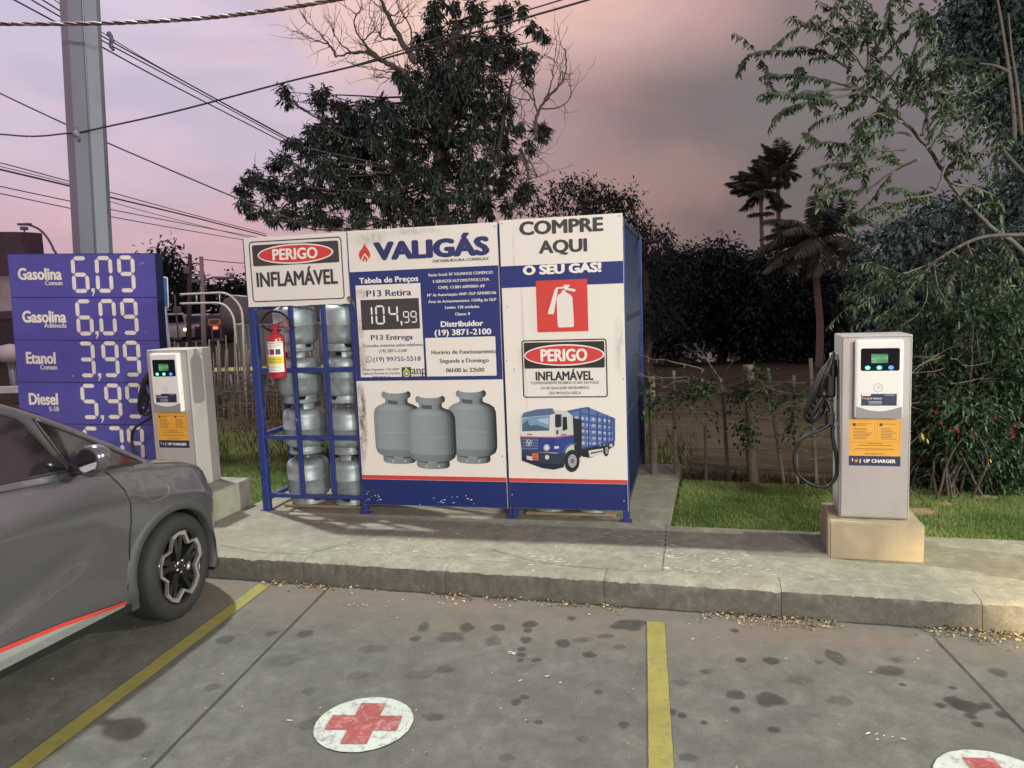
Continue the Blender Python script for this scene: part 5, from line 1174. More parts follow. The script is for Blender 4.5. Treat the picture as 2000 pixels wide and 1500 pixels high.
sm_ = min(range(n), key=lambda i: abs((rws[0][i]-pbase).dot(Vector((1, 0, 0)))-.11)+(0 if (rws[0][i]-pbase).y < 0 else 9))
mb.tube([rws[0][sm_], rws[1][sm_]], .012, 5); mb.build('weld_seam', M['galv'], pole)
for dx in (-.5, .5):
    q = ptop+Vector((dx, -.25, -.25)); mb = MB(); mb.bbox(q, (.55, .35, .16), .03); mb.build('floodlight', M['galv'], pole)
mb = MB(); mb.tube([ptop+Vector((-.8, -.1, -.15)), ptop+Vector((.8, -.1, -.15))], .04, 8); mb.build('crossbar', M['galv'], pole)
ck = atY(150, 262, 9.0)
mb = MB(); mb.tube([ck+Vector((.0, .0, .07)), ck+Vector((.03, -.02, .0)), ck+Vector((.02, .0, -.08)), ck+Vector((-.02, .02, -.02)), ck+Vector((0, 0, .07))], .014, 6); mb.lathe([(.03, -.03), (.045, 0), (.03, .03)], ck, 10); mb.build('cable_hook', M['galv'], pole)
M['wire'] = mat('cable_sheath', (.035, .030, .034), .6, var=.2)
M['wirered'] = mat('reddish_cable_sheath', (.10, .045, .048), .6, var=.2); M['wirepale'] = mat('bare_aluminium_strand', (.22, .20, .20), .5, .2, var=.2)
def cable(pts, r, label, mat_=None, group='overhead cables', n=5):
    """pts: (photo x, photo y, distance) -> a hung cable through real points"""
    P = spline([atY(*p) for p in pts], 8); mb = MB(); mb.tube(P, r, n); return tag(mb.build('overhead_cable', mat_ or M['wire'], loc=P[0]), label, 'cable', group)
# the thick twisted service cable at the top
P = spline([atY(*p) for p in ((-120, 47, 8.6), (0, 47, 8.5), (190, 46, 8.3), (360, 38, 8), (500, 24, 7.7), (650, 0, 7.4), (780, -28, 7.1))], 26)
tw = thing('twisted_cable', 'thick twisted reddish and pale service cable crossing the top left sky', 'cable', tuple(P[0]), 0, 'overhead cables')
for k, m_ in enumerate((M['wirered'], M['wirepale'], M['wirered'])):
    mb = MB(); Q = []
    for i, p in enumerate(P):
        q = i*.62+k*2.094; Q.append(p+Vector((0, math.cos(q), math.sin(q)))*.0115)
    mb.tube(Q, .0115, 5); mb.build('strand', m_, tw)
cable([(-140, 250, 9.4), (0, 262, 9.2), (70, 266, 9.1), (150, 258, 9.0)], .010, 'slack dark cable running left from the hook on the steel pole')
cable([(150, 260, 9.0), (340, 218, 8.7), (560, 160, 8.3), (740, 117, 7.9), (930, 62, 7.4), (1140, 2, 7.0), (1260, -36, 6.8)], .010, 'dark cable from the pole hook rising across the big tree, lower of the pair')
cable([(650, 140, 8.1), (740, 113, 7.9), (920, 53, 7.4), (1095, 0, 7.0), (1200, -34, 6.8)], .007, 'dark cable rising across the big tree, upper of the pair')
cable([(-60, 150, 10), (0, 182, 10.2), (145, 250, 10.6), (300, 318, 11.1), (470, 390, 11.8), (600, 440, 12.4)], .011, 'dark cable passing behind the steel pole down to the tree')
for k, (y0, y1, y2, y3, r) in enumerate(((-34, 58, 135, 262, .006), (-18, 66, 148, 264, .009), (-8, 75, 154, 268, .009), (8, 88, 168, 276, .010))):
    cable([(30-k*8, y0-20, 14), (190, y1-1, 15.6), (330, y2-5 if k else 142, 18), (550, y3, 23), (640, y3+48, 26)], r*1.55, ['thin pale overhead line, topmost of the four sloping to the tree', 'overhead line, second of the four sloping to the tree', 'overhead line, third of the four sloping to the tree', 'overhead line, lowest of the four sloping to the tree'][k])
sp = thing('line_spacer', 'grey spacer clamp holding the four sloping overhead lines right of the pole', 'spacer', tuple(atY(215, 80, 15.8)))
mb = MB(); c = atY(215, 80, 15.75)
mb.tube([c+Vector((0, 0, .17)), c+Vector((.03, 0, .05)), c+Vector((.0, 0, -.05)), c+Vector((.05, 0, -.18))], .03, 6); mb.build('bar', M['galv'], sp)
for q, w in ((.03, .08), (.05, 0), (.02, -.10), (.0, .12)):
    mb = MB(); mb.lathe([(.02, -.05), (.045, -.02), (.045, .02), (.02, .05)], c+Vector((q, -.02, w)), 8); mb.build('clamp', M['galv'], sp)
for k, (pts, r) in enumerate(((((-40, 312, 13), (0, 318, 13.4), (142, 356, 15), (210, 374, 16), (360, 415, 19), (520, 457, 24)), .008), (((-40, 322, 13), (0, 331, 13.4), (142, 365, 15), (210, 384, 16), (360, 420, 19), (520, 461, 24)), .014),
    (((-40, 355, 13), (0, 364, 13.4), (142, 394, 15), (210, 408, 16), (360, 437, 19), (520, 467, 24)), .008), (((-40, 372, 13), (0, 378, 13.4), (142, 408, 15), (210, 422, 16), (360, 449, 19), (520, 476, 24)), .008), (((-40, 318, 13), (0, 325, 13.4), (142, 362, 15), (210, 392, 16), (360, 433, 19), (520, 472, 24)), .006))):
    cable(pts, r*1.25, ['thin line, highest of the lower set crossing behind the pole', 'thickest line of the lower set crossing behind the pole', 'thin line below the thick one of the lower set behind the pole', 'lowest thin line of the lower set behind the pole', 'faint thin line beside the thick one of the lower set'][k])

# ================================================================== TREES AND PLANTS
def crown(t, clumps, Y, jy, ll, lw, mat_, per=8, dens=22., droop=.5, tint=.5, lo=6, tuft=False):
    """clumps: (photo x, y, radius px); each gets its own depth"""
    lv_ = Leaves(); cs = []
    for (x, y, r) in clumps:
        yy = Y+rnd.uniform(-jy, jy); c = atY(x, y, yy); rad = r*yy/F_PX
        (lv_.tufts if tuft else lv_.clump)(tuple(c), rad, int(lo+dens*(rad/(ll*3))**2), per, ll, lw, droop, tint+rnd.uniform(-.15, .15)); cs.append((c, rad))
    lv_.build('crown', mat_, t); return cs
def limbs(t, cs, root_pts, r0, mat_, pick=30, name='trunk', rb=.035):
    mb = MB(); tp = branch(mb, root_pts, r0, r0*.45, 6, 8, r0*.15)
    for c, rad in (rnd.sample(cs, min(pick, len(cs)))):
        s_ = min(tp[len(tp)//4:], key=lambda p: (p-c).length+max(0, p.z-c.z)*1.2); mid = s_.lerp(c, .5)+Vector((rnd.gauss(0, .1), rnd.gauss(0, .1), -.12*(c-s_).length*rnd.random()))
        q = branch(mb, [s_, mid, c], rb, rb*.25, 4, 5, .02); twigs(mb, q, 4, rad*1.3, rb*.22, 1)
    mb.build(name, mat_, t)
c4 = lambda x, y: (440+x*.35, y*.35)
BT = [(1180, 40, 60), (1270, 30, 52), (1400, 35, 42), (1405, 90, 45), (1150, 95, 50), (1170, 170, 60), (1290, 140, 42), (1540, 55, 34), (1582, 42, 24), (1642, 50, 34), (1550, 105, 38), (1705, 138, 24), (1762, 172, 18), (1782, 222, 20), (1090, 215, 50), (1200, 225, 75), (1320, 235, 80), (1450, 235, 75), (1560, 235, 75), (1620, 290, 62), (1540, 350, 72), (1705, 300, 30), (1692, 370, 30), (1690, 440, 24), (1125, 310, 75), (1240, 320, 105), (1380, 330, 95), (1480, 320, 75), (965, 440, 60), (1040, 450, 85), (1160, 440, 115), (1300, 450, 125), (1420, 440, 85), (1500, 470, 60), (1000, 550, 85), (1120, 570, 125), (1260, 580, 125), (1400, 580, 115), (1530, 560, 70), (1560, 640, 70),
      (318, 512, 34), (345, 560, 30), (520, 512, 50), (500, 562, 42), (560, 580, 45), (645, 572, 44), (690, 625, 55), (782, 590, 42), (760, 645, 65), (870, 570, 48), (900, 640, 85), (1000, 680, 115), (560, 690, 72), (640, 700, 72), (740, 720, 95), (470, 735, 44), (860, 740, 105), (372, 800, 50), (450, 820, 70), (560, 800, 85), (680, 820, 100), (800, 840, 105), (950, 820, 125), (1100, 760, 125), (1250, 740, 135), (1400, 720, 115), (1520, 740, 95), (1640, 700, 42), (1760, 745, 50), (1700, 800, 42), (1785, 725, 28),
      (290, 920, 48), (330, 872, 34), (400, 940, 70), (520, 930, 92), (650, 950, 112), (790, 970, 112), (950, 960, 125), (1100, 950, 132), (1270, 920, 132), (1420, 880, 115), (1560, 860, 72), (1580, 960, 52), (150, 985, 50), (220, 1005, 50), (112, 1052, 42), (105, 1130, 40), (145, 1190, 34), (265, 1060, 70), (380, 1060, 72), (500, 1080, 92), (640, 1080, 102), (780, 1110, 112), (930, 1110, 112), (1080, 1110, 112), (1230, 1080, 112), (1390, 1050, 112), (1520, 1030, 72), (1680, 1040, 42), (1665, 1090, 50), (225, 1150, 50), (275, 1218, 32), (365, 1180, 70), (385, 1245, 34), (480, 1200, 80), (600, 1210, 75), (760, 1220, 75), (930, 1220, 85), (1120, 1220, 85), (1300, 1200, 75), (1450, 1170, 75), (1600, 1150, 62)]
YB = 18.
b0 = atY(*c4(1260, 1250), YB); gz = terr(Vector((b0.x, b0.y, 0)))
big = thing('broadleaf_tree', 'tall dark spreading tree with bare dead upper branches behind the gas cage', 'tree', (b0.x, b0.y, gz))
cs = crown(big, [(*c4(x, y), r*.35*.92) for x, y, r in BT], YB, 1.6, .175, .048, M['leafmid'], 15, 58, .75, .42, 5, True)
bt = lambda *p, dy=0: [atY(*c4(x, y), YB+dy) for x, y in p]
mb = MB()
tr_pts = [Vector((b0.x+.15, b0.y, gz-.1)), Vector((b0.x+.05, b0.y, gz+1.6))]+bt((1210, 1200), (1190, 950), (1230, 650), (1260, 350), (1290, 120))
limbs(big, cs, tr_pts, .20, M['bark'], 60, rb=.03)
mb = MB()
for pts, r in (([(1210, 1230), (1170, 1120), (1130, 1050), (1000, 985), (850, 830), (700, 780), (540, 700)], .085), ([(1190, 1000), (1220, 900), (1290, 700), (1350, 620)], .05), ([(1390, 1250), (1400, 1100), (1500, 900), (1560, 640), (1600, 450)], .08), ([(1130, 1200), (800, 1100), (400, 1100), (180, 1060)], .06), ([(1230, 800), (1060, 500), (1010, 415)], .10), ([(1300, 600), (1320, 350), (1400, 80)], .06), ([(1640, 830), (1680, 900), (1690, 1000)], .05), ([(380, 560), (430, 610), (510, 655), (700, 740)], .03), ([(1480, 1230), (1470, 1050)], .07)):
    mb = MB(); q = branch(mb, bt(*pts, dy=rnd.uniform(-.5, .2)), r, r*.35, 5, 6, .02); twigs(mb, q, 8, .8, .012, 1); mb.build('limb', M['bark'], big)
mb = MB()
for pts, r in (([(1010, 415), (930, 365), (850, 325), (780, 292), (690, 297), (618, 320)], .055), ([(618, 318), (590, 260), (545, 238), (485, 218), (432, 178)], .020), ([(590, 260), (530, 190), (490, 150), (452, 108)], .014), ([(700, 290), (640, 240), (600, 178)], .016), ([(850, 325), (790, 265), (765, 230)], .030), ([(1060, 345), (1000, 260), (940, 150), (895, 60), (870, 0), (855, -80)], .062), ([(955, 220), (872, 212), (866, 178)], .026), ([(860, 325), (740, 200), (722, 100), (762, 40), (738, -40)], .018), ([(770, 225), (832, 160), (800, 60), (812, -40)], .014), ([(1040, 300), (1030, 150), (970, 40), (960, -60)], .018), ([(940, 150), (1010, 100), (1062, 20)], .014), ([(910, 90), (965, 70), (970, -10)], .016), ([(1000, 420), (900, 400), (820, 385), (742, 372)], .016), ([(960, 440), (880, 430), (810, 432)], .010),
    ([(1735, 780), (1733, 690), (1745, 630), (1780, 570), (1850, 495), (1902, 400), (1893, 270)], .034), ([(1745, 640), (1718, 520), (1722, 430), (1770, 300)], .018), ([(1780, 570), (1822, 460), (1842, 265)], .018), ([(1765, 605), (1860, 600), (1930, 540), (1922, 478)], .016), ([(1720, 560), (1650, 480), (1600, 440)], .018), ([(1850, 500), (1870, 400), (1845, 330)], .012), ([(1700, 560), (1640, 560), (1680, 650)], .014), ([(1640, 860), (1685, 940), (1690, 1000), (1740, 985)], .032), ([(1740, 985), (1690, 860), (1720, 820)], .014)):
    mb = MB(); q = branch(mb, bt(*pts, dy=-.9), r*1.25, r*.30, 6, 6, .018); twigs(mb, q, 5 if r < .02 else 9, .75, .0085, 1, .75, .35); mb.build('bare_branch', M['twig'], big)

def gtree(name, label, clumps, Y, jy, ll, lw, mat_, base_px, r0, group=None, dens=14, tint=.4, pick=14, per=7, droop=.4, cat='tree', lo=6):
    b_ = atY(base_px, 700, Y); gz = terr(Vector((b_.x, b_.y, 0)))
    t = thing(name, label, cat, (b_.x, b_.y, gz), 0, group); cs = crown(t, clumps, Y, jy, ll, lw, mat_, per, dens, droop, tint, lo)
    ztop = sorted(c.z for c, _ in cs)[int(len(cs)*.6)]
    limbs(t, cs, [Vector((b_.x, b_.y, gz-.2)), Vector((b_.x+rnd.uniform(-.1, .1), b_.y, gz+(ztop-gz)*.4)), Vector((b_.x, b_.y, ztop))], r0, M['bark'], pick, rb=r0*.3); return t
# trees behind the cage, right of the big one
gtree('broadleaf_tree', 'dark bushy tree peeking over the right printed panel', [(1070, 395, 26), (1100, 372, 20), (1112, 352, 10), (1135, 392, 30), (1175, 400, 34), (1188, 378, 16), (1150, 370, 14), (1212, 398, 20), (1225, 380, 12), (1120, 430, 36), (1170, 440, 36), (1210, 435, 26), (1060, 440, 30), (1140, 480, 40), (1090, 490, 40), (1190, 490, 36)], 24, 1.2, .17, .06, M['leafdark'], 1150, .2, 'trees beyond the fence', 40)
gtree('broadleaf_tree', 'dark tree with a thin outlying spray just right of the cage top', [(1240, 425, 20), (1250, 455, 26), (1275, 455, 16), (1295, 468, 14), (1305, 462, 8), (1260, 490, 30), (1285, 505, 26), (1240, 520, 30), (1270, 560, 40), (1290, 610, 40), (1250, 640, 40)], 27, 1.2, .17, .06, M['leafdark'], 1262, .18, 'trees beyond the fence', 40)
def mass(x0, x1, yt, yb, n, r):   # clump centres filling a rounded crown
    o = []
    for _ in range(n):
        a = rnd.uniform(0, math.pi); q = rnd.random()**.5; cx = (x0+x1)/2+(x1-x0)/2*q*math.cos(a)*.92; top = yt+(yb-yt)*.55*(1-math.sqrt(max(0, 1-((cx-(x0+x1)/2)/((x1-x0)/2))**2)))
        o.append((cx, rnd.uniform(top+r*.7, yb), r*rnd.uniform(.7, 1.25)))
    k = 9
    for i in range(k+1):
        cx = x0+(x1-x0)*(i+.5)/(k+1); top = yt+(yb-yt)*.55*(1-math.sqrt(max(0, 1-((cx-(x0+x1)/2)/((x1-x0)/2))**2))); o.append((cx, top+r*.55+rnd.uniform(-3, 3), r*.75))
    return o
for (x0, x1, yt, yb, Y, lab) in ((1255, 1360, 492, 668, 44, 'dark rounded tree across the field, nearest the cage'), (1325, 1475, 477, 660, 47, 'dark broad tree across the field left of the two tall palms'), (1440, 1560, 505, 672, 45, 'dark rounded tree across the field below the two tall palms'), (1530, 1665, 528, 676, 46, 'dark low tree across the field behind the drooping palm'), (1640, 1760, 520, 680, 42, 'dark tree across the field behind the right ev charger'), (1740, 1900, 500, 680, 46, 'dark tree across the field hidden behind the dome shaped tree'), (1880, 2060, 490, 680, 44, 'dark tree across the field behind the shrubs at the right edge'), (2040, 2260, 480, 680, 47, 'dark tree across the field beyond the right edge')):
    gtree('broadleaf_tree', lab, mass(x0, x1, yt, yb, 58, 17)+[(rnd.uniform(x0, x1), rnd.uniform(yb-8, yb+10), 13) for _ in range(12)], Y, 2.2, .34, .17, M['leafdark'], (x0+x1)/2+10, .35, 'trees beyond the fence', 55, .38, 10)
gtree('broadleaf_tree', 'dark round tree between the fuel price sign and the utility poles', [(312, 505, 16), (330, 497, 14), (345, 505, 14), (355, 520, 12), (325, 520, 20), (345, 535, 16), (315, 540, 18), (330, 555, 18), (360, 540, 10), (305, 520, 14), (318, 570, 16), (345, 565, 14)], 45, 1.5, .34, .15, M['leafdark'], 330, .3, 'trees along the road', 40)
for (x0, x1, yt, yb, lab) in ((300, 420, 545, 640, 'low dark tree behind the parked vehicles by the road'), (395, 520, 552, 640, 'low dark hedge tree behind the arched pipes'), (490, 640, 545, 650, 'low dark tree behind the open bay of the cage')):
    gtree('broadleaf_tree', lab, mass(x0, x1, yt, yb, 30, 13), 70, 2.5, .55, .28, M['leafdark'], (x0+x1)/2, .3, 'trees along the road', 30, .35, 6)
M['palmtrunk'] = mat('palm_trunk', (.20, .155, .135), .9, var=.2, scale=1.5, stretch=(1, 1, 3))
# ---- palms
def frond(lv_, mb, base, d, L_, sag, wind, ll, lw, n=30, tint=.5):
    p = [base]; v = Vector(d).normalized(); k = 9
    for i in range(k): v = (v+Vector((0, 0, -sag))*(.35+i/k)+Vector(wind)*(.3+i/k)*.5).normalized(); p.append(p[-1]+v*L_/k)
    mb.tube(p, [.035*(1-.85*i/k)*L_/3 for i in range(k+1)], 4, False)
    pts = np.array([tuple(q) for q in p]); ts = np.linspace(.12, 1, n)*k; i = np.minimum(ts.astype(int), k-1); f_ = (ts-i)[:, None]
    pos = pts[i]*(1-f_)+pts[i+1]*f_; dd = pts[i+1]-pts[i]; dd /= np.linalg.norm(dd, axis=1, keepdims=True); lat = np.cross(dd, [0, 0, 1.]); lat /= np.linalg.norm(lat, axis=1, keepdims=True)+1e-6
    for s_ in (-1, 1):
        ax = dd*.55+lat*s_*.75+np.array([0, 0, -.42])+np.array(wind)*.7+.10*nrng.normal(size=(n, 3)); le = ll*(np.sin(np.linspace(.25, 2.95, n))*.75+.3)
        lv_.put(pos, ax, np.tile([0, 0, 1.], (n, 1))+.4*unit(n), le, lw*.85, tint+.2*nrng.normal(size=n))
def palm(name, label, base, top, r0, r1, L_, nf, wind, sag, ll, spear=True, skirt=None, group=None, tint=.45, el0=-.35):
    t = thing(name, label, 'palm tree', tuple(base), 0, group)
    mb = MB(); branch(mb, [base, base.lerp(top, .35)+Vector((.1, 0, 0)), base.lerp(top, .7), top], r0, r1, 6, 10); mb.build('trunk', M['palmtrunk'], t)
    lv_ = Leaves(); mb = MB()
    for i in range(nf):
        a = 2*math.pi*i*.618; e = el0+1.65*rnd.random()
        frond(lv_, mb, top, (math.cos(a)*math.cos(e), math.sin(a)*math.cos(e), math.sin(e)+.1), L_*rnd.uniform(.8, 1.1), sag*rnd.uniform(.7, 1.3), wind, ll, .085, 64, tint)
    if skirt:
        c = base.lerp(top, skirt)
        for i in range(7): a = i*.9; frond(lv_, mb, c, (math.cos(a), math.sin(a), .5), L_*.38, sag*1.2, (wind[0]*.4, 0, 0), ll*.7, .08, 16, tint)
    if spear: mb.tube([top-UP*.1, top+Vector((wind[0]*.6, 0, 1.0))], [.09, .01], 6)
    mb.build('frond_stalk', M['twig'], t); lv_.build('fronds', M['frond'], t); return t
YP = 52.
pb = atY(1493, 700, YP); pt2 = atY(1486, 372, YP)
palm('royal_palm', 'tall slim palm with windswept crown, shorter and left of the pair', Vector((pb.x, pb.y, -2.9)), pt2, .17, .12, 2.2, 24, (-.42, 0, .08), .11, .8, True, .86, 'palms beyond the fence')
pb = atY(1527, 700, YP+2); pt2 = atY(1519, 338, YP+2)
palm('royal_palm', 'tall slim palm with windswept crown, taller and right of the pair', Vector((pb.x, pb.y, -2.9)), pt2, .21, .13, 2.2, 24, (-.20, 0, .08), .11, .8, True, .82, 'palms beyond the fence')
YC = 33.
pb = atY(1600, 700, YC); pt2 = atY(1592, 470, YC)
palm('coconut_palm', 'shaggy palm with drooping fronds right of the two tall palms', Vector((pb.x, pb.y, terr(pb))), pt2, .17, .12, 2.5, 30, (-.26, 0, 0), .15, .75, False, None, 'palms beyond the fence', .5, -.55)
# ---- the big leaning tree on the right, hung with drooping leaves
YR = 7.4
c6 = lambda x, y: (1440+x*.427, y*.427)
rb_ = kplane(1985, 975, 2.9); gz = terr(Vector((rb_.x, rb_.y, 0)))
rt = thing('leaning_tree', 'leaning tree with pale limb and drooping green leaves above the right charger', 'tree', (rb_.x+.35, rb_.y, gz))
mb = MB(); lv_ = Leaves()
P0 = Vector((rb_.x+.35, rb_.y, gz-.1))
main = [P0, Vector((P0.x+.15, P0.y+.05, 1.2))]+[atY(*c6(x, y), YR-.1*i) for i, (x, y) in enumerate(((1330, 1180), (1150, 1030), (1000, 870), (880, 690), (700, 500), (560, 405)))]
mp_ = branch(mb, main, .030, .010, 8, 8, .006)
RB = [[(560, 405), (420, 410), (300, 430), (180, 420), (140, 462)], [(560, 405), (450, 380), (300, 342), (150, 345)], [(520, 320), (440, 270), (380, 230), (270, 235), (140, 232), (60, 245)], [(590, 330), (520, 230), (440, 160), (300, 100), (240, 75)], [(595, 330), (600, 200), (570, 100), (560, 20)], [(530, 240), (510, 110), (450, 50), (370, 5)], [(500, 310), (460, 180), (420, 90), (360, 130)], [(580, 410), (480, 440), (330, 465), (220, 500), (145, 585)], [(600, 430), (540, 450), (470, 520)], [(700, 500), (620, 520), (570, 590)], [(800, 620), (700, 600), (590, 610), (560, 640)], [(780, 680), (690, 690), (600, 690), (440, 650), (340, 660)], [(830, 730), (740, 770), (660, 850), (600, 930), (480, 1020)], [(760, 740), (650, 760), (500, 800), (360, 890)], [(700, 700), (560, 740), (430, 750), (350, 770)], [(720, 780), (600, 860), (480, 870), (350, 840)], [(850, 620), (865, 500), (840, 400), (740, 220), (640, 150)], [(880, 640), (865, 450), (930, 300), (860, 150), (740, 20)], [(950, 760), (900, 880), (750, 915), (590, 995)], [(930, 740), (1010, 650), (1080, 620), (1180, 560)], [(880, 690), (960, 560), (1040, 520), (1130, 470)], [(860, 640), (980, 480), (1050, 380), (1100, 340)], [(730, 530), (740, 430), (700, 350), (640, 300)], [(720, 510), (800, 440), (820, 330), (800, 250)], [(840, 620), (930, 500), (960, 400), (900, 320)], [(640, 440), (660, 350), (620, 270), (640, 200)], [(760, 560), (700, 540), (640, 520), (590, 545)], [(700, 350), (760, 290), (830, 230), (900, 160)], [(650, 230), (600, 120), (620, 50), (580, -20)], [(720, 200), (690, 100), (700, 20)], [(800, 250), (850, 120), (830, 20)], [(960, 780), (1060, 760), (1130, 690), (1250, 640)], [(980, 840), (1090, 860), (1180, 900), (1220, 960)], [(940, 700), (1000, 730), (1090, 700)], [(900, 330), (1000, 300), (1060, 250)], [(930, 420), (1020, 440), (1120, 400), (1220, 330)]]
for i, pts in enumerate(RB):
    d0 = YR-.55; dz = rnd.uniform(-.7, .6)
    q = branch(mb, [atY(*c6(x, y), d0+dz*(k/len(pts))) for k, (x, y) in enumerate(pts)], .0125, .003, 6, 5, .005)
    lv_.along(q, .0185, .076, .030, 1.0, .50, .28, .30)
    for _ in range(5):   # short side shoots, each hung with leaves
        j = rnd.randrange(len(q)//5, len(q)); v = Vector((rnd.gauss(-.25, .5), rnd.gauss(0, .5), rnd.gauss(.1, .5))).normalized()*rnd.uniform(.10, .30); e = [q[j], q[j]+v*.5+UP*.015, q[j]+v-UP*.025]
        mb.tube(e, [.004, .003, .0015], 4, False); lv_.along(e, .015, .076, .034, 1.0, .5, .3, .2)
mb.build('limbs', M['barklight'], rt); lv_.build('crown', M['leaflight'], rt)
# lower bough of paired leaves reaching in from the right
mb = MB(); lv_ = Leaves(); YL = 6.7
lw_ = thing('leafy_bough', 'low bough of feathery green leaves reaching left above the right charger', 'tree', tuple(Vector((rb_.x+1.1, rb_.y-.2, terr(rb_)))))
q0 = branch(mb, [Vector((rb_.x+1.1, rb_.y-.2, terr(rb_)-.1)), Vector((rb_.x+1.15, rb_.y-.2, 1.4))]+[atY(*c6(x, y), YL) for x, y in ((1420, 1050), (1312, 1072), (1100, 1090), (900, 1200), (820, 1310))], .03, .008, 7, 6)
for pts in ([(900, 1200), (760, 1250), (690, 1230), (600, 1200), (510, 1225)], [(880, 1240), (760, 1275), (620, 1290), (560, 1340), (480, 1350)], [(860, 1230), (780, 1330), (720, 1400), (660, 1440)], [(820, 1310), (760, 1380), (700, 1480), (680, 1500)], [(980, 1150), (1060, 1200), (1150, 1230), (1230, 1200)], [(960, 1160), (1000, 1260), (1080, 1300), (1180, 1310)], [(900, 1200), (920, 1320), (990, 1420), (1010, 1490)], [(1100, 1090), (1180, 1170), (1280, 1230)], [(1050, 1110), (1110, 1290), (1150, 1400)], [(870, 1260), (860, 1380), (800, 1460), (740, 1490)], [(1180, 1080), (1250, 1150), (1310, 1290)], [(700, 1280), (650, 1330), (560, 1400), (520, 1390)], [(1000, 1240), (930, 1360), (850, 1440), (780, 1540)], [(1090, 1300), (1020, 1400), (940, 1500)], [(1200, 1200), (1200, 1330), (1140, 1450)]):
    q = branch(mb, [atY(*c6(x, y), YL+rnd.uniform(-.35, .3)) for x, y in pts], .009, .002, 6, 4, .004); lv_.along(q, .016, .085, .026, .75, .62, .25, .05)
    for _ in range(5):
        j = rnd.randrange(len(q)//4, len(q)); v = Vector((rnd.gauss(-.2, .5), rnd.gauss(0, .4), rnd.gauss(-.25, .4))).normalized()*rnd.uniform(.1, .28); e = [q[j], q[j]+v*.5, q[j]+v-UP*.03]; mb.tube(e, [.003, .002, .001], 4, False); lv_.along(e, .017, .080, .024, .7, .6, .3, .05)
mb.build('limbs', M['barklight'], lw_); lv_.build('crown', M['leaflight'], lw_)
# dark tree high at the right edge, dark dome tree below it
t = gtree('broadleaf_tree', 'dense dark tree filling the top right corner', [(1960, 30, 62), (1905, 25, 48), (1990, 100, 60), (1935, 100, 48), (1892, 70, 34), (1992, 180, 50), (1952, 170, 40), (1965, 222, 34), (1990, 245, 34), (1875, 105, 22), (2040, 60, 70), (2040, 160, 70), (2050, 260, 70), (1925, 205, 26), (1860, 30, 30), (1940, -20, 60), (1900, 125, 26), (1985, 300, 22), (2040, 340, 60)], 11.5, .8, .10, .045, M['leafhaze'], 2060, .16, None, 60, .35, 16, 9, .6)
mb = MB()
for pts in ([(1270, 640), (1262, 480), (1240, 300), (1220, 170), (1195, 20), (1180, -60)], [(1300, 620), (1280, 400), (1255, 230), (1240, 60)], [(1310, 790), (1230, 700), (1200, 640)], [(1245, 330), (1180, 300), (1110, 290)]):
    branch(mb, [atY(*c6(x, y), 10.4) for x, y in pts], .026, .010, 6, 6)
mb.build('pale_stem', M['barklight'], t)
gtree('broadleaf_tree', 'dark domed tree behind the leafy boughs at the right', [(1712, 478, 24), (1735, 462, 26), (1765, 448, 26), (1800, 436, 28), (1840, 425, 30), (1880, 410, 32), (1925, 400, 36), (1975, 392, 40), (2020, 400, 50), (1700, 510, 24), (1740, 505, 36), (1790, 490, 42), (1850, 480, 48), (1920, 470, 52), (1985, 470, 52), (1720, 560, 36), (1780, 550, 46), (1850, 550, 52), (1930, 550, 56), (2000, 560, 56), (1730, 620, 46), (1800, 630, 52), (1880, 630, 56), (1960, 640, 60), (1740, 690, 46), (1820, 700, 56), (1910, 710, 60), (1990, 720, 60)], 14, .9, .14, .065, M['leafhaze'], 1880, .2, 'trees beyond the fence', 45, .45, 12, 8)
# shrubs along the fence right of the charger
def shrub(label, clumps, v, jy, ll, lw, tint, base_px, dens=20, mat_=None, name='leafy_shrub', droop=.55, stems=7):
    b_ = kplane(base_px, 965, v); gz = terr(Vector((b_.x, b_.y, 0))); t = thing(name, label, 'shrub', (b_.x, b_.y, gz), 0, 'shrubs along the fence')
    lv_ = Leaves(); mb = MB()
    for (x, y, r) in clumps:
        c = kplane(x, y, v+rnd.uniform(-jy, jy)); rad = r*c.y/F_PX; c.z = max(c.z, terr(Vector((c.x, c.y, 0)))+rad*.4)
        lv_.clump(tuple(c), rad, int(8+dens*(rad/(ll*3))**2), 7, ll, lw, droop, tint+rnd.uniform(-.2, .2))
        if rnd.random() < .7:
            o = Vector((b_.x+rnd.uniform(-.3, .3), b_.y+rnd.uniform(-.1, .1), gz-.05)); q = branch(mb, [o, o.lerp(c, .5)+Vector((rnd.gauss(0, .08), rnd.gauss(0, .08), .1)), c], .012, .003, 5, 5, .006); twigs(mb, q, 3, rad*2, .003, 1)
    mb.build('stems', M['twig'], t); lv_.build('foliage', mat_ or M['leafshrub'], t); return t
def fillc(x0, x1, y0, y1, n, r): return [(rnd.uniform(x0, x1), rnd.uniform(y0, y1), r*rnd.uniform(.7, 1.3)) for _ in range(n)]
shrub('dark tangled shrub directly right of the right charger', fillc(1785, 1860, 660, 950, 40, 26)+fillc(1640, 1700, 600, 680, 0, 20), 2.75, .25, .060, .022, .22, 1825, 15)
shrub('leafy green shrub at the right edge by the lawn', fillc(1870, 2030, 590, 950, 70, 30), 2.7, .30, .068, .026, .42, 1965, 15)
shrub('low dark shrub under the flowering bush', fillc(1800, 2010, 840, 955, 30, 24), 2.55, .18, .055, .020, .18, 1880, 16)
fs_ = shrub('bush with small red flowers right of the charger', fillc(1835, 1945, 780, 880, 26, 24), 2.32, .14, .058, .022, .62, 1885, 17, None, 'flowering_shrub')
M['petal'] = mat('red_petals', (.42, .035, .05), .6, var=.2); M['yleaf'] = mat('yellow_leaf', (.58, .38, .05), .6, var=.15)
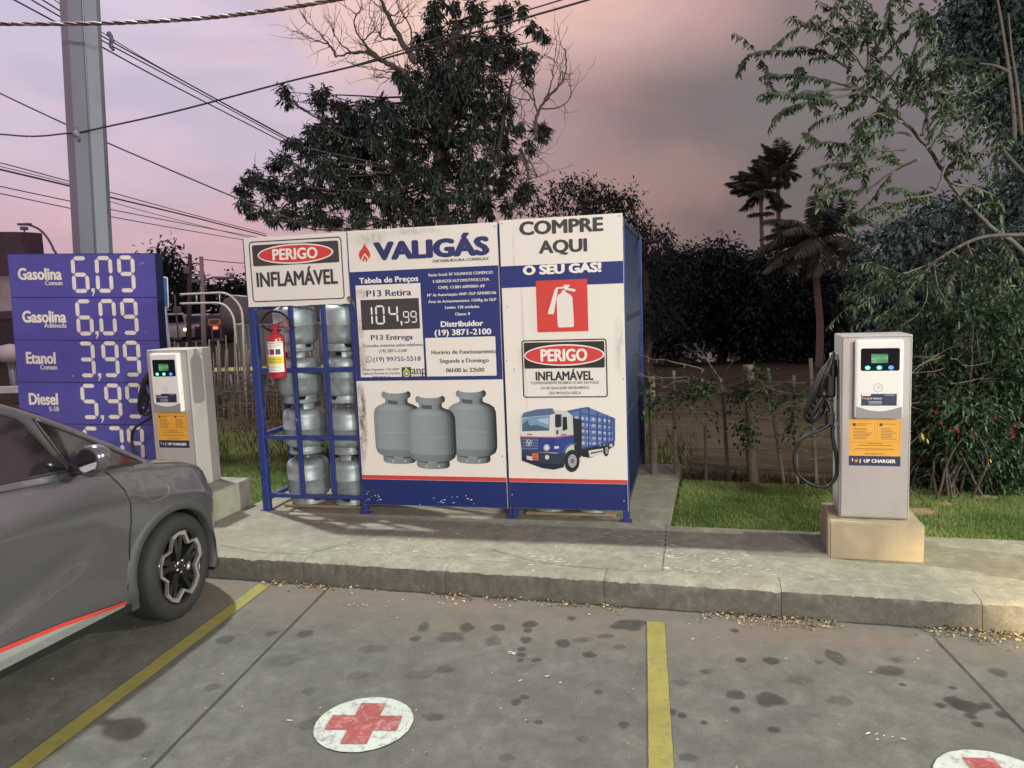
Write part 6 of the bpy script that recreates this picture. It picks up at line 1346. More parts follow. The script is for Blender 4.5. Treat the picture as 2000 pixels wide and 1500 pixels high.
for (x, y) in ((1829, 805), (1848, 808), (1838, 824), (1856, 784), (1855, 838), (1871, 841), (1890, 821), (1900, 850), (1944, 813), (1975, 843), (1982, 829), (1979, 851), (1870, 838)):
    c = kplane(x, y, 2.12); mb = MB()
    for k in range(9):
        a = k*.7; d = Vector((math.cos(a), -.5, math.sin(a))).normalized(); s_ = d.cross(UP).normalized() if abs(d.z) < .99 else KD
        L2 = rnd.uniform(.014, .026); mb.poly([c, c+d*L2*.6+s_*.006, c+d*L2, c+d*L2*.6-s_*.006])
    mb.build('flower', M['petal'], fs_, recalc=False)
mb = MB()
for (x, y, s_) in ((1802, 853, .034), (1812, 862, .026), (1935, 900, .02)):
    c = kplane(x, y, 2.15); mb.poly([c+Vector((-.3, 0, .9))*s_, c+Vector((-.35, 0, .1))*s_, c+Vector((.2, 0, -1))*s_, c+Vector((.4, -.1, -.3))*s_, c+Vector((.05, -.1, .6))*s_])
mb.build('yellow_leaf', M['yleaf'], fs_, recalc=False)
# dry tangle of twigs behind the chargers
def tangle(label, x0, x1, y0, y1, n, v, L0=.5):
    c0_ = kplane((x0+x1)/2, y1, v); t = thing('dry_brush', label, 'dry brush', (c0_.x, c0_.y, terr(c0_)), 0, 'dry brush on the fence'); mb = MB()
    for _ in range(n):
        p = kplane(rnd.uniform(x0, x1), rnd.uniform(y0, y1), v+rnd.uniform(-.2, .2)); a = rnd.gauss(0, .55)+(math.pi if rnd.random() < .5 else 0); q = [p]; d = Vector((math.cos(a), rnd.gauss(0, .25), math.sin(a)*.7))
        for k in range(7): d = (d+Vector((rnd.gauss(0, .18), rnd.gauss(0, .15), rnd.gauss(-.03, .2)))).normalized(); q.append(q[-1]+d*L0*rnd.uniform(.6, 1.2)/7)
        mb.tube(q, [.0045*(1-.11*k) for k in range(8)], 4, False); twigs(mb, q, 2, L0*.4, .0022, 0, .7, 0)
    mb.build('twigs', M['drytwig'], t); return t
tangle('pale dry twigs tangled right of the right charger', 1770, 1860, 690, 830, 24, 2.4, .6)
tangle('dry twigs hanging behind the charging cable', 1570, 1640, 740, 930, 18, 2.6, .55)

# ================================================================== FENCES
M['stake'] = mat('weathered_stake', (.125, .105, .080), .9, var=.3, scale=7, stretch=(1, 1, .25), bump=.3, bscale=25)
fb = kplane(1465, 942, 2.75)
fence = thing('post_fence', 'rough wooden post and wire fence behind the lawn right of the cage', 'fence', (fb.x, fb.y, terr(fb)))
for (tx, ty, bx_, by, w) in ((1271, 735, 1279, 935, 16), (1315, 724, 1319, 938, 7), (1377, 830, 1380, 936, 6), (1407, 738, 1426, 942, 7), (1461, 713, 1473, 944, 21), (1500, 720, 1537, 946, 7), (1550, 733, 1561, 942, 6), (1583, 700, 1597, 944, 8), (1640, 720, 1640, 950, 8), (1790, 730, 1785, 960, 9), (1905, 700, 1910, 970, 18)):
    A = kplane(tx, ty, 2.78); B_ = kplane(bx_, by, 2.78); B_.z = terr(B_)-.12; r = w*A.y/F_PX/2; mb = MB()
    pts = [B_, B_.lerp(A, .35)+Vector((rnd.gauss(0, .006), 0, 0)), B_.lerp(A, .7)+Vector((rnd.gauss(0, .006), 0, 0)), A]; mb.tube(spline(pts, 4), [r*rnd.uniform(.9, 1.1) for _ in range(13)], 8); mb.build('post' if w > 14 else 'stake', M['stake'], fence)
for z in (.42, .75, 1.05):
    mb = MB(); P = [kplane(x, 800, 2.74) for x in range(1240, 2040, 20)]
    for p in P: p.z = z+rnd.gauss(0, .012)
    mb.tube(P, .0022, 4); mb.build('wire', M['wire'], fence)
# vine sprawling along the fence top
vine = thing('climbing_vine', 'leafy vine straggling along the top of the wooden post fence', 'vine', (fb.x, fb.y, terr(fb)))
mb = MB(); lv_ = Leaves()
for k in range(24):
    x = rnd.uniform(1270, 1640); y = rnd.gauss(762, 18); p = kplane(x, y, 2.72+rnd.uniform(-.1, .12)); q = [p]; d = Vector((rnd.choice([-1, 1]), rnd.gauss(0, .2), rnd.gauss(.1, .35)))
    for i in range(9): d = (d+Vector((rnd.gauss(0, .2), rnd.gauss(0, .12), rnd.gauss(-.04, .22)))).normalized(); q.append(q[-1]+d*rnd.uniform(.04, .10))
    mb.tube(q, [.0055*(1-.08*i) for i in range(10)], 4, False); twigs(mb, q, 2, .22, .002, 1, .7, 0); lv_.along(q, .075, .05, .032, .5, .5, .4, .0)
for (x, y, r) in ((1466, 768, 22), (1445, 775, 15), (1490, 772, 14), (1370, 752, 15), (1385, 765, 12), (1345, 770, 9), (1272, 760, 14), (1300, 772, 12), (1540, 790, 16), (1560, 775, 10), (1478, 740, 10), (1280, 800, 12), (1455, 860, 9), (1545, 830, 14), (1600, 800, 16), (1448, 835, 6)):
    c = kplane(x, y, 2.66); lv_.clump(tuple(c), r*c.y/F_PX, 9, 6, .05, .030, .4, .62)
mb.build('stems', M['drytwig'], vine); lv_.build('leaves', M['leafshrub'], vine)
# tall dry weeds at the foot of the fence
wd = Leaves()
for _ in range(2600):
    u = rnd.uniform(-6, 4.2); v = rnd.gauss(2.95, .16) if u > .95 else rnd.uniform(3.4, 6.5)
    P_ = K(u, v); P_.z = terr(P_)-.01; wd.put(np.array([tuple(P_)]), np.array([[rnd.gauss(0, .35), rnd.gauss(0, .35), 1]]), unit(1), rnd.uniform(.06, .28 if u < .9 else .20), .008, rnd.random())
M['weed'] = leaf_mat('dry_weeds', (.035, .040, .015), (.13, .10, .05), .8, .1)
tag(wd.build('weeds', M['weed']), 'dry weeds growing along the fence foot and verge', 'weeds', kind='stuff')

# ================================================================== ACROSS THE VERGE (LEFT)
def zof(x, y): return terr(Vector((x, y, 0)))
XA, YA = Vector((1, 0, 0)), Vector((0, 1, 0))
# road
m_, t, b = new_mat('asphalt'); t.links.new(tmix(t, tnoise(t, 3, 6), (.045, .042, .042), (.075, .07, .068)), b.inputs['Base Color']); b.inputs['Roughness'].default_value = .9; M['asphalt'] = m_
mb = MB(); rws = []
for x in range(-80, 4, 4): rws.append([Vector((x, 40+.10*(x+30), max(zof(x, 40), zof(x, 52))+.05)), Vector((x, 52+.10*(x+30), max(zof(x, 40), zof(x, 52))+.05))])
mb.grid(rws); tag(mb.build('road', M['asphalt']), kind='structure')
# pond far across the field
pw = atY(1375, 681, 50); mb = MB(); mb.poly([(pw.x-1.0, pw.y-3, -2.62), (pw.x+1.2, pw.y-3, -2.62), (pw.x+1.6, pw.y+5, -2.62), (pw.x-.6, pw.y+6, -2.62)])
m_, t, b = new_mat('water'); b.inputs['Base Color'].default_value = (.03, .03, .035, 1); b.inputs['Roughness'].default_value = .08; tbump(t, b, tnoise(t, 6, 4, 0, (1, .3, 1)), .15); tag(mb.build('pond', m_), kind='structure')
# building at the left edge: curved plum canopy band on a white wall
M['plum'] = mat('plum_cladding', (.10, .065, .095), .5, var=.1, scale=1); M['whitewall'] = mat('white_wall_paint', (.55, .50, .50), .7, var=.1, scale=1, dirt=(.4, .36, .35))
M['darkbase'] = mat('dark_wall_base', (.06, .05, .055), .7, var=.1)
YBd = 30.
bb = atY(20, 700, YBd); bl = thing('station_building', 'plum and white building with a curved end at the left edge', 'building', (bb.x, bb.y, 0))
def curved(name, z0, z1, ins, mat_, par=bl):
    mb = MB(); xe = atY(66, 560, YBd).x-ins; pts = [(xe-14, YBd-.2+ins), (xe-1.1, YBd-.2+ins)]+[(xe-1.1+1.1*math.sin(R(a)), YBd+.9+ins-1.1*math.cos(R(a))) for a in range(15, 91, 15)]+[(xe-5.2, YBd+7.5), (xe-14, YBd+7.5)]
    mb.prism([Vector((x, y, z0)) for x, y in pts], (0, 0, z1-z0)); return mb.build(name, mat_, par)
zz = lambda y: atY(50, y, YBd).z
curved('canopy_band', zz(536), zz(452), 0, M['plum']); curved('upper_wall', zz(606), zz(536)-.004, .35, M['whitewall']); curved('trim_band', zz(622), zz(606)-.004, .30, M['plum']); curved('wall_base', -.1, zz(622)-.004, .38, M['darkbase'])
mb = MB(); c = atY(47, 446, YBd+1); mb.bbox(c, (.25, .2, .14), .03); mb.tube([c-UP*.3, c], .03, 6); mb.build('roof_light', M['galv'], bl)
mb = MB()
for x in (-9.2, -7.0): pass
# street lamp behind
sl = atY(106, 640, 34); lampp = thing('street_lamp', 'thin grey street lamp with a curved arm above the left building', 'street lamp', (sl.x, sl.y, zof(sl.x, sl.y)))
mb = MB(); P = [Vector((sl.x, sl.y, zof(sl.x, sl.y)))]+[atY(x, y, 34) for x, y in ((112, 520), (104, 486), (92, 464), (78, 449), (62, 441), (50, 438))]; mb.tube(spline(P, 6), .05, 6); mb.build('arm', M['galv'], lampp)
mb = MB(); c = atY(48, 438, 34); mb.bbox(c, (.55, .25, .09), .03); mb.build('lamp_head', M['galv'], lampp)
# utility poles
M['polewood'] = mat('utility_pole_wood', (.10, .085, .08), .9, var=.2, scale=3, stretch=(1, 1, .2)); M['poleconc'] = mat('utility_pole_concrete', (.42, .38, .36), .85, var=.12, scale=3)
def upole(label, tx, ty, bx_, by, Y, w, mat_, arm=None):
    T = atY(tx, ty, Y); B_ = atY(bx_, by, Y); B_ = Vector((B_.x, B_.y, zof(B_.x, B_.y)-.05)); t = thing('utility_pole', label, 'utility pole', tuple(B_), 0, 'utility poles along the road')
    r = w*Y/F_PX/2; mb = MB(); mb.tube([B_, B_.lerp(T, .5), T], [r*1.15, r, r*.8], 10); mb.build('shaft', mat_, t)
    mb = MB()
    if arm == 'lamp':
        q = T-UP*.95; mb.tube(spline([q, q+Vector((.45, -.2, .12)), q+Vector((1.0, -.35, .10))], 4), .035, 6); mb.build('lamp_arm', M['galv'], t)
        mb = MB(); mb.bbox(q+Vector((1.05, -.36, .08)), (.75, .22, .10), .04); mb.bbox(q+Vector((-.2, -.2, .0)), (.3, .2, .12), .03); mb.build('lamp_head', M['galv'], t)
    else:
        for dz in (.45, .95): mb.tube(spline([T-UP*dz, T+Vector((.35, -.1, -dz+.05)), T+Vector((.55, -.1, -dz-.25)), T+Vector((.62, -.1, -dz-.6))], 4), .03, 5)
        mb.bbox(T-UP*.7+Vector((-.15, -.1, 0)), (.25, .2, .3), .03); mb.build('brackets', M['galv'], t)
    return t
upole('dark wooden utility pole left of the pale one', 371, 497, 366, 662, 34, 9, M['polewood'])
upole('pale concrete utility pole with a street light head', 393, 501, 399, 690, 30, 9, M['poleconc'], 'lamp')
mb = MB()
for (x0, y0, x1, y1, lab) in ((398, 507, 520, 516, 'thin line from the pale utility pole toward the cage, upper one'), (400, 544, 520, 549, 'thin line from the pale utility pole toward the cage, lower one')):
    cable([(x0, y0, 30), ((x0+x1)/2, (y0+y1)/2+1.5, 32), (x1, y1, 34), (620, y1+6, 38)], .018, lab)
# blue road sign right of the price board
M['roadblue'] = mat('road_sign_blue', (.03, .13, .36), .4, var=.05)
rs = atY(316, 660, 10.8); rsg = thing('road_sign', 'blue road sign with white border half hidden behind the price board', 'road sign', (rs.x, rs.y, zof(rs.x, rs.y)))
RB_ = Board(atY(313, 571, 10.8), (XA-UP*.045).normalized(), (UP+XA*.045).normalized(), 0)
wv = 25*10.8/F_PX/1; hv = 30*10.8/F_PX
mb = MB(); mb.poly(RB_.rrect(-wv*.62, -hv, wv*.62, hv, .025, 0)); mb.poly(RB_.rrect(-wv*.62, -hv, wv*.62, hv, .025, -.006)); mb.build('plate', M['inkwhite'], rsg)
mb = MB(); mb.poly(RB_.rrect(-wv*.62+.014, -hv+.014, wv*.62-.014, hv-.014, .018, .002)); mb.build('face', M['roadblue'], rsg)
mb = MB(); mb.poly(RB_.rrect(-.10, -.03, .055, .15, .005, .004)); mb.build('white_field', M['inkwhite'], rsg)
mb = MB(); mb.poly([RB_.pt(u, w, .006) for u, w in ((-.05, .02), (.035, .02), (.035, .05), (.02, .05), (.02, .075), (-.05, .075))]); RB_.ellipse(mb, .015, .015, .014, .014, .0065, 14); RB_.ellipse(mb, -.035, .015, .014, .014, .0065, 14); mb.build('pictogram', M['inkblack'], rsg)
mb = MB(); q = RB_.pt(.03, 0, -.02); mb.tube([Vector((q.x+.05, q.y, zof(q.x, q.y)-.05)), q+UP*.15], .022, 8); mb.build('post', M['galv'], rsg)
# arched pipes: a pair of bent white tubes with rungs
M['tube'] = mat('white_steel_tube', (.42, .38, .34), .45, var=.15, scale=6, dirt=(.28, .22, .17), dirt_scale=5)
YAr = 13.5
ar = atY(478, 770, YAr); arch = thing('bent_tube_frame', 'pair of bent white steel tubes with short rungs beside the open bay', 'tube frame', (ar.x, ar.y, zof(ar.x, ar.y)))
t1 = [(352, 575), (400, 573), (432, 572), (447, 576), (460, 587), (470, 602), (474, 625), (476, 680), (480, 765)]; t2 = [(352, 593), (400, 592), (425, 592), (440, 597), (452, 612), (458, 632), (462, 690), (466, 745), (468, 790)]
for pts in (t1, t2): mb = MB(); P = spline([atY(x, y, YAr) for x, y in pts], 6); P.append(Vector((P[-1].x+.01, P[-1].y, zof(P[-1].x, P[-1].y)-.1))); mb.tube(P, .021, 8); mb.build('tube', M['tube'], arch)
for a, b_ in (((384, 574), (384, 592)), ((429, 573), (429, 592)), ((459, 634), (474, 632)), ((440, 576), (495, 580))): mb = MB(); mb.tube([atY(*a, YAr), atY(*b_, YAr)], .012, 6); mb.build('rung', M['tube'], arch)
# horizontal tank and fence wall behind it
M['tank'] = mat('tank_brown_grey', (.14, .125, .12), .6, var=.15, scale=1.2); M['wallgrey'] = mat('grey_sheet_wall', (.17, .18, .175), .7, var=.12, scale=1.5, stretch=(4, 1, .3), dirt=(.12, .11, .10))
YT = 24
tk = atY(500, 660, YT); tank = thing('storage_tank', 'long horizontal brownish storage tank behind the bent tubes', 'tank', (tk.x, tk.y, zof(tk.x, tk.y)))
mb = MB(); c = atY(442, 615, YT); rr_ = 36*YT/F_PX; ax = (UP, YA, XA)
mb.lathe([(0, -.12), (rr_*.6, -.08), (rr_*.9, .05), (rr_, .3), (rr_, 5.5), (rr_*.9, 5.75), (0, 5.9)], c, 28, ax); mb.build('shell', M['tank'], tank)
for dx in (1.0, 4.4): mb = MB(); mb.box(Vector((c.x+dx, c.y, (c.z-rr_*.8+zof(c.x, c.y))/2)), (.3, rr_*1.5, max(.1, c.z-rr_*.8-zof(c.x, c.y)))); mb.build('saddle', M['poleconc'], tank)
wa = atY(465, 700, 21); wall = thing('sheet_wall', 'grey ribbed sheet wall below the storage tank', 'wall', (wa.x, wa.y, zof(wa.x, wa.y)))
z1 = atY(480, 637, 21).z; mb = MB(); x0 = wa.x; z0 = zof(wa.x, wa.y)-.1
rows = [[], []]
for i in range(120):
    x = x0+i*.055; d = .025*(1 if i % 4 in (0, 1) else -1); rows[0].append(Vector((x, 21+d, z0))); rows[1].append(Vector((x, 21+d, z1)))
mb.grid(rows, False); mb.build('sheet', M['wallgrey'], wall); mb = MB(); mb.box((x0+3.3, 21.02, z1+.02), (6.6, .12, .05)); mb.build('cap_rail', M['galv'], wall)
# orange direction board, small white box sign
M['orangeboard'] = mat('faded_orange_board', (.75, .36, .22), .6, var=.1)
ob = atY(418, 665, 36); obt = thing('direction_board', 'faded orange arrow shaped board on thin posts by the road', 'sign', (ob.x, ob.y, zof(ob.x, ob.y)))
OB = Board(atY(420, 629, 36), XA, UP); k = 36/F_PX
mb = MB(); mb.prism([OB.pt(a*k, b_*k) for a, b_ in ((-13, -6.5), (8, -6.5), (13, 0), (8, 6.5), (-13, 6.5))], (0, .04, 0)); mb.build('board', M['orangeboard'], obt)
mb = MB(); [OB.rect(mb, -10*k, y*k-.02, 7*k, y*k+.02, .01) for y in (-2.5, 0, 2.5)]; mb.build('lettering', M['inkgrey'], obt, recalc=False)
for dx in (-8, 9): mb = MB(); q = OB.pt(dx*k, -6*k, -.05); mb.tube([Vector((q.x, q.y, zof(q.x, q.y)-.1)), q], .03, 6); mb.build('post', M['galv'], obt)
wb_ = atY(346, 665, 38); wbs = thing('notice_box', 'small pale notice box on a pole left of the utility poles', 'sign', (wb_.x, wb_.y, zof(wb_.x, wb_.y)))
mb = MB(); mb.bbox(atY(346, 604, 38), (.34, .2, .26), .02); mb.build('box', M['wallgrey'], wbs); mb = MB(); q = atY(341, 575, 38.2); mb.tube([Vector((q.x, q.y, zof(q.x, q.y))), q], .035, 6); mb.build('post', M['galv'], wbs)
# vehicles on the road
M['vwhite'] = mat('van_white_paint', (.50, .48, .46), .4, var=.05); M['vdark'] = mat('dark_car_paint', (.03, .03, .04), .3, var=.05, coat=.4); M['vglass'] = mat('vehicle_glass', (.012, .013, .016), .08, var=.05)
M['headlamp'] = emit('lit_headlamp', (1, .86, .50), 3.5); M['taillamp'] = emit('lit_tail_lamp', (1, .06, .04), 5.); M['tyre'] = mat('tyre_rubber', (.016, .016, .017), .75, var=.2, scale=20)
def small_car(name, label, cat, P, rz, L_, Wd, Ht, mat_, lights, sill=.18):
    t = thing(name, label, cat, tuple(P), rz, 'vehicles on the road')
    def prof(z0, pts, w, nm, m_, par=t):
        mb = MB(); a = [Vector((x, -w/2, z)) for x, z in pts]; mb.prism(a, (0, w, 0)); return mb.build(nm, m_, par, world=False)
    h = Ht; prof(0, [(-L_/2, .30), (-L_/2+.05, h*.58), (-L_*.42, h*.62), (L_*.18, h*.64), (L_*.40, h*.55), (L_/2, h*.46), (L_/2, .28), (-L_*.46, .24)], Wd, 'body', mat_)
    cb = prof(0, [(-L_*.45, h*.60), (-L_*.36, h*.97), (-L_*.05, h), (L_*.10, h*.96), (L_*.26, h*.63)], Wd*.84, 'cabin', mat_)
    mb = MB()
    for s_ in (-1, 1): mb.poly([Vector((x, s_*(Wd*.42+.004), z)) for x, z in ((-L_*.40, h*.66), (-L_*.335, h*.92), (L_*.085, h*.91), (L_*.20, h*.67))])
    mb.poly([Vector((L_*.255, s_*Wd*.37, h*.66)) for s_ in (-1, 1)]+[Vector((L_*.125, s_*Wd*.35, h*.93)) for s_ in (1, -1)]); mb.poly([Vector((-L_*.443, s_*Wd*.36, h*.66)) for s_ in (-1, 1)]+[Vector((-L_*.372, s_*Wd*.34, h*.92)) for s_ in (1, -1)])
    mb.build('windows', M['vglass'], t, world=False, recalc=False)
    for sx_ in (-.32, .32):
        for s_ in (-1, 1):
            mb = MB(); mb.lathe([(0, -.1), (.24, -.1), (.31, -.08), (.31, .08), (.24, .1), (0, .1)], Vector((sx_*L_, s_*(Wd/2-.08), .31)), 16, (XA, UP, YA)); mb.build('wheel', M['tyre'], t, world=False)
    for s_ in (-1, 1):
        mb = MB(); x = L_/2+.005 if lights == 'front' else -L_/2-.005; mb.bbox((x, s_*Wd*.36, h*.42 if lights == 'front' else h*.52), (.04, .30, .16), .015); mb.build('headlight' if lights == 'front' else 'tail_light', M['headlamp'] if lights == 'front' else (M['taillamp'] if s_ == -1 else M['extred']), t, world=False)
    return t
q = atY(352, 655, 45); small_car('parked_van', 'white vehicle with lit yellowish lamps on the road left of the utility poles', 'van', (q.x-.5, 45, zof(q.x, 45)+.06), R(-62), 4.4, 1.75, 1.62, M['vwhite'], 'front')
q = atY(388, 656, 47.5); small_car('parked_car', 'pale car with lit headlamp partly behind the dark utility pole', 'car', (q.x, 47.5, zof(q.x, 47.5)+.06), R(-70), 4.2, 1.7, 1.5, M['vwhite'], 'front')
q = atY(427, 657, 41); small_car('parked_car', 'dark car with a lit red tail lamp below the orange board', 'car', (q.x+.15, 43, zof(q.x, 43)+.06), R(68), 4.2, 1.72, 1.52, M['vdark'], 'rear')
# low barrier with pale reflective blocks
M['reflect'] = mat('pale_yellow_block', (.72, .66, .32), .5, var=.1)
gb = atY(470, 722, 17.5); gr_ = thing('road_barrier', 'low rail with pale yellow reflective blocks behind the bent tubes', 'barrier', (gb.x, gb.y, zof(gb.x, gb.y)))
mb = MB(); k = 0; x = 418.
while x < 640:
    w = rnd.choice([5, 7, 10, 4]); P = atY(x+w/2, 722-(x-418)*.028, 17.5); mb.box(P, (w*17.5/F_PX*.85, .05, 7*17.5/F_PX)); x += w
mb.build('blocks', M['reflect'], gr_)
A = atY(410, 728, 17.55); B_ = atY(650, 721, 17.55); mb = MB(); mb.tube([A, B_], .035, 6); mb.build('rail', M['galv'], gr_)
for i in range(7): q = A.lerp(B_, i/6); mb = MB(); mb.tube([Vector((q.x, q.y, zof(q.x, q.y)-.1)), q], .03, 6); mb.build('post', M['galv'], gr_)
# thin stake fence on the verge
sfp = atY(460, 780, 12.2); sf = thing('stake_fence', 'fence of thin close-set wooden stakes on the verge left of the cage', 'fence', (sfp.x, sfp.y, zof(sfp.x, sfp.y)))
for i in range(58):
    x = 312+i*5.6+rnd.uniform(-2, 2); Yf = 12.6+.3*math.sin(i); B_ = atY(x+rnd.uniform(-2, 2), 770, Yf); B_.z = zof(B_.x, B_.y)-.05; T = atY(x+rnd.uniform(-6, 6), rnd.uniform(652, 690) if x > 405 else rnd.uniform(665, 700), Yf)
    mb = MB(); mb.tube([B_, B_.lerp(T, .5)+Vector((rnd.gauss(0, .015), 0, 0)), T], rnd.choice([.009, .011, .014, .020]), 5); mb.build('stake', M['stake'], sf)
for z in (.35, .75): mb = MB(); P = [atY(x, 740, 12.5) for x in range(300, 650, 20)]; [setattr(p, 'z', zof(p.x, p.y)+z) for p in P]; mb.tube(P, .004, 4); mb.build('wire', M['wire'], sf)
c0_ = atY(470, 780, 11.6); db = thing('dry_brush', 'dark dry brush in front of the stake fence left of the cage', 'dry brush', (c0_.x, c0_.y, zof(c0_.x, c0_.y)), 0, 'dry brush on the fence'); mb = MB()
for _ in range(70):
    p = atY(rnd.uniform(415, 560), rnd.uniform(735, 800), 11.6+rnd.uniform(-.6, .6)); q = [p]; a = rnd.uniform(-.6, .6)+(math.pi if rnd.random() < .5 else 0); d = Vector((math.cos(a), rnd.gauss(0, .3), math.sin(a)*.8))
    for k in range(6): d = (d+Vector((rnd.gauss(0, .2), rnd.gauss(0, .2), rnd.gauss(-.05, .2)))).normalized(); q.append(q[-1]+d*.11)
    mb.tube(q, [.006*(1-.13*k) for k in range(7)], 4, False)
mb.build('twigs', M['twig'], db)
# pale rounded boulder and the far kerb line left of the price board
q = atY(20, 690, 16); bo = MB(); bm = bmesh.new(); bmesh.ops.create_icosphere(bm, subdivisions=3, radius=1)
zb_ = zof(q.x, q.y)
for v in bm.verts: v.co = Vector((v.co.x*.30, v.co.y*.22, v.co.z*.15))*(1+.18*mnoise.noise(v.co*1.7))
bm.verts.index_update(); bo.add([q+v.co for v in bm.verts], [[v.index for v in f.verts] for f in bm.faces], True); bm.free()
o = bo.build('hanging_float', M['whitewall'], loc=q); bpy.data.objects.remove(o)
mb = MB(); P = Vector((q.x, q.y, zb_)); bp = thing('padded_post', 'pale padded bollard cap left of the price board', 'bollard', tuple(P))
mb.lathe([(0, .30), (.20, .26), (.27, .15), (.26, .04), (.20, -.06), (.06, -.10)], Vector((q.x, q.y, q.z-.10)), 16); mb.build('cap', M['whitewall'], bp); mb = MB(); mb.tube([P, Vector((q.x, q.y, q.z-.15))], .07, 8); mb.build('post', M['galv'], bp)
mb = MB(); a, b_ = atY(-150, 762, 14.5), atY(330, 757, 14.5); z = zof(a.x, a.y)
mb.box(((a.x+b_.x)/2, 14.5, max(z, a.z-.05)), (b_.x-a.x, .16, .12)); tag(mb.build('far_kerb', M['whitewall']), kind='structure')

# ================================================================== THE PARKED CAR
M['paint'] = mat('metallic_grey_paint', (.165, .165, .182), .23, .72, var=.03, scale=2, coat=.9)
M['archtrim'] = mat('wheel_arch_grey', (.050, .050, .054), .55, .1, var=.06)
M['flapline'] = mat('flap_edge', (.16, .16, .17), .4, .3)
M['blackplastic'] = mat('black_trim', (.016, .016, .017), .45, var=.1); M['arch'] = mat('arch_liner', (.008, .008, .008), .9)
m_, t, b = new_mat('tinted_glass'); b.inputs['Base Color'].default_value = (.010, .009, .010, 1); b.inputs['Roughness'].default_value = .06; b.inputs['Specular IOR Level'].default_value = .8; b.inputs['IOR'].default_value = 1.75; b.inputs['Alpha'].default_value = .93; M['glass'] = m_
M['silver'] = mat('silver_sill', (.36, .38, .38), .4, .5, var=.06); M['redstripe'] = mat('red_stripe', (.50, .045, .035), .4, var=.06); M['rimsilver'] = mat('machined_rim', (.55, .55, .54), .25, .8, var=.06); M['rimblack'] = mat('black_rim', (.014, .014, .015), .25, .3, var=.1, coat=.3)
CWR = Vector((-2.084, 4.439, 0)); car = thing('parked_car', 'dark grey hatchback with a red sill stripe parked at the left', 'car', tuple(CWR), R(90-18))
HWD = .885
def lerp_tab(tab, s):
    if s <= tab[0][0]: return tab[0][1]
    for (a, va), (b_, vb) in zip(tab, tab[1:]):
        if s <= b_: t_ = (s-a)/(b_-a); return va+(vb-va)*t_
    return tab[-1][1]
BELT = [(-3.55, 1.02), (-3.3, 1.12), (-2.2, 1.135), (-1.0, 1.095), (-.57, 1.062), (-.36, 1.036), (-.1, 1.008), (.148, .955), (.28, .925), (.37, .888), (.45, .82), (.53, .74), (.62, .66), (.79, .58)]
PLAN = [(-3.60, .30), (-3.5, .14), (-3.3, .05), (-3.0, .015), (-2, 0), (.1, .0), (.25, .004), (.35, .018), (.44, .045), (.52, .10), (.60, .20), (.67, .34), (.73, .52), (.77, .70), (.79, .86)]
def ybody(s, z):
    zb = lerp_tab(BELT, s); y = lerp_tab(PLAN, s)
    y += lerp_tab([(.16, .075), (.20, .035), (.30, .004), (.42, .010), (.58, .016), (.75, .006), (.86, .0), (.90, .006), (1.0, .030), (1.2, .09)], z*1.06/max(zb, .6) if s > -.2 else z)
    # scooped lower door
    d = (z-(.542+(s+1.087)*.316))
    if -2.2 < s < -.45: y += .016*math.exp(-((d+.05)/.055)**2)*smooth(-.45, -.65, s)
    return y
stn = [-3.60, -3.57, -3.5, -3.4, -3.25]+[-3.1+.1*i for i in range(21)]+[-1.05+.035*i for i in range(42)]+[.43, .455, .48, .505, .53, .555, .58, .605, .63, .655, .68, .71, .735, .755, .775, .79]
def hood_c(s): return lerp_tab([(-.6, 1.03), (-.3, 1.02), (-.05, .995), (.2, .965), (.4, .92), (.55, .86), (.68, .78), (.77, .66), (.79, .60)], s)
def section(s):
    zb = lerp_tab(BELT, s); zl = .20+.05*smooth(.3, .72, s); o = [(ybody(s, zl)+.25, zl-.02)]
    for i in range(19): z = zl+(zb-zl)*i/18; o.append((min(ybody(s, z), HWD), z))
    ye = o[-1][0]; zc = max(hood_c(s), zb+.004) if s > -.7 else zb+.01
    for k in range(1, 10):
        q = k/9; o.append((min(ye+(HWD-ye)*q, HWD), zb+(zc-zb)*(1-(1-q)**2.4)+.012*math.sin(math.pi*min(1, q*3))*(s > -.7)))
    return o
ARC = (.065, .342)
mb = MB()
for side in (1, -1):
    rows = []
    for s in stn: rows.append([Vector((s, y if side == 1 else 2*HWD-y, z)) for y, z in section(s)])
    n = len(rows[0]); b0_ = len(mb.v); mb.v += [p for r_ in rows for p in r_]
    for i in range(len(rows)-1):
        for j in range(n-1):
            q = [rows[i][j], rows[i][j+1], rows[i+1][j+1], rows[i+1][j]]; c = sum(q, Vector())/4
            cut = any(((c.x-ax)**2+(c.z-ARC[1])**2)**.5 < .375 for ax in (ARC[0], ARC[0]-2.60)) and j < 15
            if not cut: mb.f.append([b0_+i*n+j, b0_+i*n+j+1, b0_+(i+1)*n+j+1, b0_+(i+1)*n+j]); mb.mi.append(0); mb.sm.append(True); mb.cols.append(None)
for rw in (section(-3.6),): mb.poly([Vector((-3.6, y, z)) for y, z in rw]+[Vector((-3.6, 2*HWD-y, z)) for y, z in rw[::-1]])
body = mb.build('body', M['paint'], car, world=False)
mb = MB(); mb.box((-1.45, HWD, .20), (4.0, 1.5, .06)); mb.build('underbody', M['arch'], car, world=False)
